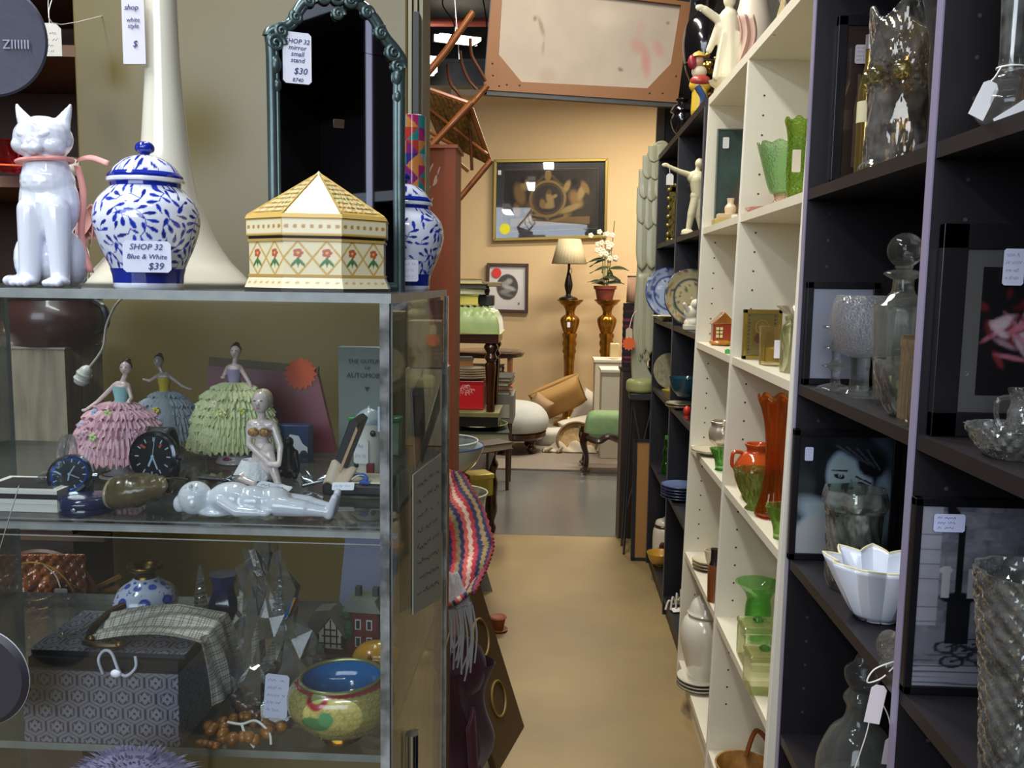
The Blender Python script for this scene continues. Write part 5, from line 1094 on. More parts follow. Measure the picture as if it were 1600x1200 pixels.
for i, (px, py, w, h, c, pg, lab) in enumerate([(772, 606, .26, .022, '6d6f68', 'b0ac98', 'grey album at the bottom of the books beyond the stool'), (774, 597, .25, .022, 'b3402c', 'd8c8a0', 'orange red book beyond the stool, second lowest'), (776, 588, .24, .022, '3d6a48', 'c9c9a0', 'green book beyond the stool, third lowest'), (776, 579, .25, .02, '24262a', 'c0b8a0', 'black book on top of the pile beyond the stool')]):
    book(lab, (PY(px, py, 5.0).x - .02, 4.75, PY(px, 612, 4.75).z + i * .0235), w, .28, h, M(c, .5), .1 * math.sin(i * 2), pg, 'books piled beyond the stool')
t = Th('magazine_box', 'grey cardboard archive box under the books beyond the stool', 'box', loc=(PY(772, 620, 4.75).x - .02, 4.75, TT + .001), k=1)
t.part('box', MB().b2((-.15, -.14, 0), (.13, .14, PY(772, 612, 4.75).z - TT - .002)), M('77786f', .7), smooth=0, bevel=.003); t.part('label', MB().b2((.02, -.142, .03), (.11, -.1402, .1)), M('a8a89a', .7), smooth=0)
# near end of the table: bowls, tray, brown album
p = PY(783, 685, 3.5); t = book('brown bound album sticking out over the table edge', (p.x - .045, 3.45, TT + .081), .17, .10, .03, M('3c2a20', .5), .75, 'a8997c', name='photo_album')
t = Th('wooden_tray', 'black tray under the brown album at the table edge', 'tray', loc=(p.x - .09, 3.52, TT), k=1)
t.part('tray', MB().b2((-.17, -.14, 0), (.05, .2, .01)), M('1a1613', .4), smooth=0); [t.part('rim', MB().b2(a, b), M('1a1613', .4), smooth=0) for a, b in (((-.17, -.14, 0), (-.16, .2, .079)), ((.04, -.14, 0), (.05, .2, .079)))]
def bowl(name, lab, px, y, z, R, h, mt, rim=None, grp=None, foot=.45, cat='bowl', x=None, tk=.06):
    t = Th(name, lab, cat, loc=(at_y(px, y, z) if x is None else at_x(px, x, z)), k=1, group=grp)
    t.part('bowl', MB().lathe([(0, 0), (R * foot, 0)] + prof([(R * foot, h * .03), (R * .8, h * .4), (R, h)], 5) + [(R * (1 - tk * .6), h)] + prof([(R * (.97 - tk), h * .9), (R * (.78 - tk), h * .45), (R * foot * .8, h * .1)], 4) + [(0, h * .1)], seg=48), mt)
    if rim: t.part('rim_line', MB().tube([(R * .985 * math.cos(i * PI / 24), R * .985 * math.sin(i * PI / 24), h) for i in range(48)], R * .02, 6, closed=True), rim)
    return t
bowl('mixing_bowl', 'white china bowl with dark blue rim stacked near end of table', 694, 2.95, TT + .09, .135, .10, M('a9b2ae', .15, coat=.5), M('2c3f78', .2))
bowl('glass_bowl', 'clear glass bowl at the very front edge of the table', 712, 2.72, TT, .10, .085, GL('cfd8cc', .02, .5), M('c8cfc4', .1))
bowl('glass_bowl', 'wide grey glass bowl nested in the blue rimmed bowl', 694, 2.96, TT + .135, .115, .07, GL('b9c4c0', .02, .4), M('d0d4ce', .1))
t = Th('book_stack_base', 'large brown hardback under the blue rimmed bowl', 'book', loc=(-.42, 2.96, TT + .001), k=1); t.part('cover', MB().b2((-.16, -.12, 0), (.10, .12, .08)), M('4b3320', .6), smooth=0); t.part('pages', MB().b2((-.15, -.122, .01), (.102, .115, .07)), M('9a8a60', .8), smooth=0); t.o.name = 'atlas_book'
t = Th('brass_tin', 'small yellow brass tin lying beside the glass bowl on the table', 'tin', loc=at_y(748, 3.05, TT), k=1, rz=.5)
t.part('tin', MB().b2((-.05, -.04, 0), (.04, .04, .075)), M('a89440', .3, .5), bevel=.006); t.part('lid', MB().b2((-.052, -.042, .06), (.042, .042, .078)), M('b8a450', .3, .5), bevel=.004)
t = Th('yellow_runner', 'mustard yellow cloth runner hanging over the table edge', 'cloth', loc=(-.28, 2.85, TT), k=1)
t.part('cloth', MB().grid(12, 14, lambda u, v: (.006 + .012 * math.sin(u * 14) * v, -.24 + .42 * u, .002 - .23 * v * (1 - .3 * u))), M('a8973c', .8, n=(20, '8c7b2c', .3)), solid=.003)
t.part('hem', MB().tube([(.012 + .012 * math.sin(u * 14 / 12), -.24 + .42 * u / 12, .002 - .23 * (1 - .3 * u / 12)) for u in range(13)], .003, 5), M('8c7b2c', .8))
t = Th('brass_ornament', 'small tangled brass ornament hanging below the table edge', 'ornament', loc=PY(752, 835, 3.0), k=.0021)
t.part('leaf', MB().ell((0, 0, 8), (14, 10, 9), 12).ell((-12, 0, -4), (12, 8, 10), 12).ell((10, 0, -14), (10, 8, 9), 12), M('6a5a30', .4, .5, n=(30, '3a3018', .5))); t.part('hook', MB().tube(spline([(-20, 0, 14), (-10, 0, 34), (4, 0, 30), (0, 0, 10)], 6), 1.6, 6), M('d8d0b0', .3, .6))
# narrow pedestal, crochet blanket, shawl and maroon cloth beside the case
t = Th('wooden_pedestal', 'narrow dark wooden pedestal hidden under the crochet blanket', 'pedestal', loc=(-.215, 1.5, 0), k=1)
t.part('column', MB().b2((-.03, -.06, .02), (.02, .06, .93)), WOOD, smooth=0); t.part('top', MB().b2((-.04, -.08, .93), (.022, .08, .95)), WOOD, smooth=0); t.part('foot', MB().b2((-.04, -.08, 0), (.03, .08, .02)), WOOD, smooth=0)
cva = Cv(220, 240, 'cdb89a'); stripes = ['2a2f55', '9c8458', '2a2f55', 'b8343c', 'e0c0ac', 'c85a50', '2a2f55', '8d7a52', 'b8343c', '262a4c', 'a03440', '8d7a52', '28305a', 'b03038']
zz = cva.Y * 14 + .55 * (np.abs(((cva.X * 30) % 1) - .5) * 2)
for i, c in enumerate(stripes + stripes[:3]): cva.put(((zz >= i) & (zz < i + 1)).astype(float), c)
cva.noise(.3, 50, 2)
RE = spline([PY(716, 737, 1.56), PY(738, 770, 1.5), PY(766, 838, 1.42), PY(758, 882, 1.36), PY(737, 926, 1.28)], 8)
LE = spline([PY(668, 735, 1.56), PY(670, 790, 1.5), PY(677, 860, 1.42), PY(680, 895, 1.36), PY(682, 930, 1.28)], 8)
o_ = Vector((-.15, 1.42, .95)); t = Th('crochet_blanket', 'zigzag striped crochet blanket in navy, red and pink draped left of aisle', 'blanket', loc=o_, k=1)
def afg(u, v):
    q = v * (len(RE) - 1); i = min(len(RE) - 2, int(q)); f = q - i; R_, L_ = RE[i].lerp(RE[i + 1], f), LE[i].lerp(LE[i + 1], f); p = L_.lerp(R_, u); p.y += -.03 * math.sin(PI * u) + .006 * math.sin(v * 26 + u * 5); p.z += .012 * math.sin(v * 17 + u * 3) * math.sin(PI * u); return p - o_
painted('blanket', 70, 120, afg, cva, M('attr', .9, bump=(260, 1)), 1, t.o, solid=.007, uv=lambda u, v: (v, 1 - u * .999))
t.part('crochet_edge', MB().tube([afg(1, i / 60) + Vector((.003 * (i % 2), 0, 0)) for i in range(61)], .004, 6), M('8e3440', .9, bump=(200, 1)))
so = Vector((-.15, 1.28, .85)); t = Th('fringed_shawl', 'grey white fringed wool shawl hanging below the crochet blanket', 'shawl', loc=so, k=1)
a_, b_, c_, d_ = PY(680, 885, 1.30), PY(716, 895, 1.30), PY(738, 945, 1.27), PY(684, 950, 1.27)
sf = lambda u, v: a_.lerp(b_, u).lerp(d_.lerp(c_, u), v) - so + Vector((0, -.012 * math.sin(PI * u) + .003 * math.sin(u * 22 + v * 3), 0))
t.part('shawl', MB().grid(20, 18, sf), M('a9a6a4', .9, n=(90, '8a8686', .4), bump=(300, 1)), solid=.004)
for i in range(26):
    u = i / 25; p = sf(u, .98); L = .055 + .05 * u + .015 * math.sin(i * 1.7)
    t.part('fringe', MB().tube(spline([p, p + Vector((.004 * math.sin(i) + .008 * u, .002, -L * .5)), p + Vector((.006 * math.sin(i * 2.1), 0, -L))], 5), .0014, 5), M('aeabaa', .9))
t = Th('maroon_cloth', 'crumpled dark maroon velvet cloth heaped beside the case', 'cloth', loc=(-.138, 1.31, 0), k=1)
t.part('cloth', MB().grid(60, 60, lambda u, v: (lambda a, z: ((.040 + .022 * math.sin(a * 3 + z * 18) * .5 + .012 * math.sin(z * 40 + a) + .02 * (1 - z / .85)) * math.cos(a), (.05 + .01 * math.sin(z * 30 + a * 2)) * math.sin(a), z))(2 * PI * u, .80 * v), True).ell((0, 0, .79), (.045, .045, .05), 20), M('4a1a2a', .6, n=(6, '2e101c', .4), sheen=.15))
t.part('fold', MB().grid(30, 30, lambda u, v: (.02 + .025 * u + .008 * math.sin(v * 14), -.06 + .1 * v, .72 - .5 * u ** 1.3 + .03 * math.sin(v * 11))), M('52202e', .6, sheen=.15), solid=.006)
t = Th('carved_tabletop', 'dark brown wooden panel carved with rings leaning at the aisle edge', 'panel', loc=(-.07, 2.655, 0), k=1)
o0 = t.p; C4 = [Vector((-.068, 2.655, 0)) - o0, Vector((-.135, 2.38, 0)) - o0, PY(738, 872, 2.62) + Vector((-.067, -.275, 0)) - o0, PY(738, 872, 2.62) - o0]
nrm = (C4[1] - C4[0]).cross(C4[3] - C4[0]).normalized() * .02; nrm = nrm if nrm.x > 0 else -nrm
t.part('board', MB().add(C4 + [p - nrm if nrm.x > 0 else p + nrm for p in C4], [(0, 1, 2, 3), (7, 6, 5, 4)] + [(i, (i + 1) % 4, (i + 1) % 4 + 4, i + 4) for i in range(4)]), M('4a361e', .45, n=(4, '33230f', .4)), smooth=0, bevel=.004)
for i, (f, g, r) in enumerate([(.42, .62, .06), (.45, .28, .055), (.5, .86, .03)]):
    c_ = C4[0].lerp(C4[1], f).lerp(C4[3].lerp(C4[2], f), g); ux = (C4[1] - C4[0]).normalized(); uz = nrm.cross(ux).normalized()
    t.part('carved_ring', MB().tube([c_ + (ux * math.cos(a) * r + uz * math.sin(a) * r * .9) + nrm * (.1 if nrm.x > 0 else -.1) for a in [2 * PI * q / 36 for q in range(36)]], .0035, 6, closed=True), M('7a6432', .4))
t = Th('terracotta_shard', 'small terracotta pot piece lying on the floor by the table leg', 'pot', loc=PZ(778, 985, 0), k=1)
t.part('pot', MB().lathe([(.02, 0), (.03, .05), (.035, .055), (.03, .06), (.02, .055)], seg=20), M('8a4a2a', .7)); t.part('saucer', MB().lathe([(0, 0), (.035, 0), (.04, .008)], seg=20), M('7a4024', .7))
t = Th('cardboard_sheet', 'pale grey cardboard sheet leaning by the table leg', 'card', loc=PZ(770, 925, 0) + Vector((-.03, 0, 0)), k=1, rz=.1); t.part('sheet', MB().prism([(-.05, 0), (.03, 0), (-.03, .20), (-.05, .20)], 0, .004), M('8e8c84', .8), smooth=0)
# ================================================================== back room
# the hanging chair
t = Th('hanging_chair', 'rush seated wooden chair hung upside down from the ceiling', 'chair', loc=PY(712, 165, 4.0))
def hc(px, py, d=0): return Vector(((px - 712), d, -(py - 165)))
CW = M('8f5222', .35, n=(6, '6a3816', .4), coat=.3); CD = M('4c2512', .35, coat=.3)
t.part('back_post', MB().tube([hc(741, 33, -30), hc(700, 90, -30), hc(657, 140, -30)], [5, 5.5, 5.5], 10), CW)
t.part('back_post', MB().tube([hc(757, 122, 60), hc(723, 162, 55), hc(690, 200, 50)], 4.6, 10), CW)
t.part('leg', MB().tube([hc(741, 166, -34), hc(684, 226, -34), hc(640, 270, -34)], [5.4, 5, 4.5], 10), CW)
t.part('leg', MB().tube([hc(766, 243, 40), hc(716, 303, 40), hc(690, 330, 40)], [5, 4.6, 4], 10), CW)
rc = MB()
A, B, C_, D = hc(657, 140, -20), hc(735, 166, -20), hc(763, 246, 50), hc(683, 207, 50)
t.part('rush_seat', MB().grid(30, 30, lambda u, v: A.lerp(B, u).lerp(D.lerp(C_, u), v) + Vector((0, 4, 0)) * math.sin(u * 60) * .3 + Vector((0, 6, 0)) * (1 - abs(2 * u - 1)) * (1 - abs(2 * v - 1))), M('9c7438', .8, n=(60, '5a421c', .6), bump=(150, 1)), solid=8)
t.part('seat_rail', MB().tube([A, B], 4.5, 8).tube([B, C_], 4.5, 8).tube([D, C_], 4, 8).tube([A, D], 4, 8), CW)
for pts in ([(699, 102, 0), (703, 130, 4), (722, 155, 8), (733, 200, 12), (737, 262, 16)], [(717, 80, 10), (720, 100, 14), (730, 122, 18), (743, 136, 20)], [(731, 56, 30), (733, 80, 32), (744, 100, 34), (756, 120, 36)]): t.part('back_spindle', MB().tube(spline([hc(*p) for p in pts], 6), 2.6, 8), CD)
t.part('stretcher', MB().tube([hc(660, 200, -10), hc(712, 226, 20)], 3, 8), CW); t.part('stretcher', MB().tube([hc(664, 165, 0), hc(760, 236, 20)], 2.6, 8), CW); t.part('stretcher', MB().tube([hc(672, 214, 10), hc(730, 262, 30)], 3, 8), CW)
t.part('hanging_wire', MB().tube([hc(717, 95, 0), hc(709, 0, 0), hc(703, -900, 0)], .8, 5), M('c9c9c9', .3, 1))
# the back of the big canvas
t = Th('stretched_canvas', 'back of large framed canvas with corner braces hung over the aisle', 'canvas', loc=PY(912, 70, 4.45))
def q4(px, py, d=0): return Vector((px - 912, d, -(py - 70)))
co = [q4(757, 140), q4(1060, 158), q4(1075, 8), q4(770, -35)]
SW = M('8a5c34', .6, n=(5, '84552c', .3))
def quad(a, b, c, d, y0, y1): return MB().prism([(p.x, p.z) for p in (a, b, c, d)], y0, y1)
ci = [q4(777, 126), q4(1043, 138), q4(1060, 12), q4(784, -20)]
t.part('canvas', quad(*co, 2, 4), M('b5a594', .9, n=(2.2, 'a3907e', .4)), smooth=0)
cvc = Cv(120, 60, 'b0a292'); cvc.noise(.16, 4, 3)
for (x, y, rx, ry, c_, a_, al) in [(.86, .32, .05, .16, 'b8706a', .2, .6), (.8, .5, .07, .1, 'b47a72', .8, .5), (.92, .5, .05, .1, 'bb7a74', .5, .5), (.8, .7, .04, .1, 'b88a80', 0, .4), (.24, .62, .02, .1, '6a6048', .4, .6), (.26, .4, .012, .08, '7a6c50', 0, .5), (.2, .7, .02, .03, '5c5440', 0, .6), (.72, .22, .03, .018, '5c5440', -.5, .8), (.95, .8, .015, .02, '5c5440', .5, .7), (.3, .1, .1, .08, 'a08870', 0, .4), (.6, .8, .16, .1, 'c2b4a4', 0, .5)]: cvc.ell(x, y, rx, ry, c_, a_, asp=2, soft=.9, al=al)
painted('canvas_face', 120, 60, lambda u, v: ci[0].lerp(ci[1], u).lerp(ci[3].lerp(ci[2], u), v) + Vector((0, 1.6, 0)), cvc, PAINT(.9), t.k, t.o)
for i in range(4):
    j = (i + 1) % 4; t.part('stretcher_bar', quad(co[i], co[j], ci[j], ci[i], -6, 2), SW, smooth=0)
t.part('corner_brace', MB().prism([(p.x, p.z) for p in (q4(775, 128), q4(818, 130), q4(776, 82))], -5, 2), SW, smooth=0)
t.part('corner_brace', MB().prism([(p.x, p.z) for p in (q4(1045, 139), q4(1012, 137), q4(1049, 98))], -5, 2), SW, smooth=0)
fo = [q4(757, 140), q4(1062, 158), q4(1062, 165), q4(757, 147)]
t.part('dark_frame', quad(*fo, -4, 8), M('3a3834', .5), smooth=0); t.part('dark_frame', quad(q4(755, 147), q4(761, 147), q4(774, -35), q4(768, -35), -4, 8), M('3a3834', .5), smooth=0)
t.part('hanging_wire', MB().tube([co[3], co[3] + Vector((10, 0, 200))], .8, 5), M('999999', .4, 1)); t.part('hanging_wire', MB().tube([co[2], co[2] + Vector((0, 0, 230))], .8, 5), M('999999', .4, 1))
t.part('nail', (lambda m: [m.ell(q4(*p, -6.2), (1.6, .6, 1.6), 8) for p in [(781, 134), (793, 132), (813, 133), (770, 100), (771, 118), (1016, 144), (1036, 144), (1056, 118)]] and m)(MB()), M('2a2622', .4))['kind'] = 'stuff'
# pictures on the back wall
YW = 8.97
def wallpic(name, lab, c4, frame, fw, mat_c, art, cat='picture', depth=.03, mw=.06):
    P = [PY(a, b, YW) for a, b in c4]; c = sum(P, Vector()) / 4; t = Th(name, lab, cat, loc=c); k = t.k
    L = [(p - c) / k for p in P]; t.L = L
    def ins(d): 
        return [Vector((p.x - math.copysign(d, p.x), 0, p.z - math.copysign(d, p.z))) for p in L]
    t.ins = ins; o_, i_ = ins(0), ins(fw)
    for a in range(4):
        b = (a + 1) % 4; t.part('frame', MB().prism([(o_[a].x, o_[a].z), (o_[b].x, o_[b].z), (i_[b].x, i_[b].z), (i_[a].x, i_[a].z)], -5, 3), frame, smooth=0, bevel=.6)
    t.part('mount', MB().prism([(p.x, p.z) for p in i_], 0, 2), mat_c, smooth=0)
    a = ins(mw); painted('print', 120, 80, lambda u, v: a[3].lerp(a[2], u).lerp(a[0].lerp(a[1], u), v) * 1 + Vector((0, -.6, 0)), art, PAINT(.5), t.k, t.o, smooth=0)
    return t
cvp = Cv(240, 160, '473d36'); cvp.noise(.5, 12, 4)
G1, G2, G3 = 'c89c5c', 'e4c07c', 'a07a46'
cvp.rect(.07, .06, .93, .2, 'ac8a56')
for (x, y, rx, ry, c, a) in [(.17, .6, .09, .19, G1, .3), (.22, .76, .07, .09, G2, 0), (.28, .36, .08, .15, G3, -.3), (.14, .34, .06, .12, G1, .2), (.2, .84, .045, .05, '3a241a', 0), (.3, .2, .16, .05, G2, .2), (.78, .5, .1, .16, G1, .5), (.84, .62, .06, .14, G2, -.3), (.72, .34, .2, .055, G2, .35), (.6, .18, .2, .045, G1, .3), (.76, .8, .06, .06, '2a1a14', 0), (.68, .72, .05, .11, G2, -.4), (.88, .7, .05, .12, G1, .5), (.34, .5, .05, .13, G3, .4)]: cvp.ell(x, y, rx, ry, c, a, asp=1.6, soft=.6, al=1)
cvp.ring(.475, .52, .3, .028, 'c9a768', 1.6).ring(.475, .52, .25, .012, '7a6240', 1.6).ell(.475, .52, .235, .235, '3a3438', asp=1.6)
for (x, y, rx, ry, c, a) in [(.5, .5, .06, .13, G2, .3), (.47, .4, .12, .05, G2, -.1), (.49, .64, .04, .045, '8c6a3c', 0), (.42, .44, .05, .08, G1, .2), (.55, .56, .05, .03, G2, .5)]: cvp.ell(x, y, rx, ry, c, a, asp=1.6, soft=.5)
cvp.ell(.475, .92, .06, .09, 'd0aa66', asp=1.6)
for s in (-1, 1):
    for q in range(6): cvp.ell(.475 + s * (.05 + q * .02), .9 - q * .03, .028, .02, '8a7048', s * .6, asp=1.6).ell(.475 + s * (.03 + q * .025), .17 + .01 * q, .03, .022, '4a4434', s * .5, asp=1.6)
t = wallpic('framed_print', 'large gilt framed print of draped figures around a round medallion', [(772, 250), (950, 248), (948, 372), (770, 377)], M('9a8440', .35, .6), 4.5, M('22222a', .25), cvp, mw=17)
a = t.ins(15); t.part('mount_line', MB().tube([a[i] + Vector((0, -1, 0)) for i in range(4)], .7, 4, closed=True), M('c9b88a', .4))
t.part('glazing', MB().prism([(p.x, p.z) for p in t.ins(4.5)], -2.2, -2), PANE('f4f4f4', 1.2, .004), smooth=0)
t.part('sale_sticker', MB().prism(star(9.5, 7.5, 14, -70, -46), -3.6, -3), M('e8e820', .5), smooth=0); t.part('price_tag', MB().b2((-82, -3.4, 37), (-77, -3, 44)), M('e8e8f0', .6), smooth=0)
cve = Cv(90, 110, 'dcdadd'); cve.ell(.5, .52, .24, .30, '4a4848', asp=.8, soft=.08).noise(.0, 6, 1)
for i, (x, y, rx, ry, c, an) in enumerate([(.45, .6, .12, .06, '9a9898', .4), (.55, .5, .14, .05, 'b0aeae', -.3), (.45, .42, .12, .05, '8a8888', .2), (.55, .66, .07, .06, 'a4a2a2', 0), (.5, .34, .13, .03, '7a7878', -.2)]): cve.ell(x, y, rx, ry, c, an, asp=.8, soft=.7)
cve.ell(.82, .14, .02, .035, '77747a', asp=.8)
t = wallpic('framed_engraving', 'small wooden framed oval engraving with red dot on back wall', [(761, 411), (826, 412), (825, 489), (759, 487)], M('4e3020', .4), 4.5, M('d8d6da', .6), cve, mw=4.5)
t.part('red_sticker', MB().lathe([(0, 0), (7.5, 0), (7.5, .5), (0, .5)], c=(-17, -2, 23), seg=24, rot=(PI / 2, 0, 0)), M('e23a34', .5), smooth=0)
# gilt stands, lamp, orchid
GILT = M('a8782c', .28, .85, n=(20, '7a5218', .4), bump=(40, .6))
def gstand(px, lab):
    t = Th('plant_stand', lab, 'stand', px, 8.5, .016, group='carved gilt pedestals against the back wall'); k = t.k; H_ = (PY(px, 468, 8.5).z - .016) / k
    t.part('top', MB().lathe(prof([(0, H_ - 9), (12, H_ - 9), (17, H_ - 4), (20, H_), (0, H_)], 2), seg=32), GILT)
    t.part('neck', MB().lathe(prof([(8, H_ - 26), (7, H_ - 18), (11, H_ - 9)], 4), seg=24), GILT)
    t.part('carved_bulb', MB().lathe(prof([(8, H_ - 52), (12, H_ - 40), (13, H_ - 30), (8, H_ - 24)], 4), seg=32, mod=lambda a, q, z: 1 + .12 * math.cos(6 * a)), GILT)
    t.part('column', MB().lathe(prof([(9, 6), (7, 30), (7, 90), (9, H_ - 80), (10, H_ - 52)], 5), seg=32, mod=lambda a, q, z: 1 + .08 * math.cos(8 * a) + (.1 * math.sin(a * 4 + z * .5) if z > H_ - 90 else 0)), GILT)
    t.part('base', MB().lathe(prof([(22, 0), (22, 5), (14, 9), (9, 14)], 3), seg=32), GILT); return t, H_
t, H_ = gstand(887, 'carved gilt pedestal carrying the small table lamp'); price(t, (-2, -14, H_ - 38), 4.5, 8)
t, H_ = gstand(944, 'carved gilt pedestal carrying the potted orchid')
zst = PY(887, 468, 8.5).z
t = Th('small_table_lamp', 'small dark lamp with cream pleated shade on gilt pedestal', 'lamp', 888, 8.5, zst + .001)
t.part('base', MB().lathe(prof([(0, 0), (14, 0), (13, 3), (5, 6), (4, 10), (6.5, 22), (3.5, 38), (2.2, 46), (2, 58)], 4), seg=24), M('221c1a', .35, .4))
t.part('lamp_shade', MB().lathe([(27, 55), (17, 93)], seg=72, cap=False, mod=lambda a, q, z: 1 + .015 * math.sin(30 * a)), M('d8ccac', .7, n=(6, 'c4b690', .3)), solid=.8)
t.part('crystal_drop', MB().ell((3, -6, 44), (2, 2, 5), 8), GL('ffffff', 0, .3))
t = Th('potted_orchid', 'white flowering orchid in terracotta pot on gilt pedestal', 'plant', 945, 8.5, zst + .001)
t.part('pot', MB().lathe([(0, 0), (12, 0), (15.5, 16), (17.5, 17), (18, 22), (15, 22), (14, 18), (0, 17)], seg=36), M('7e3a2c', .7))
LF = M('1e2c18', .4, n=(30, '2f4020', .4)); FL = M('e2dcc4', .6)
rs = random.Random(14)
for i in range(15):
    a = rs.uniform(-1.5, 1.5); L = rs.uniform(22, 38); z0 = rs.uniform(22, 66); x0 = rs.uniform(-5, 7); dx = math.sin(a); dz = rs.uniform(-.1, .5); dy = rs.uniform(-.5, .4)
    t.part('leaf', MB().grid(4, 8, lambda u, v: (x0 + dx * L * v + (u - .5) * 3, dy * L * v + (u - .5) * 7 * math.sin(PI * min(1, v + .08)), z0 + dz * L * v - 12 * v * v + (u - .5) * 5 * math.sin(PI * min(1, v + .08)))), LF, solid=.5)
for (x, zt_) in ((-8, 96), (-2, 118), (6, 80), (12, 122)): t.part('stem', MB().tube(spline([(x * .3, 0, 18), (x * .6, 0, 60), (x, 0, zt_)], 6), .9, 6), M('7d7a4a', .6))
for i in range(26):
    c = Vector((rs.gauss(-4, 8), rs.uniform(-8, 4), rs.uniform(58, 108))); m = MB()
    for q in range(5): m.ell(c + Vector((2.4 * math.cos(q * 1.257), 0, 2.4 * math.sin(q * 1.257))), (2.1, .8, 2.1), 8)
    t.part('blossom', m, FL)
# white stool, cushions, pillows
t = Th('round_footstool', 'round footstool with white cushion and dark turned feet', 'stool', 803, 7.15, .016)
t.part('cushion', MB().lathe(prof([(0, 30), (44, 32), (53, 44), (50, 60), (34, 74), (0, 80)], 5), seg=48), M('c9cac6', .8, n=(10, 'b4b8b4', .3)))
t.part('frame', MB().lathe([(0, 22), (46, 22), (50, 26), (50, 32), (0, 32)], seg=48), MAH)
for a in (.9, 2.5, 4.1, 5.6): t.part('foot', MB().lathe(prof([(4, 0), (8, 8), (4, 14), (9, 19), (7, 23)], 4), c=(36 * math.cos(a), 36 * math.sin(a), 0), seg=14), MAH)
def pillow(name, lab, px, py, y, W_, H2, T, col, rot, cat='cushion', z=None, cord=None, grp=None, floor=.016):
    p = PY(px, py, y); t = Th(name, lab, cat, loc=p, group=grp, tilt=rot)
    def f(s): return lambda u, v: (W_ / 2 * (2 * u - 1) * (1 - .06 * math.sin(PI * v)), s * T / 2 * (max(0, 1 - (2 * u - 1) ** 4) * max(0, 1 - (2 * v - 1) ** 4)) ** .6, H2 / 2 * (2 * v - 1) * (1 - .06 * math.sin(PI * u)))
    t.part('cushion_cover', MB().grid(16, 16, f(1)).grid(16, 16, f(-1)), M(col, .7, n=(4, col, .3), bump=(14, .6)))
    if cord: t.part('piping', MB().tube([(W_ / 2 * a * .95, 0, H2 / 2 * b * .95) for a, b in ((-1, -1), (1, -1), (1, 1), (-1, 1))], 2, 6, closed=True), M(cord, .6))
    return t
pillow('gold_bolster', 'large tan gold square cushion leaning on the white pillows', 872, 621, 7.75, 84, 56, 40, 'b0894e', (.5, -.42, .1), cord='a07a44')
pillow('white_pillow', 'tall white pillow leaning behind the green chair', 914, 648, 8.1, 40, 84, 30, 'd9d3c4', (.3, .45, 0), grp='white pillows heaped on the carpet')
pillow('white_pillow', 'flat white pillow lying left of the basket on the carpet', 866, 682, 7.45, 62, 30, 26, 'cdc8bb', (.2, -.05, 0), grp='white pillows heaped on the carpet')
pillow('white_pillow', 'small white pillow under the gold cushion and over the basket', 900, 668, 7.65, 56, 34, 26, 'd4cdbd', (.3, -.2, .2), grp='white pillows heaped on the carpet')
pillow('tan_cushion', 'brown tan round cushion end behind the white footstool', 842, 636, 7.45, 34, 40, 26, 'a08260', (.2, .6, 0))
t = Th('basket', 'round wicker basket lid lined with cream cloth lying on carpet', 'basket', loc=PY(901, 692, 7.2) + Vector((0, 0, .0)), tilt=(1.0, 0, .1))
t.part('basket', MB().lathe([(0, 0), (26, 0), (32, 8), (30, 9), (25, 3), (0, 3)], seg=40), M('a98c5c', .7, n=(40, '7d6238', .5))); t.part('rim', MB().tube([(31 * math.cos(i * PI / 20), 31 * math.sin(i * PI / 20), 9) for i in range(40)], 2, 6, closed=True), M('6e5030', .7))
t = Th('linen_heap', 'crumpled cream linen spilling on carpet in front of pillows', 'cloth', 884, 7.15, .016)
t.part('cloth', MB().grid(40, 20, lambda u, v: (-36 + 84 * u, -12 + 26 * v, 1 + (15 * math.sin(PI * v) * math.sin(PI * u) ** .5) * (.7 + .4 * math.sin(u * 19 + v * 5)))), M('b9ac96', .8, bump=(20, .6)), solid=1.5); t.part('tassel', MB().cap((-30, -12, 3), (-22, -14, 8), 3, 2).cap((-12, -15, 3), (-6, -14, 9), 3, 2), M('a89a80', .8))
# white boxes behind the chair
for i, (px, z1, w, y, lab) in enumerate([(942, 566, .13, 7.6, 'narrow white painted cabinet behind the green chair'), (957, 582, .16, 6.9, 'white painted box front most by the green chair')]):
    p = PY(px, z1, y); t = Th('white_cabinet', lab, 'cabinet', loc=(p.x, y, .016), k=1); h_ = p.z - .016
    t.part('body', MB().b2((-w / 2, 0, 0), (w / 2 + .1, .3, h_)), M('cfc9b8', .5), smooth=0, bevel=.004); t.part('top', MB().b2((-w / 2 - .01, -.01, h_), (w / 2 + .11, .31, h_ + .02)), M('dad5c4', .5), smooth=0)
t = Th('wax_candle', 'small cream block candle standing on the white painted cabinet', 'candle', loc=Vector((PY(960, 560, 7.7).x, 7.7, PY(942, 566, 7.6).z + .037)), k=1)
t.part('candle', MB().b2((-.04, -.03, 0), (.04, .04, .12)), M('d8c090', .5), bevel=.008); t.part('wick', MB().tube([(0, 0, .12), (.002, 0, .13)], .002, 5), M('222222', .8))
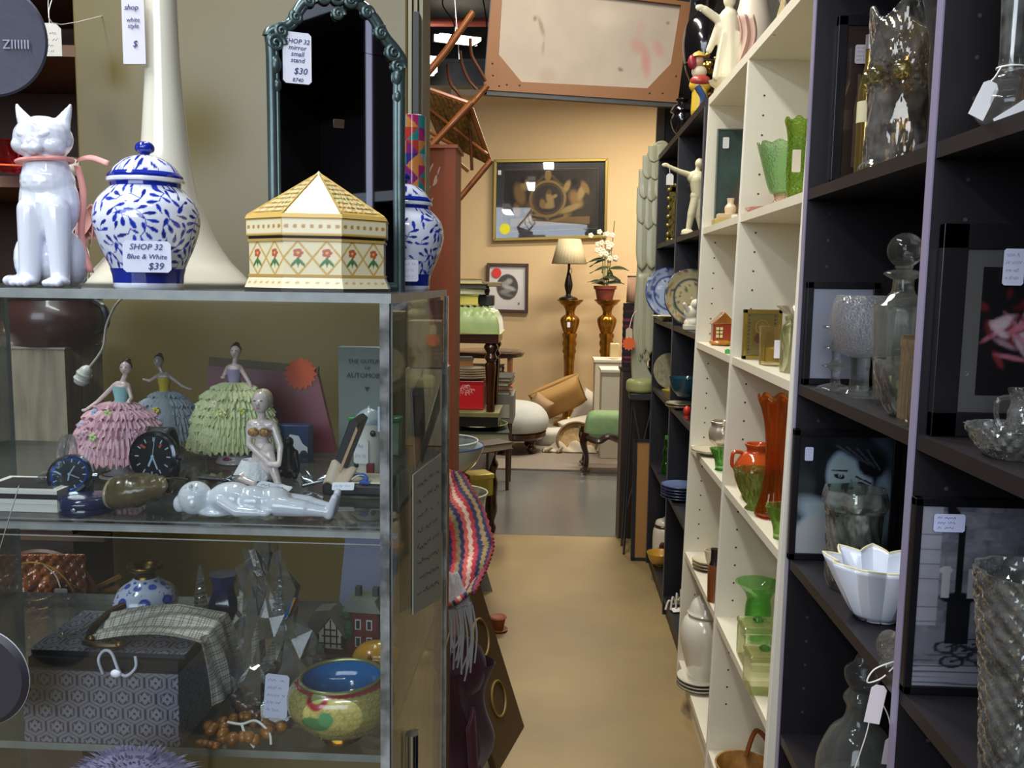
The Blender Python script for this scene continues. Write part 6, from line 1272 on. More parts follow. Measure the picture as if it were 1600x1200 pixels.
# green chair
t = Th('green_chair', 'green upholstered chair with carved cabriole legs', 'chair', loc=PZ(938, 735, .016)); 
t.part('seat', MB().grid(20, 20, lambda u, v: (-26 + 70 * u, -20 + 60 * v, 60 + 32 * (max(0, 1 - (2 * u - 1) ** 6) * max(0, 1 - (2 * v - 1) ** 6)) ** .5)).b2((-26, -20, 54), (44, 40, 61)), M('7d9a6c', .8, n=(30, '6c8a5e', .3)), smooth=50)
t.part('seat_rail', MB().tube(spline([(-28, -22, 58), (-6, -24, 50), (10, -24, 58), (30, -24, 52), (46, -22, 58)], 6), 5, 8), MAH)
for x, y in ((-26, -20), (44, -20), (-26, 40), (44, 40)): t.part('leg', MB().tube(spline([(x, y, 62), (x - 2, y - 3, 46), (x + 3, y, 26), (x + 2, y, 10), (x - 3, y - 3, 3)], 6), [7, 7, 7, 6.5, 6, 6, 5.5, 5, 5, 4.5, 4.5, 4, 4, 4, 4, 4, 4, 4, 4, 4, 4.5, 4.5, 4.5, 5, 5], 8), MAH)
t.part('backrest', MB().b2((-22, 36, 64), (44, 42, 70)).b2((36, 36, 60), (42, 42, 120)), MAH, bevel=1)
# dark cabinet with striped bundle, shade; wing on stool
xa, xb = PZ(963, 838, 0).x, .50
hz = PY(985, 574, 4.75).z
t = Th('dark_cabinet', 'tall narrow dark wooden cabinet at the end of the aisle', 'cabinet', loc=(xa, 4.76, 0), k=1)
t.part('body', MB().b2((0, 0, 0), (.145, .12, hz - .02)), M('30211a', .5, n=(4, '1f1510', .4)), smooth=0); t.part('top', MB().b2((-.008, -.006, hz - .02), (.15, .125, hz)), M('2a1c15', .4), smooth=0); t.part('pale_edge', MB().b2((-.002, -.002, 0), (.008, 0, hz - .02)), M('5f4c3a', .5), smooth=0)
t = Th('striped_blanket', 'rolled dark blanket with maroon stripes on the dark cabinet', 'blanket', loc=(xa + .07, 4.82, hz + .001), k=1)
cvs = Cv(8, 120, '211c20')
for i, (y0_, c) in enumerate([(.06, '6a2434'), (.13, '8c3a44'), (.22, '2c2834'), (.3, '6a2434'), (.42, '82323c'), (.5, '1a181c'), (.62, '5c2030'), (.72, '7a2e3a'), (.86, '4c1c2a')]): cvs.rect(0, y0_, 1, y0_ + .035, c)
def blk_(u, v): 
    a = 2 * PI * u; c_, s_ = math.cos(a), math.sin(a); q = (abs(c_) ** 5 + abs(s_) ** 5) ** -.2; return (.066 * q * c_ * (1 - .05 * math.sin(v * 60) * .3), .05 * q * s_, .335 * v)
painted('blanket_folds', 60, 70, blk_, cvs, M('attr', .9, bump=(200, .8)), 1, t.o, cu=True); t.part('top_fold', MB().lathe([(0, .338), (.05, .338), (.06, .333)], seg=30), M('241e22', .9))
t = Th('pleated_lampshade', 'peach pleated lampshade standing on the striped blanket', 'lampshade', loc=(xa + .075, 4.82, hz + .342), k=1)
t.part('shade', MB().lathe([(.055, 0), (.052, .135)], seg=60, cap=False, mod=lambda a, q, z: 1 + .02 * math.sin(20 * a)), M('d8a888', .8), solid=.002); [t.part('trim', MB().tube([(r_ * math.cos(i * PI / 20), r_ * math.sin(i * PI / 20), z_) for i in range(40)], .003, 6, closed=True), M('2a2220', .6)) for r_, z_ in ((.0525, .137), (.056, .002))]
ps = PZ(1002, 851, 0)
t = Th('metal_stool', 'thin legged black metal stool holding the wing statue', 'stool', loc=(PY(1003, 620, 4.55).x, 4.55, 0), k=1)
zs = PY(1000, 612, 4.55).z
t.part('seat', MB().box((0, 0, zs - .02), (.13, .13, .035)), M('26262a', .5), bevel=.004)
for sx in (-1, 1):
    for sy in (-1, 1): t.part('leg', MB().tube([(sx * .05, sy * .05, zs - .03), (sx * .075, sy * .075, 0)], .006, 8), M('55565a', .35, .8))
for sx in (-1, 1): t.part('cross_brace', MB().tube([(sx * .05, -.052, zs - .05), (-sx * .068, -.07, .22)], .003, 6), M('77787c', .35, .8))
t = Th('wing_statue', 'tall pale stone angel wing statue on the metal stool', 'statue', loc=(PY(1003, 612, 4.55).x, 4.55, zs), k=4.55 / 1400)
WG = M('b4b4a4', .35, n=(2.2, '98986e', .5), coat=.2, stretch=(1, 1, .5))
wing = [(-12, 0), (-18, 40), (-16, 120), (-12, 240), (-14, 300), (-8, 350), (4, 376), (20, 383), (30, 372), (32, 340), (30, 250), (26, 150), (14, 70), (6, 44), (16, 20), (14, 0)]
wp = spline(wing, 6)
def lay(name, pts, d0, d1, mt): return t.part(name, MB().prism([(p[0], p[1]) for p in pts], d0, d1), mt, bevel=3)
lay('wing', [(p.x, p.y) for p in wp], -7, 7, WG)
rs = random.Random(6)
FT = [(-3, 176, 9, 130), (9, 170, 10, 120), (21, 222, 8, 110), (-7, 272, 10, 92), (8, 262, 11, 80), (22, 268, 9, 96), (-9, 306, 9, 56), (1, 298, 9, 56), (12, 306, 9, 58), (24, 300, 9, 60), (-7, 332, 9, 44), (4, 326, 9, 42), (15, 332, 9, 44), (26, 326, 7, 44), (-2, 352, 9, 34), (9, 348, 9, 32), (20, 352, 9, 34), (6, 366, 9, 24), (17, 368, 9, 24)]
for i, (x, z, w, L) in enumerate(FT):
    t.part('feather', MB().grid(10, 16, lambda u, v: (x + (u - .5) * 2 * w * (max(0, 1 - (max(0, v - .62) / .38) ** 2)) ** .5, -7.2 - .22 * i - 1.1 * math.sin(PI * u) - 1.3 * v, z + 8 - L * v)), WG, solid=.9)
    t.part('quill', MB().tube([(x, -8.6 - .22 * i, z), (x, -9.6 - .22 * i, z + 8 - L * .85)], .5, 5), WG)
for x in (-8, -1, 6): t.part('long_feather', MB().tube(spline([(x, -8, 100), (x - 1, -8, 70), (x + 3, -8, 50)], 6), 1.6, 8), WG)
t.part('base', MB().lathe(prof([(0, -1), (20, -1), (23, 8), (20, 18), (0, 22)], 4), c=(-2, 0, 1), seg=32), M('9ea06a', .4))
price(t, (-24, -16, 92), 10, 16, '', col='c9b898', hole=True)
t.part('starburst_tag', MB().prism(star(11, 8.5, 12, -24, 76), -18, -17.4), M('e8642c', .5), smooth=0)
stringline(t, [(-24, -14, 98), (-18, -8, 120), (-8, -6, 130)], .5)
t = Th('framed_board', 'narrow brown framed board in black frame leaning against bookcase end', 'frame', loc=PZ(998, 882, 0) + Vector((.01, .06, 0)), k=1, tilt=(-.06, 0, 0))
k_ = 4.4 / 1400; w_, h_ = 26 * k_, 192 * k_
t.part('board', MB().b2((-w_ / 2, 0, .01), (w_ / 2, .01, h_)), M('9a6e38', .6), smooth=0)
for a, b in (((-w_ / 2 - .004, -.006, 0), (-w_ / 2 + .014, .016, h_ + .008)), ((w_ / 2 - .006, -.006, 0), (w_ / 2 + .006, .016, h_ + .008)), ((-w_ / 2, -.006, 0), (w_ / 2, .016, .016)), ((-w_ / 2, -.006, h_ - .006), (w_ / 2, .016, h_ + .008))): t.part('frame_bar', MB().b2(a, b), M('17151a', .4), smooth=0)
# ================================================================== what stands on the bookcases
def S(name, lab, cat, px, x, z, **kw):
    p = at_x(px, x, z + .0005)
    if 1.79 < p.y < 3.12 and z < 1.97: p = at_x(px, x + (z - 1.387) * LEAN, z + .0005)
    return Th(name, lab, cat, loc=p, **kw)
CRY = GL('f8f7f4', .0, .45, film=.015); CRA = PANE('f0e2c6', 2.4, .09); CUT = PANE('f4f4f0', 2.8, .09); CRG = GL('f6f9f2', .0, .45, film=.015)
def diamond(n, c, amp=.035): return lambda a, q, z: 1 + amp * (abs(math.sin(n * a + z * c)) + abs(math.sin(n * a - z * c)) - .8)
def glassv(t, outer, th=4, mt=None, seg=48, mod=None, smooth=25, name='body', base=6):
    if mod:
        q = [outer[0]]
        for a, b in zip(outer, outer[1:]):
            n_ = max(1, int(math.hypot(b[0] - a[0], b[1] - a[1]) / 4)); q += [(a[0] + (b[0] - a[0]) * i / n_, a[1] + (b[1] - a[1]) * i / n_) for i in range(1, n_ + 1)]
        outer = q
    """hollow glass vessel: outer profile (r, z) upward, wall th"""
    inner = [(max(.5, r - th), z) for r, z in outer if z > outer[0][1] + base][::-1]
    return t.part(name, MB().lathe([(0, outer[0][1])] + outer + inner + [(0, outer[0][1] + base)], seg=seg, mod=mod), mt or CRY, smooth=smooth)
def picture(name, lab, x0, x1, y, z, h, frame, fw, art, mount=None, mw=.0, cat='picture', res=(70, 80), tilt=.0, glaze=True):
    t = Th(name, lab, cat, loc=((x0 + x1) / 2, y, z + .0005), k=1, tilt=(tilt, 0, 0)); w = (x1 - x0) / 2
    for a, b in (((-w, 0, 0), (-w + fw, .014, h)), ((w - fw, 0, 0), (w, .014, h)), ((-w, 0, 0), (w, .014, fw)), ((-w, 0, h - fw), (w, .014, h))): t.part('frame_bar', MB().b2(a, b), frame, smooth=0, bevel=.0012)
    t.part('backing', MB().b2((-w + .002, .008, .002), (w - .002, .013, h - .002)), M('2a2420', .7), smooth=0)
    if mount: t.part('mount', MB().b2((-w + fw, .005, fw), (w - fw, .008, h - fw)), mount, smooth=0)
    m = fw + mw; painted('print', res[0], res[1], lambda u, v: (-w + m + (2 * w - 2 * m) * u, .0046, m + (h - 2 * m) * v), art, PAINT(.35), 1, t.o, smooth=0)
    if glaze: t.part('glazing', MB().b2((-w + fw, .002, fw), (w - fw, .003, h - fw)), PANE('f6f6f6', .8, .004), smooth=0)
    t.w, t.h = w, h; return t
def sticker(t, x, z, w, h, s='', **kw):
    k0 = t.k; t.k = .001; o = price(t, (x * 1000, -1.2, z * 1000), w * 1000, h * 1000, s, **kw); t.k = k0; return o
# ---- near black bookcase, far bay
Y1 = 1.752
cv1 = Cv(100, 140, '4a3630'); cv1.rect(.5, 0, 1, 1, '3a2a26')
t = picture('framed_print', 'black framed brown print behind the tall pressed glass vase', .515, .735, Y1, SHW[4], .315, M('141318', .35), .018, cv1, M('5a4640', .6), .0)
sticker(t, -.066, .245, .024, .034, 'SHOP 32\nframed\nprint\n$25', col='b9b4b8')
w_ = t.k; t.k = .001
for q, (x, z, c) in enumerate([(-66, 205, '9a9486')]): t.part('printed_bottle', MB().prism([(x - 7, 40), (x + 7, 40), (x + 7, 150), (x + 3, 175), (x + 3, 210), (x - 3, 210), (x - 3, 175), (x - 7, 150)], 2.6, 3.6), M('7a6248', .5), smooth=0)
t.k = w_
t = S('gift_bottle', 'gold bottle with pale label between frame and pressed glass vase', 'bottle', 1348, .562, SHW[4])
t.part('bottle', MB().lathe(prof([(15, 0), (15, 120), (14, 150), (9, 172), (7, 185)], 4) + [(7, 215), (0, 215)], seg=32), M('a68c50', .15, .8)); t.part('label', MB().lathe([(15.4, 96), (15.4, 128)], seg=32, cap=False), M('d8d0a8', .5)); t.part('stopper', MB().lathe([(8, 206), (8, 228), (0, 228)], seg=24), M('c9c4c8', .2, .8))
t = S('pressed_glass_vase', 'tall pressed glass vase with wavy rim and round bosses', 'vase', 1404, .535, SHW[4])
def wv(a, q, z): return (1 + .03 * abs(math.sin(10 * a)) * (z < 66)) * (1 + .035 * (abs(math.sin(4 * a + z * .028)) ** 8) + .035 * (abs(math.sin(4 * a - z * .028)) ** 8) + (.012 * math.sin(34 * a + z * .3) if z > 150 else 0))
t.part('body', MB().grid(128, 44, lambda u, v: (lambda a, z: ((50 - 3 * math.sin(PI * v) + (4 if v < .04 else 0)) * wv(a, v, z) * math.cos(a), (50 - 3 * math.sin(PI * v)) * wv(a, v, z) * math.sin(a), z * (1 + (.055 * math.cos(4 * a + 1.0) if v > .9 else 0) * (v - .9) * 10)))(2 * PI * u, 236 * v), True), CRA, smooth=12, solid=5)
t.part('foot', MB().lathe([(0, -.2), (46, -.2), (52, 5), (46, 9), (0, 9)], seg=48), CRA)
for i in range(8):
    a = i * PI / 4 - .42; c = Vector((50 * math.cos(a), 50 * math.sin(a), 140)); t.part('boss', MB().ell(c, (13, 13, 15), 16), GL('cdbf7e', .05, .3))
    m = MB()
    for q in range(14): m.ell(c * 1.0 + Vector((-math.sin(a) * 21 * math.cos(q * .449), math.cos(a) * 21 * math.cos(q * .449), 24 * math.sin(q * .449))), 3.2, 8)
    t.part('beading', m, CRA)
t = S('crystal_candlestick', 'long crystal cone hanging at the top of the near bay', 'candlestick', 1452, .50, SHW[4])
t.part('body', MB().lathe([(4, 60), (10, 120), (9, 160), (24, 230), (34, 290)] , seg=14, mod=lambda a, q, z: 1 + .05 * math.sin(7 * a)), CRY, smooth=0); t.part('foot', MB().lathe([(0, 0), (26, 0), (24, 6), (6, 14), (4, 62)], seg=28), CRY)
cvx = Cv(40, 50, 'c9cfe0'); cvx.noise(.06, 3, 5)
t = picture('blank_frame', 'thin black frame with plain white card behind ball goblet', .483, .62, Y1, SHW[3], .198, M('141216', .35), .0125, cvx)
GT = GL('f2f4f8', .04, .3, bump=(260, .6), film=.04)
t = S('ball_goblet', 'large textured glass ball goblet on thick clear stem', 'goblet', 1341, .533, SHW[3]); t.k *= .98
t.part('bowl', MB().lathe(prof([(12, 62), (30, 68), (44, 90), (49, 118), (46, 146), (40, 160)], 5) + prof([(37, 160), (43, 144), (45, 118), (40, 94), (26, 74), (0, 70)], 5), seg=48), GT)
t.part('stem', MB().lathe(prof([(16, 6), (14, 30), (15, 62)], 4), seg=24, mod=lambda a, q, z: 1 + .04 * math.sin(8 * a)), CRG); t.part('foot', MB().lathe([(0, 0), (34, 0), (35, 7), (30, 12), (0, 13)], seg=40), CRG)
t = S('candlestick', 'small clear ringed glass candlestick left of the ball goblet', 'candlestick', 1304, .52, SHW[3])
t.part('foot', MB().lathe(prof([(0, 0), (26, 0), (25, 5), (8, 10)], 3), seg=36), CRY); t.part('stem', MB().lathe(prof([(8, 9), (8, 30), (22, 38), (8, 44), (8, 60), (20, 66), (9, 72), (8, 88), (24, 98), (12, 102)], 4), seg=32), CRY)
t = S('decanter', 'tall glass decanter with round ball stopper', 'decanter', 1399, .54, SHW[3]); t.k *= 1.02
glassv(t, prof([(30, 0), (35, 40), (39, 128), (40, 150)], 4) + prof([(38, 158), (22, 172), (16, 180), (15, 196)], 4), 3, CRG, seg=8 * 6, mod=lambda a, q, z: 1 + (.03 * math.cos(8 * a) if z < 150 else 0), base=12)
t.part('collar', MB().lathe(prof([(15, 196), (27, 203), (28, 207), (16, 211)], 3), seg=40), CRG)
t.part('stopper', MB().lathe([(9, 190), (10, 210), (14, 216)], seg=24).ell((0, 0, 240), (26, 26, 26), 32), CRG)
sk = t.part('price_tag', MB().b2((-32, -36, 44), (-22, -35, 54)), M('e9e6c8', .6), smooth=0)
t = S('whisky_tumbler', 'amber ribbed glass jar in front of the decanter', 'jar', 1432, .508, SHW[3])
glassv(t, [(28, 0), (29, 10), (29, 118), (31, 124), (30, 134)], 3, GL('ecdcc4', .03, .45), seg=96, mod=lambda a, q, z: 1 + (.02 * math.sin(24 * a) if z < 116 else 0)); t.part('lid', MB().lathe([(0, 134), (31, 134), (29, 140), (0, 142)], seg=40), GL('d8c8a8', .02, .35))
t = S('cut_glass_bowl', 'cut crystal bowl with swirling fan pattern in front of decanter', 'bowl', 1412, .525, SHW[3]); t.k *= .96
glassv(t, prof([(22, 0), (34, 20), (46, 60), (50, 92)], 5), 4, PANE('f0f4e4', 2.6, .09), seg=96, mod=lambda a, q, z: (1 + .04 * abs(math.sin(6 * a + z * .06)) + .02 * abs(math.sin(12 * a - z * .1))) * (1 + (.02 * math.sin(24 * a) if z > 84 else 0)))
# portrait photograph
cvq = Cv(150, 190, '1c1f26'); cvq.noise(.6, 5, 9)
for (x, y, rx, ry, c, a) in [(.12, .35, .2, .3, '3c4a4c', .2), (.05, .1, .2, .15, '8fa4b8', 0), (.88, .45, .12, .5, '6f8aa4', 0), (.3, .12, .3, .18, '9fb2c6', .5), (.12, .06, .22, .08, 'b4c6d8', .9), (.8, .15, .2, .15, '5a6870', 0), (.95, .2, .1, .2, '3a4248', 0)]: cvq.ell(x, y, rx, ry, c, a, asp=.79, soft=.9, al=.8)
cvq.ell(.56, .74, .34, .25, '121318', -.2, asp=.79, soft=.3).ell(.36, .66, .12, .26, '1a1c22', -.3, asp=.79, soft=.3).ell(.82, .6, .14, .28, '121317', .2, asp=.79, soft=.4)
cvq.ell(.55, .64, .19, .25, 'b4cce6', .3, asp=.79, soft=.2).ell(.53, .50, .15, .13, 'afc6de', .1, asp=.79, soft=.4)
cvq.ell(.36, .3, .3, .12, 'b8cadc', -.5, asp=.79, soft=.5).ell(.18, .14, .16, .2, 'ccd9e8', -.4, asp=.79, soft=.3).ell(.8, .16, .22, .16, '3f464e', 0, asp=.79, soft=.6).ell(.92, .4, .08, .3, '9ab0c8', 0, asp=.79, soft=.5)
cvq.ell(.68, .88, .24, .09, '2a2c34', -.35, asp=.79, soft=.6).ell(.78, .77, .13, .11, '121317', -.6, asp=.79, soft=.3)
for q in range(8): cvq.line(.34 + q * .055, .93 - q * .006, .66 + q * .03, .80 - q * .01, .009, '66707c' if q % 2 else '23262e', .79, al=.6)
cvq.ell(.44, .665, .048, .02, '14161c', -.2, asp=.79).ell(.45, .668, .016, .014, 'd8e4f0', asp=.79).ell(.45, .666, .010, .012, '0c0d10', asp=.79).ell(.69, .60, .045, .018, '14161c', -.3, asp=.79)
cvq.line(.36, .715, .52, .71, .009, '1a1d24', .79).line(.62, .665, .78, .61, .009, '1a1d24', .79).line(.57, .64, .585, .57, .008, '7f98b4', .79).ell(.58, .565, .022, .014, '54667c', asp=.79).ell(.57, .49, .06, .02, '20252e', -.12, asp=.79).ell(.57, .482, .045, .008, '6a7888', -.12, asp=.79)
cvq.a = np.clip(cvq.a * 1.45, 0, .9)
t = picture('portrait_photograph', 'black framed black and white portrait photograph of a dark haired woman', .472, .678, Y1, SHW[2], .262, M('131116', .35), .013, cvq, res=(130, 165))
sticker(t, -.073, .214, .016, .027, 'SHOP\n32\nphoto\n$25', col='c9cfee')
t = S('crystal_vase', 'cut crystal vase with flared scalloped rim before the portrait photograph', 'vase', 1328, .545, SHW[2]); t.k *= .9
glassv(t, prof([(38, 0), (41, 20), (43, 90), (46, 128), (54, 150), (50, 172)], 5), 4, PANE('f0f4ea', 2.4, .09), seg=96, mod=lambda a, q, z: (1 + .03 * abs(math.sin(4 * a)) + (.04 * abs(math.sin(8 * a + z * .08)) if 10 < z < 125 else 0)) * (1 + (.07 * math.sin(6 * a) if z > 140 else 0)), base=10, smooth=12)
t = S('ruffled_bowl', 'white porcelain bowl with zigzag pleated rim', 'bowl', 1370, .54, SHW[2]); t.k *= .95
def rz_(a): return (abs(((a * 9 / PI) % 2) - 1) - .5)
t.part('bowl', MB().grid(144, 12, lambda u, v: (lambda a: ((36 + 42 * v ** .8) * (1 + .24 * rz_(a) * (.25 + v)) * math.cos(a), (34 + 38 * v ** .8) * (1 + .24 * rz_(a) * (.25 + v)) * math.sin(a), 3 + 92 * v + 7 * rz_(a) * v))(2 * PI * u), True).lathe([(0, 3), (36, 3)], seg=144, mod=lambda a, q, z: 1 + .06 * rz_(a)), M('dfe5f2', .12, coat=.5), smooth=20, solid=3)
t.part('gilt_edge', MB().tube([((lambda a: Vector((78 * (1 + .3 * rz_(a)) * math.cos(a), 72 * (1 + .3 * rz_(a)) * math.sin(a), 96 + 7 * rz_(a))))(2 * PI * i / 144)) for i in range(144)], 1.8, 6, closed=True), M('e8dfb4', .2, coat=.4))
t = S('crystal_egg', 'speckled crystal egg shaped ornament at the shelf front', 'ornament', 1388, .49, SHW[2])
t.part('egg', MB().ell((0, 0, 30), (20, 20, 26), 28), GL('dcd9cc', .08, .25, bump=(300, 1))); t.part('foot', MB().lathe([(0, 0), (14, 0), (10, 6)], seg=24), CRG)
t.part('string', MB().tube(spline([(0, -20, 14), (-30, -24, 2), (-40, -26, -18), (-18, -26, -10), (6, -20, 12)], 6), 1.1, 6), M('e8e2dc', .7))
price(t, (-26, -28, -52), 24, 62, '', (PI / 2, .15, 0), col='efe3e8', hole=True)
t = S('bottle_decanter', 'round bellied glass decanter with red 40 price tag', 'decanter', 1335, .55, SHW[1])
glassv(t, prof([(36, 0), (58, 30), (60, 66), (44, 110), (26, 130), (20, 152), (26, 168), (18, 182)], 5), 3, GL('d6dad8', .0, .45), seg=48)
t.part('stopper', MB().lathe(prof([(12, 178), (24, 196), (26, 214), (14, 226), (8, 240), (0, 242)], 4), seg=32), GL('dde0de', 0, .4))
price(t, (26, -62, 118), 22, 42, '', (PI / 2, .1, .1), col='efe4ee', hole=True); writing(t, '40', 12, (26, -64, 118), mat=M('c03a5a', .5), shear=.2)
t.part('string', MB().tube(spline([(26, -62, 136), (28, -40, 160), (22, -16, 178)], 6), .9, 6), M('e8e2dc', .7))
price(t, (-28, -64, 60), 12, 50, '', (PI / 2, .12, 0), col='e4e6ea', hole=True); t.part('string', MB().tube(spline([(-26, -62, 84), (-6, -50, 140), (6, -30, 168), (20, -18, 166)], 6), .9, 6), M('e8e2dc', .7))
t = S('bottle_decanter', 'large clear glass dome lidded jar at the bottom of picture', 'jar', 1332, .53, SHW[1])
glassv(t, prof([(40, 0), (60, 20), (66, 40), (60, 58), (40, 70), (10, 74)], 5), 3, GL('d6dad8', .0, .45)); t.part('knob', MB().lathe([(6, 74), (10, 82), (0, 88)], seg=20), CRY)
# ---- near black bookcase, near bay
Y0 = 1.168
cvr = Cv(120, 170, '0f0c10'); cvr.noise(.4, 6, 2)
rs = random.Random(19)
for i in range(60):
    a = rs.uniform(0, 3); x, y = .45 + rs.gauss(0, .2), .55 + rs.gauss(0, .14); cvr.ell(x, y, rs.uniform(.03, .11), rs.uniform(.012, .03), rs.choice(['d8b4bc', 'c9788a', '8a2c34', 'e4ccd4', '6a1c24', 'b08894', '5c1418']), a, asp=.7, soft=.8, al=.8)
cvr.a = np.clip(cvr.a * 1.5, 0, .9)
t = picture('framed_photograph', 'black framed red and white abstract photo in wide grey mount', .488, .74, Y0, SHW[3], .272, M('1a171b', .3), .032, cvr, M('6c6a66', .6), .022)
sticker(t, -.038, .218, .026, .046, 'SHOP 32\nmatted\nphoto in\nframe', size=6, col='d3d8f0')
cvs2 = Cv(150, 200, '7a7a86'); cvs2.noise(.5, 14, 6)
rs = random.Random(8)
for j in range(9):
    for i in range(6):
        x, y = i / 6 + (j % 2) * .08, .36 + j * .075; g = rs.choice(['6a6a76', '7c7c88', '5c5c68', '8a8a96']); cvs2.rect(x + .008, y + .008, x + .155, y + .068, g, .8)
cvs2.noise(.3, 30, 3); cvs2.rect(0, .34, .13, 1, 'b2b2be', .7)
for j in range(8): cvs2.rect(0, .36 + j * .08, .13, .366 + j * .08, '5a5a66', .8)
cvs2.rect(0, 0, 1, .12, 'a8a8b4', .8).rect(.0, .12, 1, .3, '7e7e8a', .5)
for q in range(6): cvs2.line(0, .02 + q * .03, 1, .0 + q * .045, .004, '4a4a54', .75)
for (x, y) in [(.3, .2), (.4, .17), (.5, .22), (.36, .24), (.2, .22), (.24, .14), (.46, .13)]: cvs2.ring(x, y, .05, .01, '2a2a32', .75, ry=.03); cvs2.line(x, y, x + .1, y + .03, .008, '26262e', .75)
cvs2.rect(.235, .3, .275, .9, '0c0c10').rect(.19, .24, .33, .5, '14141a').ell(.255, .5, .09, .03, '0e0e14', asp=.75).rect(.15, .5, .20, .66, 'd4d4e2').rect(.31, .5, .36, .66, 'd4d4e2').ell(.21, .93, .03, .09, '101016', .4, asp=.75).ell(.17, .65, .03, .02, 'e8e8f4', asp=.75)
cvs2.a = np.clip(cvs2.a * 1.7, 0, .9)
t = picture('street_photograph', 'black framed black and white photo of a street lamp by stone wall', .475, .712, Y0, SHW[2], .268, M('141217', .3), .011, cvs2, res=(120, 160))
sticker(t, -.074, .236, .040, .024, 'SHOP 32\nframed street\nphoto $25', size=5, col='ccd2f4')
t = S('crystal_vase', 'tall diamond cut crystal vase at the lower right edge', 'vase', 1588, .525, SHW[2])
glassv(t, prof([(52, -0), (56, 60), (62, 160), (74, 270), (80, 330)], 6), 7, CUT, seg=108, mod=diamond(6, .085, .045), smooth=0, base=14)
t = S('cut_glass_bowl', 'shallow cut crystal dish at the right edge of the shelf', 'bowl', 1588, .53, SHW[3]); t.k *= 1.0
glassv(t, prof([(40, 0), (60, 20), (74, 48)], 5), 5, CUT, seg=96, mod=diamond(10, .12, .06), smooth=0)
t = S('crystal_jug', 'small cut crystal cup with loop handle above the dish', 'cup', 1604, .555, SHW[3]); t.p.z += 0
glassv(t, prof([(22, 0), (30, 20), (30, 60), (26, 78), (32, 100)], 5), 4, CUT, seg=64, mod=diamond(8, .1, .05), smooth=0); t.part('handle', MB().tube(spline([(-28, 0, 88), (-50, 0, 82), (-48, 0, 50), (-30, 0, 34)], 6), 4, 8), CRY)
t = S('bud_vase', 'tall bud vase of crackled crystal with round base and white tags', 'vase', 1572, .515, SHW[4])
glassv(t, prof([(26, 0), (44, 16), (50, 38), (40, 62), (20, 78), (18, 96)], 5), 4, CRY, seg=48, base=12); t.part('neck', MB().lathe([(18, 95), (17, 110), (20, 200), (24, 300), (20, 300), (16, 200), (13, 110)], seg=36, cap=False), CUT)
t.part('string', MB().tube([(20 * math.cos(i * .5), 20 * math.sin(i * .5), 92) for i in range(13)], 1.4, 6).tube(spline([(-18, -8, 92), (-32, -20, 74), (-40, -24, 66)], 5), 1.2, 6), M('f0f0ec', .6))
price(t, (-50, -30, 38), 26, 58, '', (PI / 2, .42, .1), col='f4f4f6', hole=True); price(t, (-6, -54, 16), 26, 84, '', (PI / 2, 1.0, .1), col='f4f4f6', hole=True)
t = S('brass_figure', 'small amber brass figure at the top right edge', 'figurine', 1606, .54, SHW[4]); t.part('figure', MB().lathe(prof([(16, 0), (20, 60), (8, 100), (14, 150), (18, 190), (10, 214)], 5), seg=20), M('5a3c1a', .3, .7)); t.part('base', MB().b2((-20, -18, 0), (20, 18, 10)), M('1c1410', .4))
# ---- white bookcase, near bay
WGN = GL('8cc878', .03, .25, bump=(160, .5)); 
t = Th('framed_picture', 'orange pine framed picture standing against the black bookcase end', 'picture', loc=(.494, 1.808, SHW[4] + .0005), k=1)
t.part('frame', MB().b2((0, 0, 0), (.24, .022, .325)), M('b8722c', .4, n=(5, '9a5c20', .3), stretch=(1, 1, .2)), smooth=0, bevel=.002); t.part('backing', MB().b2((.02, .022, .02), (.22, .025, .305)), M('8a7048', .7), smooth=0)
t = S('green_glass_vase', 'frosted green glass vase with ruffled rim and pink foot', 'vase', 1218, .535, SHW[4])
t.part('body', MB().grid(72, 16, lambda u, v: (lambda a, r: (r * math.cos(a), r * math.sin(a), 24 + 76 * v + 2 * math.sin(9 * a) * v ** 4))(2 * PI * u, (14 + 22 * v ** .8 + 2 * math.sin(9 * 2 * PI * u) * v ** 4)), True), GL('b4dca8', .15, .4, bump=(220, .8)), solid=2.5)
t.part('pink_foot', MB().lathe(prof([(0, 0), (20, 0), (18, 6), (9, 14), (12, 26)], 4), seg=36), GL('e2b4a8', .1, .3))
t = S('carnival_vase', 'green and amber rippled glass vase right of the frosted one', 'vase', 1242, .53, SHW[4])
t.part('body', MB().grid(60, 16, lambda u, v: (lambda a, r: (r * math.cos(a), r * math.sin(a), 6 + 122 * v + 3 * math.sin(6 * a) * v ** 4))(2 * PI * u, (11 + 3 * math.sin(v * 5) + 12 * v ** 3)), True), GL('a8c860', .03, .35, bump=(160, .8)), solid=2.5); t.part('amber_foot', MB().lathe([(0, 0), (18, 0), (16, 5), (10, 10)], seg=36), GL('c86838', .03, .3))
price(t, (-6, -20, 62), 13, 34, '', col='e4ddc8')
t = S('glass_dish', 'low pale pink glass dish on the white shelf before the green vase', 'dish', 1196, .535, SHW[4]); t.part('dish', MB().lathe([(0, 0), (20, 0), (32, 8), (30, 9), (18, 3), (0, 3)], seg=40, mod=lambda a, q, z: 1 + .03 * math.sin(12 * a)), GL('e4a8a0', .1, .4)); t.part('foot', MB().lathe([(0, -.1), (16, -.1), (18, 1)], seg=30), GL('e4a8a0', .1, .4))
t = S('glass_chandelier_dish', 'clear glass flower shaped dish high on the white shelf side', 'dish', 1240, .53, SHW[3])
glassv(t, prof([(16, 0), (10, 20), (8, 80), (20, 94), (30, 104)], 4), 2, CRY, seg=40, mod=lambda a, q, z: 1 + (.12 * math.sin(8 * a) if z > 88 else 0))
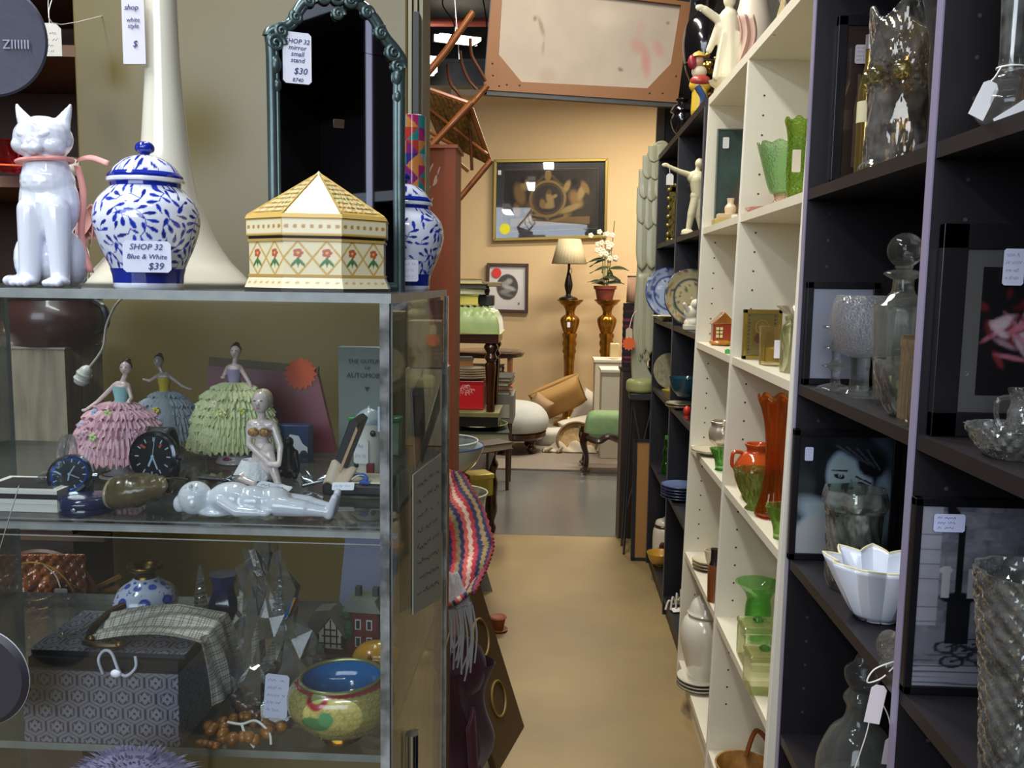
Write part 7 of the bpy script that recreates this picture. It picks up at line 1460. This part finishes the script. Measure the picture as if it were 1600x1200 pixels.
cvi = Cv(60, 80, 'a08a48'); cvi.ell(.5, .5, .25, .4, '9a7c34', asp=.75).ell(.5, .45, .14, .2, '8a2c24', asp=.75).ell(.5, .68, .09, .11, 'b08a60', asp=.75).ring(.5, .68, .16, .02, 'd0a840', .75).ell(.36, .4, .08, .1, '7a3a2a', asp=.75)
for i in range(11): cvi.ell(.08, .05 + i * .09, .02, .02, '3c3010', asp=.75).ell(.92, .05 + i * .09, .02, .02, '3c3010', asp=.75)
def yz(px0, px1, y): return PY(px0, 510, y).x, PY(px1, 510, y).x
a_, b_ = yz(1162, 1222, 2.33)
t = picture('gilt_icon', 'small gilt metal framed icon of a mother and child', a_, b_, 2.33, SHW[3], .128, M('a8924a', .25, .8), .010, cvi, res=(40, 56))
t = S('glass_tealight', 'square amber glass candle holder with white price strip', 'candle holder', 1204, .525, SHW[3])
t.part('holder', MB().lathe([(18, 0), (20, 60), (17, 60), (15, 6), (0, 6)], seg=8), GL('d8c890', .03, .3), smooth=0); price(t, (4, -20, 26), 9, 28, '', col='e9e6f4'); t.part('candle', MB().lathe([(0, 6), (12, 6), (12, 26), (0, 26)], seg=20), M('d0b468', .6))
t = S('glass_jar', 'clear glass jar with amber knob behind the candle holder', 'jar', 1232, .525, SHW[3]); glassv(t, [(14, 0), (15, 60), (12, 72)], 2, GL('cfd4b0', .03, .35)); t.part('lid', MB().lathe(prof([(12, 72), (8, 78), (9, 86), (0, 90)], 3), seg=24), GL('cfd4b0', .03, .35))
t = S('amber_vase', 'tall orange carnival glass vase with frilled rim', 'vase', 1206, .53, SHW[2])
t.part('body', MB().grid(72, 24, lambda u, v: (lambda a, r: (r * math.cos(a), r * math.sin(a), 4 + 184 * v + 4 * math.sin(7 * a) * v ** 6))(2 * PI * u, (15 + 6 * (1 - v) ** 6 * 2 - 3 * math.sin(PI * v) + 14 * v ** 5) * (1 + .04 * math.sin(10 * 2 * PI * u))), True), GL('e08038', .03, .3), solid=2.5); t.part('foot', MB().lathe([(0, 0), (24, 0), (22, 4), (15, 8), (0, 8)], seg=40), GL('e0602c', .03, .3))
t = S('red_jug', 'glossy red pottery jug with loop handles behind green glass', 'jug', 1180, .532, SHW[2])
RG = M('a8321c', .12, n=(7, 'c25a20', .5), coat=.6); t.part('body', MB().lathe(prof([(0, 0), (18, 0), (32, 26), (34, 50), (24, 68), (16, 74), (20, 84), (16, 84), (12, 74)], 5), seg=40), RG)
for sx in (-1, 1): t.part('handle', MB().tube(spline([(sx * 22, 0, 70), (sx * 36, 0, 70), (sx * 38, 0, 52), (sx * 32, 0, 44)], 6), 3, 8), RG)
t = S('green_glass_basket', 'green pressed glass footed bowl before the red jug', 'bowl', 1184, .512, SHW[2])
glassv(t, prof([(20, 0), (16, 6), (22, 14), (34, 46), (38, 62)], 4), 3, GL('b0cc80', .03, .38), seg=72, mod=diamond(9, .1, .06), smooth=15)
t = S('green_glass_leaf', 'green glass vase with leafy rim beside the red foot', 'vase', 1220, .505, SHW[2]); glassv(t, prof([(12, 0), (14, 20), (26, 52)], 4), 2.5, GL('a0cc70', .03, .38), seg=60, mod=lambda a, q, z: 1 + (.1 * math.sin(6 * a) if z > 30 else 0))
t = S('green_glass_vase', 'flared clear green glass vase behind the glass boxes', 'vase', 1182, .55, SHW[1])
glassv(t, prof([(18, 0), (20, 50), (18, 70), (24, 84), (36, 96)], 5), 3, GL('90d880', .02, .42), seg=48)
for i, (px, x, c, lab) in enumerate([(1182, .525, 'e4e8c0', 'pale yellow green lidded container below the flared green vase'), (1192, .505, 'dcdcb4', 'amber green lidded container nearest the black bookcase')]):
    t = S('glass_box', lab, 'box', px, x, SHW[1], group=None); w = 27
    t.part('box', MB().b2((-w, -w, 0), (w, w, 52)), GL(c, .04, .35), smooth=0, bevel=3); t.part('lid', MB().b2((-w - 1, -w - 1, 53), (w + 1, w + 1, 62)), GL(c, .04, .35), smooth=0, bevel=3)
    t.part('flower_knob', MB().ell((0, 0, 66), (9, 9, 5), 12), GL('4c9a48', .05, .3))
t = S('wicker_basket', 'small wicker basket at the bottom of the white bookcase', 'basket', 1160, .535, SHW[0])
t.part('basket', MB().lathe([(0, 0), (30, 0), (44, 40), (41, 40), (28, 4), (0, 4)], seg=40), M('b0803c', .7, n=(40, '7a5424', .5))); t.part('handle', MB().tube(spline([(10, 30, 36), (24, 30, 80), (40, 0, 70), (40, -10, 38)], 6), 4, 8), M('8a4c20', .5))
# ---- white bookcase, far bay
cvg = Cv(70, 110, '2f4440'); cvg.noise(.5, 4, 3)
cvg.ell(.8, .2, .25, .3, '5a4438', .3, asp=.6, soft=.6).ell(.7, .1, .3, .12, '8a6a4c', 0, asp=.6, soft=.5).ell(.95, .45, .1, .14, '8c5a44', 0, asp=.6, soft=.5).ell(.75, .3, .06, .16, '8a3a34', .3, asp=.6, soft=.5).ell(.6, .25, .04, .1, 'b0b0b8', .4, asp=.6, soft=.5)
a_, b_ = yz(1109, 1185, 2.995)
t = picture('oil_portrait', 'dark green unframed portrait painting on the white shelf', a_, b_, 2.99, SHW[4], .315, M('5c6a5c', .5), .004, cvg, res=(50, 80), glaze=False)
sticker(t, -.052, .27, .020, .035, 'SHOP\n32\noil\n$60', col='d8dad8')
t = S('trinket_box', 'small pile of cream and gold trinket boxes before the portrait painting', 'box', 1134, .54, SHW[4])
t.part('box', MB().b2((-20, -14, 0), (18, 14, 12)), M('b8a060', .4, .3), bevel=1); t.part('upper_box', MB().b2((-14, -10, 12), (16, 10, 20)), M('c9b48a', .5), bevel=1); t.part('figure', MB().lathe(prof([(8, 20), (9, 30), (5, 36), (6, 44)], 4), c=(6, 0, 0), seg=16), M('d8c0a0', .5)); price(t, (10, -15, 10), 9, 16, '', col='ece8dc')
t = S('cottage_teapot', 'red brick cottage shaped teapot with yellow thatched roof', 'teapot', 1126, .53, SHW[3])
t.part('wall', MB().b2((-14, -12, 4), (16, 12, 34)), M('a83a1c', .25, coat=.5, n=(20, '8a2c14', .4)), bevel=1.5); t.part('roof', MB().prism([(-18, 32), (2, 52), (20, 34)], -14, 14), M('c87c24', .25, coat=.5, n=(16, '7a4818', .5)), bevel=1.5)
w_ = t.part('window', MB().b2((-10, -13.4, 12), (0, -12, 28)), M('e4d890', .4), smooth=0); t.part('glazing_bar', MB().b2((-5.6, -14, 12), (-4.4, -13, 28)).b2((-10, -14, 17), (0, -13, 18.2)).b2((-10, -14, 22.5), (0, -13, 23.7)), M('3c1c10', .4), smooth=0, under=w_)
t.part('garden', MB().ell((0, -2, 4), (19, 16, 6), 16), M('c89828', .3, n=(30, 'a04a18', .5), coat=.4)); t.part('spout', MB().tube(spline([(14, 0, 12), (26, 0, 20), (30, 0, 38)], 5), [5, 5, 4.5, 4.5, 4, 4, 4, 3.5, 3.5, 3, 3], 8), M('8a4a20', .3, coat=.4))
t = S('price_block', 'tiny green plastic price block on the shelf edge by the cottage teapot', 'block', 1137, .485, SHW[3]); t.part('block', MB().b2((-4, -2, 0), (4, 2, 6)).b2((-2, -1, 6), (2, 1, 7)), M('3aa84c', .5), smooth=0)
t = S('silver_cup', 'embossed silver cup on the third white shelf', 'cup', 1128, .545, SHW[2])
t.part('cup', MB().lathe(prof([(0, 0), (10, 0), (8, 14), (20, 26), (22, 40), (18, 50), (20, 56), (16, 54), (12, 30)], 4), seg=40, mod=lambda a, q, z: 1 + .03 * math.sin(10 * a)), M('c9bfae', .25, .6)); t.part('foot', MB().lathe([(0, 0), (13, 0), (12, 3)], seg=30), M('b0a490', .3, .6))
t = S('saucer', 'pale glazed saucer at the front of the third white shelf', 'saucer', 1110, .515, SHW[2]); t.part('saucer', MB().lathe([(0, 0), (14, 0), (30, 7), (29, 9), (14, 3), (0, 3)], seg=40), M('c9bfa4', .2, coat=.4)); t.part('rim', MB().tube([(29.5 * math.cos(i * PI / 20), 29.5 * math.sin(i * PI / 20), 8.5) for i in range(40)], .8, 5, closed=True), M('8a7a54', .3))
t = S('green_glass_dish', 'small ribbed green glass dish beside the silver cup', 'dish', 1126, .505, SHW[2]); glassv(t, prof([(8, 0), (10, 16), (18, 34)], 4), 2, GL('84c870', .03, .35), seg=60, mod=lambda a, q, z: 1 + .05 * math.sin(14 * a)); t.part('foot', MB().lathe([(0, -.1), (10, -.1), (8, 2)], seg=30), GL('84c870', .03, .35))
for i in range(3):
    t = S('side_plate', ['bottom cream side plate of the pile on the fourth white shelf', 'middle cream side plate of the pile on the fourth white shelf', 'top cream side plate of the pile on the fourth white shelf'][i], 'plate', 1106, .525, SHW[1] + i * .009, group='cream side plates on the fourth white shelf')
    t.part('plate', MB().lathe([(0, 0), (12, 0), (24, 4), (24, 6), (12, 2), (0, 2)], seg=40), M(['6a3a26', 'cfc6a4', 'd8d0b0'][i], .2, coat=.4)); t.part('rim', MB().tube([(24 * math.cos(j * PI / 20), 24 * math.sin(j * PI / 20), 5) for j in range(40)], .7, 5, closed=True), M('8a7440', .3))
t = S('teacup', 'small gold rimmed cup on the pile of cream side plates', 'cup', 1113, .53, SHW[1] + .027); glassv(t, prof([(7, 0), (11, 10), (13, 24)], 4), 1.5, M('d8ccb0', .2, coat=.4)); t.part('handle', MB().tube(spline([(12, 0, 20), (19, 0, 18), (18, 0, 8), (11, 0, 8)], 5), 1.4, 6), M('b08a3c', .3, .5))
t = S('brown_bottle', 'brown stoneware bottle with dark neck on the fourth white shelf', 'bottle', 1114, .49, SHW[1]); t.part('body', MB().lathe([(0, 0)] + prof([(9, 0), (10, 40), (9, 58)], 4) + [(0, 60)], seg=28), M('7c4420', .3, coat=.3)); t.part('neck', MB().lathe([(9, 56), (6, 66), (6, 80), (7, 84), (0, 84)], seg=24), M('1f1a1a', .3))
t = S('temple_jar', 'large plain white lidded temple jar on the bottom white shelf', 'jar', 1098, .532, SHW[0]); t.k *= 1.0
WJ = M('d9d6c8', .1, coat=.6); t.part('body', MB().lathe([(0, 0)] + prof([(20, 0), (21, 6), (34, 54), (38, 82), (32, 104), (18, 112)], 5) + [(0, 112)], seg=56), WJ)
l_ = t.part('lid', MB().lathe([(0, 112), (26, 112), (28, 115)] + prof([(26, 117), (20, 132), (8, 142)], 4), seg=56), WJ); t.part('knob', MB().ell((0, 0, 146), (7, 7, 6), 20), WJ, under=l_)
for i in range(3):
    t = S('dinner_plate', ['lowest white plate stacked on the bottom white shelf', 'middle white plate stacked on the bottom white shelf', 'topmost white plate with gold mark on the bottom white shelf'][i], 'plate', 1092, .515, SHW[0] + i * .010, group='white plates on the bottom white shelf')
    t.part('plate', MB().lathe([(0, 0), (18, 0), (34, 5), (34, 7), (18, 2), (0, 2)], seg=48), M('d8d2c0', .2, coat=.4)); t.part('dark_rim', MB().tube([(34 * math.cos(j * PI / 24), 34 * math.sin(j * PI / 24), 5) for j in range(48)], .7, 5, closed=True), M('2a2622', .3))
    if i == 2: t.part('gold_mark', MB().ell((4, 0, 3), (9, 5, 1), 10), M('b08a3a', .4, .3))
# ---- far black bookcase
t = S('athlete_statue', 'white plaster nude male statue with one arm stretched out', 'statue', 1083, .515, SHB[4])
m = MB(); m.cap((-14, 0, 4), (-4, -3, 4), 5, 4).cap((12, 2, 4), (18, -2, 4), 5, 4).cap((-8, 0, 6), (-4, 0, 30), 4, 6).cap((-4, 0, 30), (2, 0, 56), 6.5, 8).cap((14, 2, 5), (8, 2, 30), 4, 6).cap((8, 2, 30), (8, 0, 56), 6.5, 8)
m.ell((5, 0, 60), (12, 9, 9)).cap((5, 0, 62), (3, 0, 84), 9.5, 12).ell((2, 0, 88), (15, 9, 11)).cap((3, 0, 96), (5, 0, 104), 4.5, 4.5).ell((6, 0, 109), (7, 8, 8.5))
m.cap((-10, 0, 92), (-26, -2, 97), 5, 4).cap((-26, -2, 97), (-42, -4, 104), 4, 3).ell((-47, -4, 106), (6, 2.5, 3.5)).cap((14, 0, 92), (20, 4, 76), 5, 4).cap((20, 4, 76), (24, 0, 60), 4, 3)
t.org('figure', m, M('d6cda8', .5), vox=1.0, it=3); t.part('base', MB().b2((-18, -10, 0), (22, 10, 3)), M('d0c8a8', .5), bevel=.8)
price(t, (-40, -8, 84), 11, 17, '', col='e8e4dc', hole=True); t.part('string', MB().tube([(-40, -7, 93), (-41, -5, 104)], .5, 5), M('e8e4dc', .6))
a_, b_ = yz(1035, 1064, 4.3)
t = picture('gilt_leafy_picture', 'ornate gilt picture frame with leafy border at the far shelf', a_ - .0, b_ + .04, 4.2, SHB[4], .262, M('8a7a3a', .35, .6, n=(60, '4a3f18', .5), bump=(90, 1)), .030, Cv(6, 8, '3a3c34'), res=(6, 8))
m = MB()
for q in range(26):
    f = q / 26 * 4; s, g = int(f), f - int(f); w, h = t.w, t.h; x, z = [(-w + 2 * w * g, 0), (w, h * g), (w - 2 * w * g, h), (-w, h - h * g)][s]; m.ell((x, .0, max(z, .014)), (.011, .006, .013), 8, rot=(0, q, 0))
t.part('leaf_border', m, M('8a7a3a', .35, .6))
def plate_up(lab, px, py, x, z, R, col, pat, seed):
    t = Th('display_plate', lab, 'plate', loc=at_x(px, x, z + .0005), tilt=(-.18, 0, .25)); cvd = Cv(90, 30, col); rs = random.Random(seed)
    for i in range(70): cvd.ell(rs.random(), rs.random() ** .7, rs.uniform(.03, .09), rs.uniform(.03, .07), rs.choice(pat), rs.uniform(0, 3), asp=3, wrap=True, al=.8)
    cvd.rect(0, .96, 1, 1, pat[0]).rect(0, .62, 1, .65, pat[0])
    painted('plate', 72, 14, lambda u, v: (R * v * math.cos(2 * PI * u), -6 * v ** 3 * 0 - (4 if v > .7 else 0) * (v - .7) * 3, R + R * v * math.sin(2 * PI * u)), cvd, PAINT(.15, .5), t.k, t.o, cu=True, solid=2); t.part('stand', MB().b2((-12, 3, 1), (12, 8, 4)).b2((-2, 3, 1), (2, 5, 40)), M('2a2420', .5), smooth=0); return t
plate_up('blue and white willow pattern plate standing at the far end', 1048, 490, .54, SHB[3], 41, 'a8b4cc', ['2a3f86', '3c559e', '1c2c6a', 'dfe4ec'], 3)
plate_up('cream floral plate with green leaf on the far black shelf', 1082, 495, .532, SHB[3], 46, 'c2b48a', ['33405a', 'a8793a', '4a7a3a', '8a3a30', 'd8cfa8'], 5)
t = S('cherub_figurine', 'white bisque cherub ornament before the floral plate', 'figurine', 1083, .505, SHB[3]); m = MB(); rs = random.Random(2); m.ell((0, 0, 10), (15, 11, 11)).ell((-3, 0, 26), (12, 9, 12)).ell((2, -3, 40), (8, 8, 8)).cap((-8, -4, 28), (-16, -8, 40), 4, 3).cap((8, -4, 26), (14, -9, 14), 4, 3)
t.org('figure', m, M('dfd9c2', .5), vox=1.2, it=2); t.part('base', MB().b2((-15, -11, 0), (15, 11, 8)), M('d8d2ba', .5), bevel=1)
t = S('shell_dish', 'pale shell shaped dish lying before the willow plate', 'dish', 1042, .50, SHB[3]); t.part('dish', MB().lathe([(0, 0), (8, 0), (22, 8), (20, 9), (7, 3)], seg=40, mod=lambda a, q, z: 1 + .12 * math.sin(5 * a)), M('d0c69c', .3, coat=.3)); t.part('foot', MB().lathe([(0, -.1), (8, -.1), (7, 1)], seg=20), M('b8ac80', .3))
bowl('ceramic_bowl', 'yellow ochre bowl on the third far shelf', 1062, 3.5, SHB[2], .075, .05, M('b8a450', .25, coat=.4), cat='bowl', x=.53)
bowl('ceramic_bowl', 'dark teal glazed bowl behind the ochre bowl', 1070, 3.5, SHB[2] + .05, .065, .075, M('244a58', .15, coat=.5), x=.52)
t = S('woven_fan', 'woven straw fan shaped plate leaning at the back of far shelf', 'fan', 1044, .545, SHB[2]); t.part('fan', MB().lathe([(0, 0), (26, 2), (28, 5), (0, 3)], c=(0, 0, 26), seg=40, rot=(PI / 2 - .2, 0, .3)), M('a8a080', .7, n=(60, '7a7254', .5))); t.part('handle', MB().tube([(0, 0, 0), (0, 0, 14)], 3, 8), M('8a8260', .7))
for i in range(2):
    t = S('glass_plate', ['lower shallow plate at the edge of the third far shelf', 'upper shallow plate at the edge of the third far shelf'][i], 'plate', 1062, .502, SHB[2] + i * .01 - .0, group='plates at the shelf edge'); t.k *= .9; t.part('plate', MB().lathe([(0, 0), (14, 0), (24, 5), (24, 6.5), (14, 2), (0, 2)], seg=40), M('b0a890', .2, coat=.4)); t.part('rim', MB().tube([(24 * math.cos(j * PI / 20), 24 * math.sin(j * PI / 20), 5.5) for j in range(40)], .7, 5, closed=True), M('6a5a3a', .3))
t = S('red_ornament', 'small bright red round ornament beside the ochre bowl', 'ornament', 1073, .492, SHB[2]); t.part('ball', MB().ell((0, 0, 12), (6, 5, 8), 14), M('c8342a', .3)); t.part('foot', MB().lathe([(0, 0), (5, 0), (4, 5)], seg=14), M('a82820', .4))
t = S('green_bottle', 'bright green glass bottle figurine on the fourth far shelf', 'bottle', 1041, .52, SHB[1]); t.part('body', MB().lathe(prof([(0, 0), (7, 0), (8, 12), (5, 22), (7, 34), (4, 44), (5, 54), (0, 56)], 4), seg=24), GL('4cc83c', .05, .3)); t.part('cap', MB().lathe([(4, 54), (4, 60), (0, 60)], seg=16), M('2f8a2c', .4))
for i in range(5):
    t = S('blue_plate', ['bottom blue and white plate of the stack on the far shelf', 'second blue and white plate from the bottom of the far stack', 'middle blue and white plate of the far stack', 'second blue and white plate from the top of the far stack', 'top blue and white plate of the far stack'][i], 'plate', 1063, .518, SHB[1] + i * .011, group='blue and white plates stacked on the far shelf')
    t.part('plate', MB().lathe([(0, 0), (14, 0), (30, 4), (30, 5.5), (14, 2), (0, 2)], seg=40), M(['3c4c7a', 'a8b0c4', '44548a', '9aa4bc', '6a7aa4'][i], .2, coat=.4)); t.part('rim', MB().tube([(30 * math.cos(j * PI / 20), 30 * math.sin(j * PI / 20), 5) for j in range(40)], .7, 5, closed=True), M('1f2a54', .3))
t = S('biscuit_barrel', 'cream biscuit barrel with brown leaf motif on the lowest far shelf', 'barrel', 1036, .54, SHB[0]); t.part('body', MB().lathe([(0, 0)] + prof([(15, 0), (17, 10), (17, 40), (14, 48)], 3) + [(0, 48)], seg=36), M('cfc6b4', .25, coat=.4)); t.part('brown_band', MB().lathe([(14.4, 44), (15, 50), (13, 52)], seg=36, cap=False), M('3a1c14', .3)); t.part('lid', MB().lathe(prof([(14, 52), (12, 58), (4, 61), (0, 64)], 3), seg=36), M('cfc6b4', .25, coat=.4)); t.part('leaf_motif', MB().ell((-2, -16.5, 20), (7, 1.5, 9), 10).ell((-8, -15.2, 14), (5, 1.5, 5), 10).ell((5, -15.8, 13), (5, 1.5, 5), 10), M('4a2418', .4))
bowl('ceramic_bowl', 'small mustard yellow bowl on the lowest far shelf', 1031, 4.2, SHB[0], .062, .06, M('c89a3a', .3, coat=.4), x=.51)
t = S('wire_toys', 'little heap of white wire ornaments at the front of the lowest shelf', 'ornament', 1053, .50, SHB[0])
for q in range(4): t.part('wire', MB().tube(spline([(-14 + q * 8, -6, 2), (-8 + q * 6, 2, 14 + q * 6), (0 + q * 4, 4, 8), (6 + q * 3, -2, 18 + q * 3)], 5), 1.6, 6), M('cfc8b4', .4))
t.part('tag_card', MB().box((4, -8, 3), (18, 12, 1), rot=(.2, 0, .3)), M('e8e4dc', .6), smooth=0)
# ---- on top of the bookcases
TZP = TOPZ + .0052
BLK = M('121014', .15, coat=.6)
t = S('black_urn', 'glossy black turned urn on top of the far black bookcase', 'urn', 1065, .515, TZP); t.part('body', MB().lathe(prof([(0, 0), (9, 0), (8, 6), (14, 14), (18, 28), (15, 38), (19, 42), (14, 50), (8, 54), (11, 60), (0, 62)], 4), seg=36), BLK); t.part('silver_foot', MB().lathe([(0, -.1), (10, -.1), (9, 4)], seg=24), M('9a9a9e', .2, 1))
t = S('large_black_urn', 'big black ceramic urn high on the far black bookcase', 'urn', 1096, .56, TZP); t.part('body', MB().lathe(prof([(0, 0), (18, 0), (15, 30), (16, 60), (28, 90), (34, 130), (28, 160), (14, 176), (18, 190)], 5), seg=44), BLK); t.part('carved_band', MB().tube([(30 * math.cos(j * PI / 20), 30 * math.sin(j * PI / 20), 98) for j in range(40)], 1.6, 6, closed=True), M('3a3438', .3))
t = S('gold_elephant', 'cluster of tangled gold beaded ornaments between urn and robed statue', 'ornament', 1100, .53, TZP + 0)
rs = random.Random(5); m = MB()
for q in range(40): m.ell((rs.gauss(0, 9), rs.gauss(-4, 5), rs.uniform(30, 96)), (rs.uniform(2, 5),) * 3, 8)
m.cap((0, 0, 0), (0, 0, 60), 6, 5); t.part('beads', m, M('a07a34', .3, .7))['kind'] = 'stuff'; t.part('base', MB().lathe([(0, 0), (13, 0), (10, 4)], seg=24), M('7a5a28', .4, .5))
t = S('painted_figurine', 'painted pottery figure in red, cream, yellow and blue clothes', 'figurine', 1092, .50, TZP)
m = MB().cap((0, 0, 4), (0, 0, 34), 13, 12).ell((0, 0, 44), (17, 11, 13)); t.part('skirt', m, M('cfae3c', .35, coat=.3)); t.part('blue_sash', MB().tube(spline([(-6, -12, 40), (4, -14, 22), (2, -13, 6)], 5), 5, 8), M('2f4a7a', .4)); t.part('red_coat', MB().ell((0, -2, 50), (16, 12, 10), 20), M('a83a30', .4, coat=.3)); t.part('torso', MB().ell((-2, 0, 64), (12, 9, 11), 18), M('d8ccb0', .4)); t.part('head', MB().ell((-4, -2, 80), (8, 8, 9), 18), M('c99a80', .4)); t.part('red_rosette', MB().ell((-14, -6, 78), (7, 5, 11), 14), M('8e1f28', .4)); t.part('hat', MB().lathe([(0, 86), (12, 86), (8, 92), (0, 96)], c=(-4, -2, 0), seg=20), M('b89a4a', .4))
t = S('robed_statue', 'white statue in a flowing robe with raised arm on the white bookcase', 'statue', 1136, .54, TZP + .0)
m = MB(); m.cap((0, 0, 30), (0, 0, 80), 24, 17).cap((0, 0, 80), (-2, 0, 118), 17, 15).cap((-14, 0, 112), (-40, -6, 128), 7, 6).ell((-48, -8, 131), (8, 4, 5)).cap((-16, 0, 104), (-30, 4, 70), 8, 5).cap((14, 0, 112), (26, -4, 84), 8, 6).cap((-2, 0, 128), (-2, 0, 134), 6, 6).ell((-2, -2, 144), (10, 11, 12))
for q in range(7): m.cap((-22 + q * 7, -16, 26), (-12 + q * 4, -12, 92), 4.5, 3)
t.org('figure', m, M('e4dabc', .5), vox=1.8, it=2); t.part('drapery', MB().grid(8, 14, lambda u, v: (8 + 24 * u + 6 * math.sin(v * 5), -16 + 4 * math.sin(u * 12), 118 - 92 * v)), M('cba99a', .6), solid=2); t.part('plinth', MB().lathe([(0, 0), (22, 0), (20, 12), (26, 16), (30, 24), (0, 28)], seg=6), M('d6cba8', .5), smooth=0)
for q in range(4): t.part('fingers', MB().cap((-52, -8 + q * 1.5, 133 - q * 2), (-60, -9 + q * 2, 132 - q * 2.6), 1.4, 1.1, 8), M('e4dabc', .5)) if False else None
t = S('white_pitcher', 'large cream pottery piece behind the robed statue', 'pitcher', 1170, .66, TZP); t.part('body', MB().lathe([(0, 0)] + prof([(26, 0), (32, 50), (30, 120), (20, 170), (24, 200)], 5), seg=44), M('d4c6b4', .4)); t.part('handle', MB().tube(spline([(22, 0, 180), (46, 0, 160), (40, 0, 90), (30, 0, 70)], 6), 5, 8), M('d4c6b4', .4))
t = S('picture_slat', 'thin pale wooden slat propped over the top of the white bookcase', 'slat', 1218, .505, TZP); t.part('slat', MB().box((6, 0, 40), (6, 3, 120), rot=(0, .25, 0)).box((12, 0, 94), (8, 3, 6), rot=(0, .25, 0)), M('d0b880', .5), smooth=0)
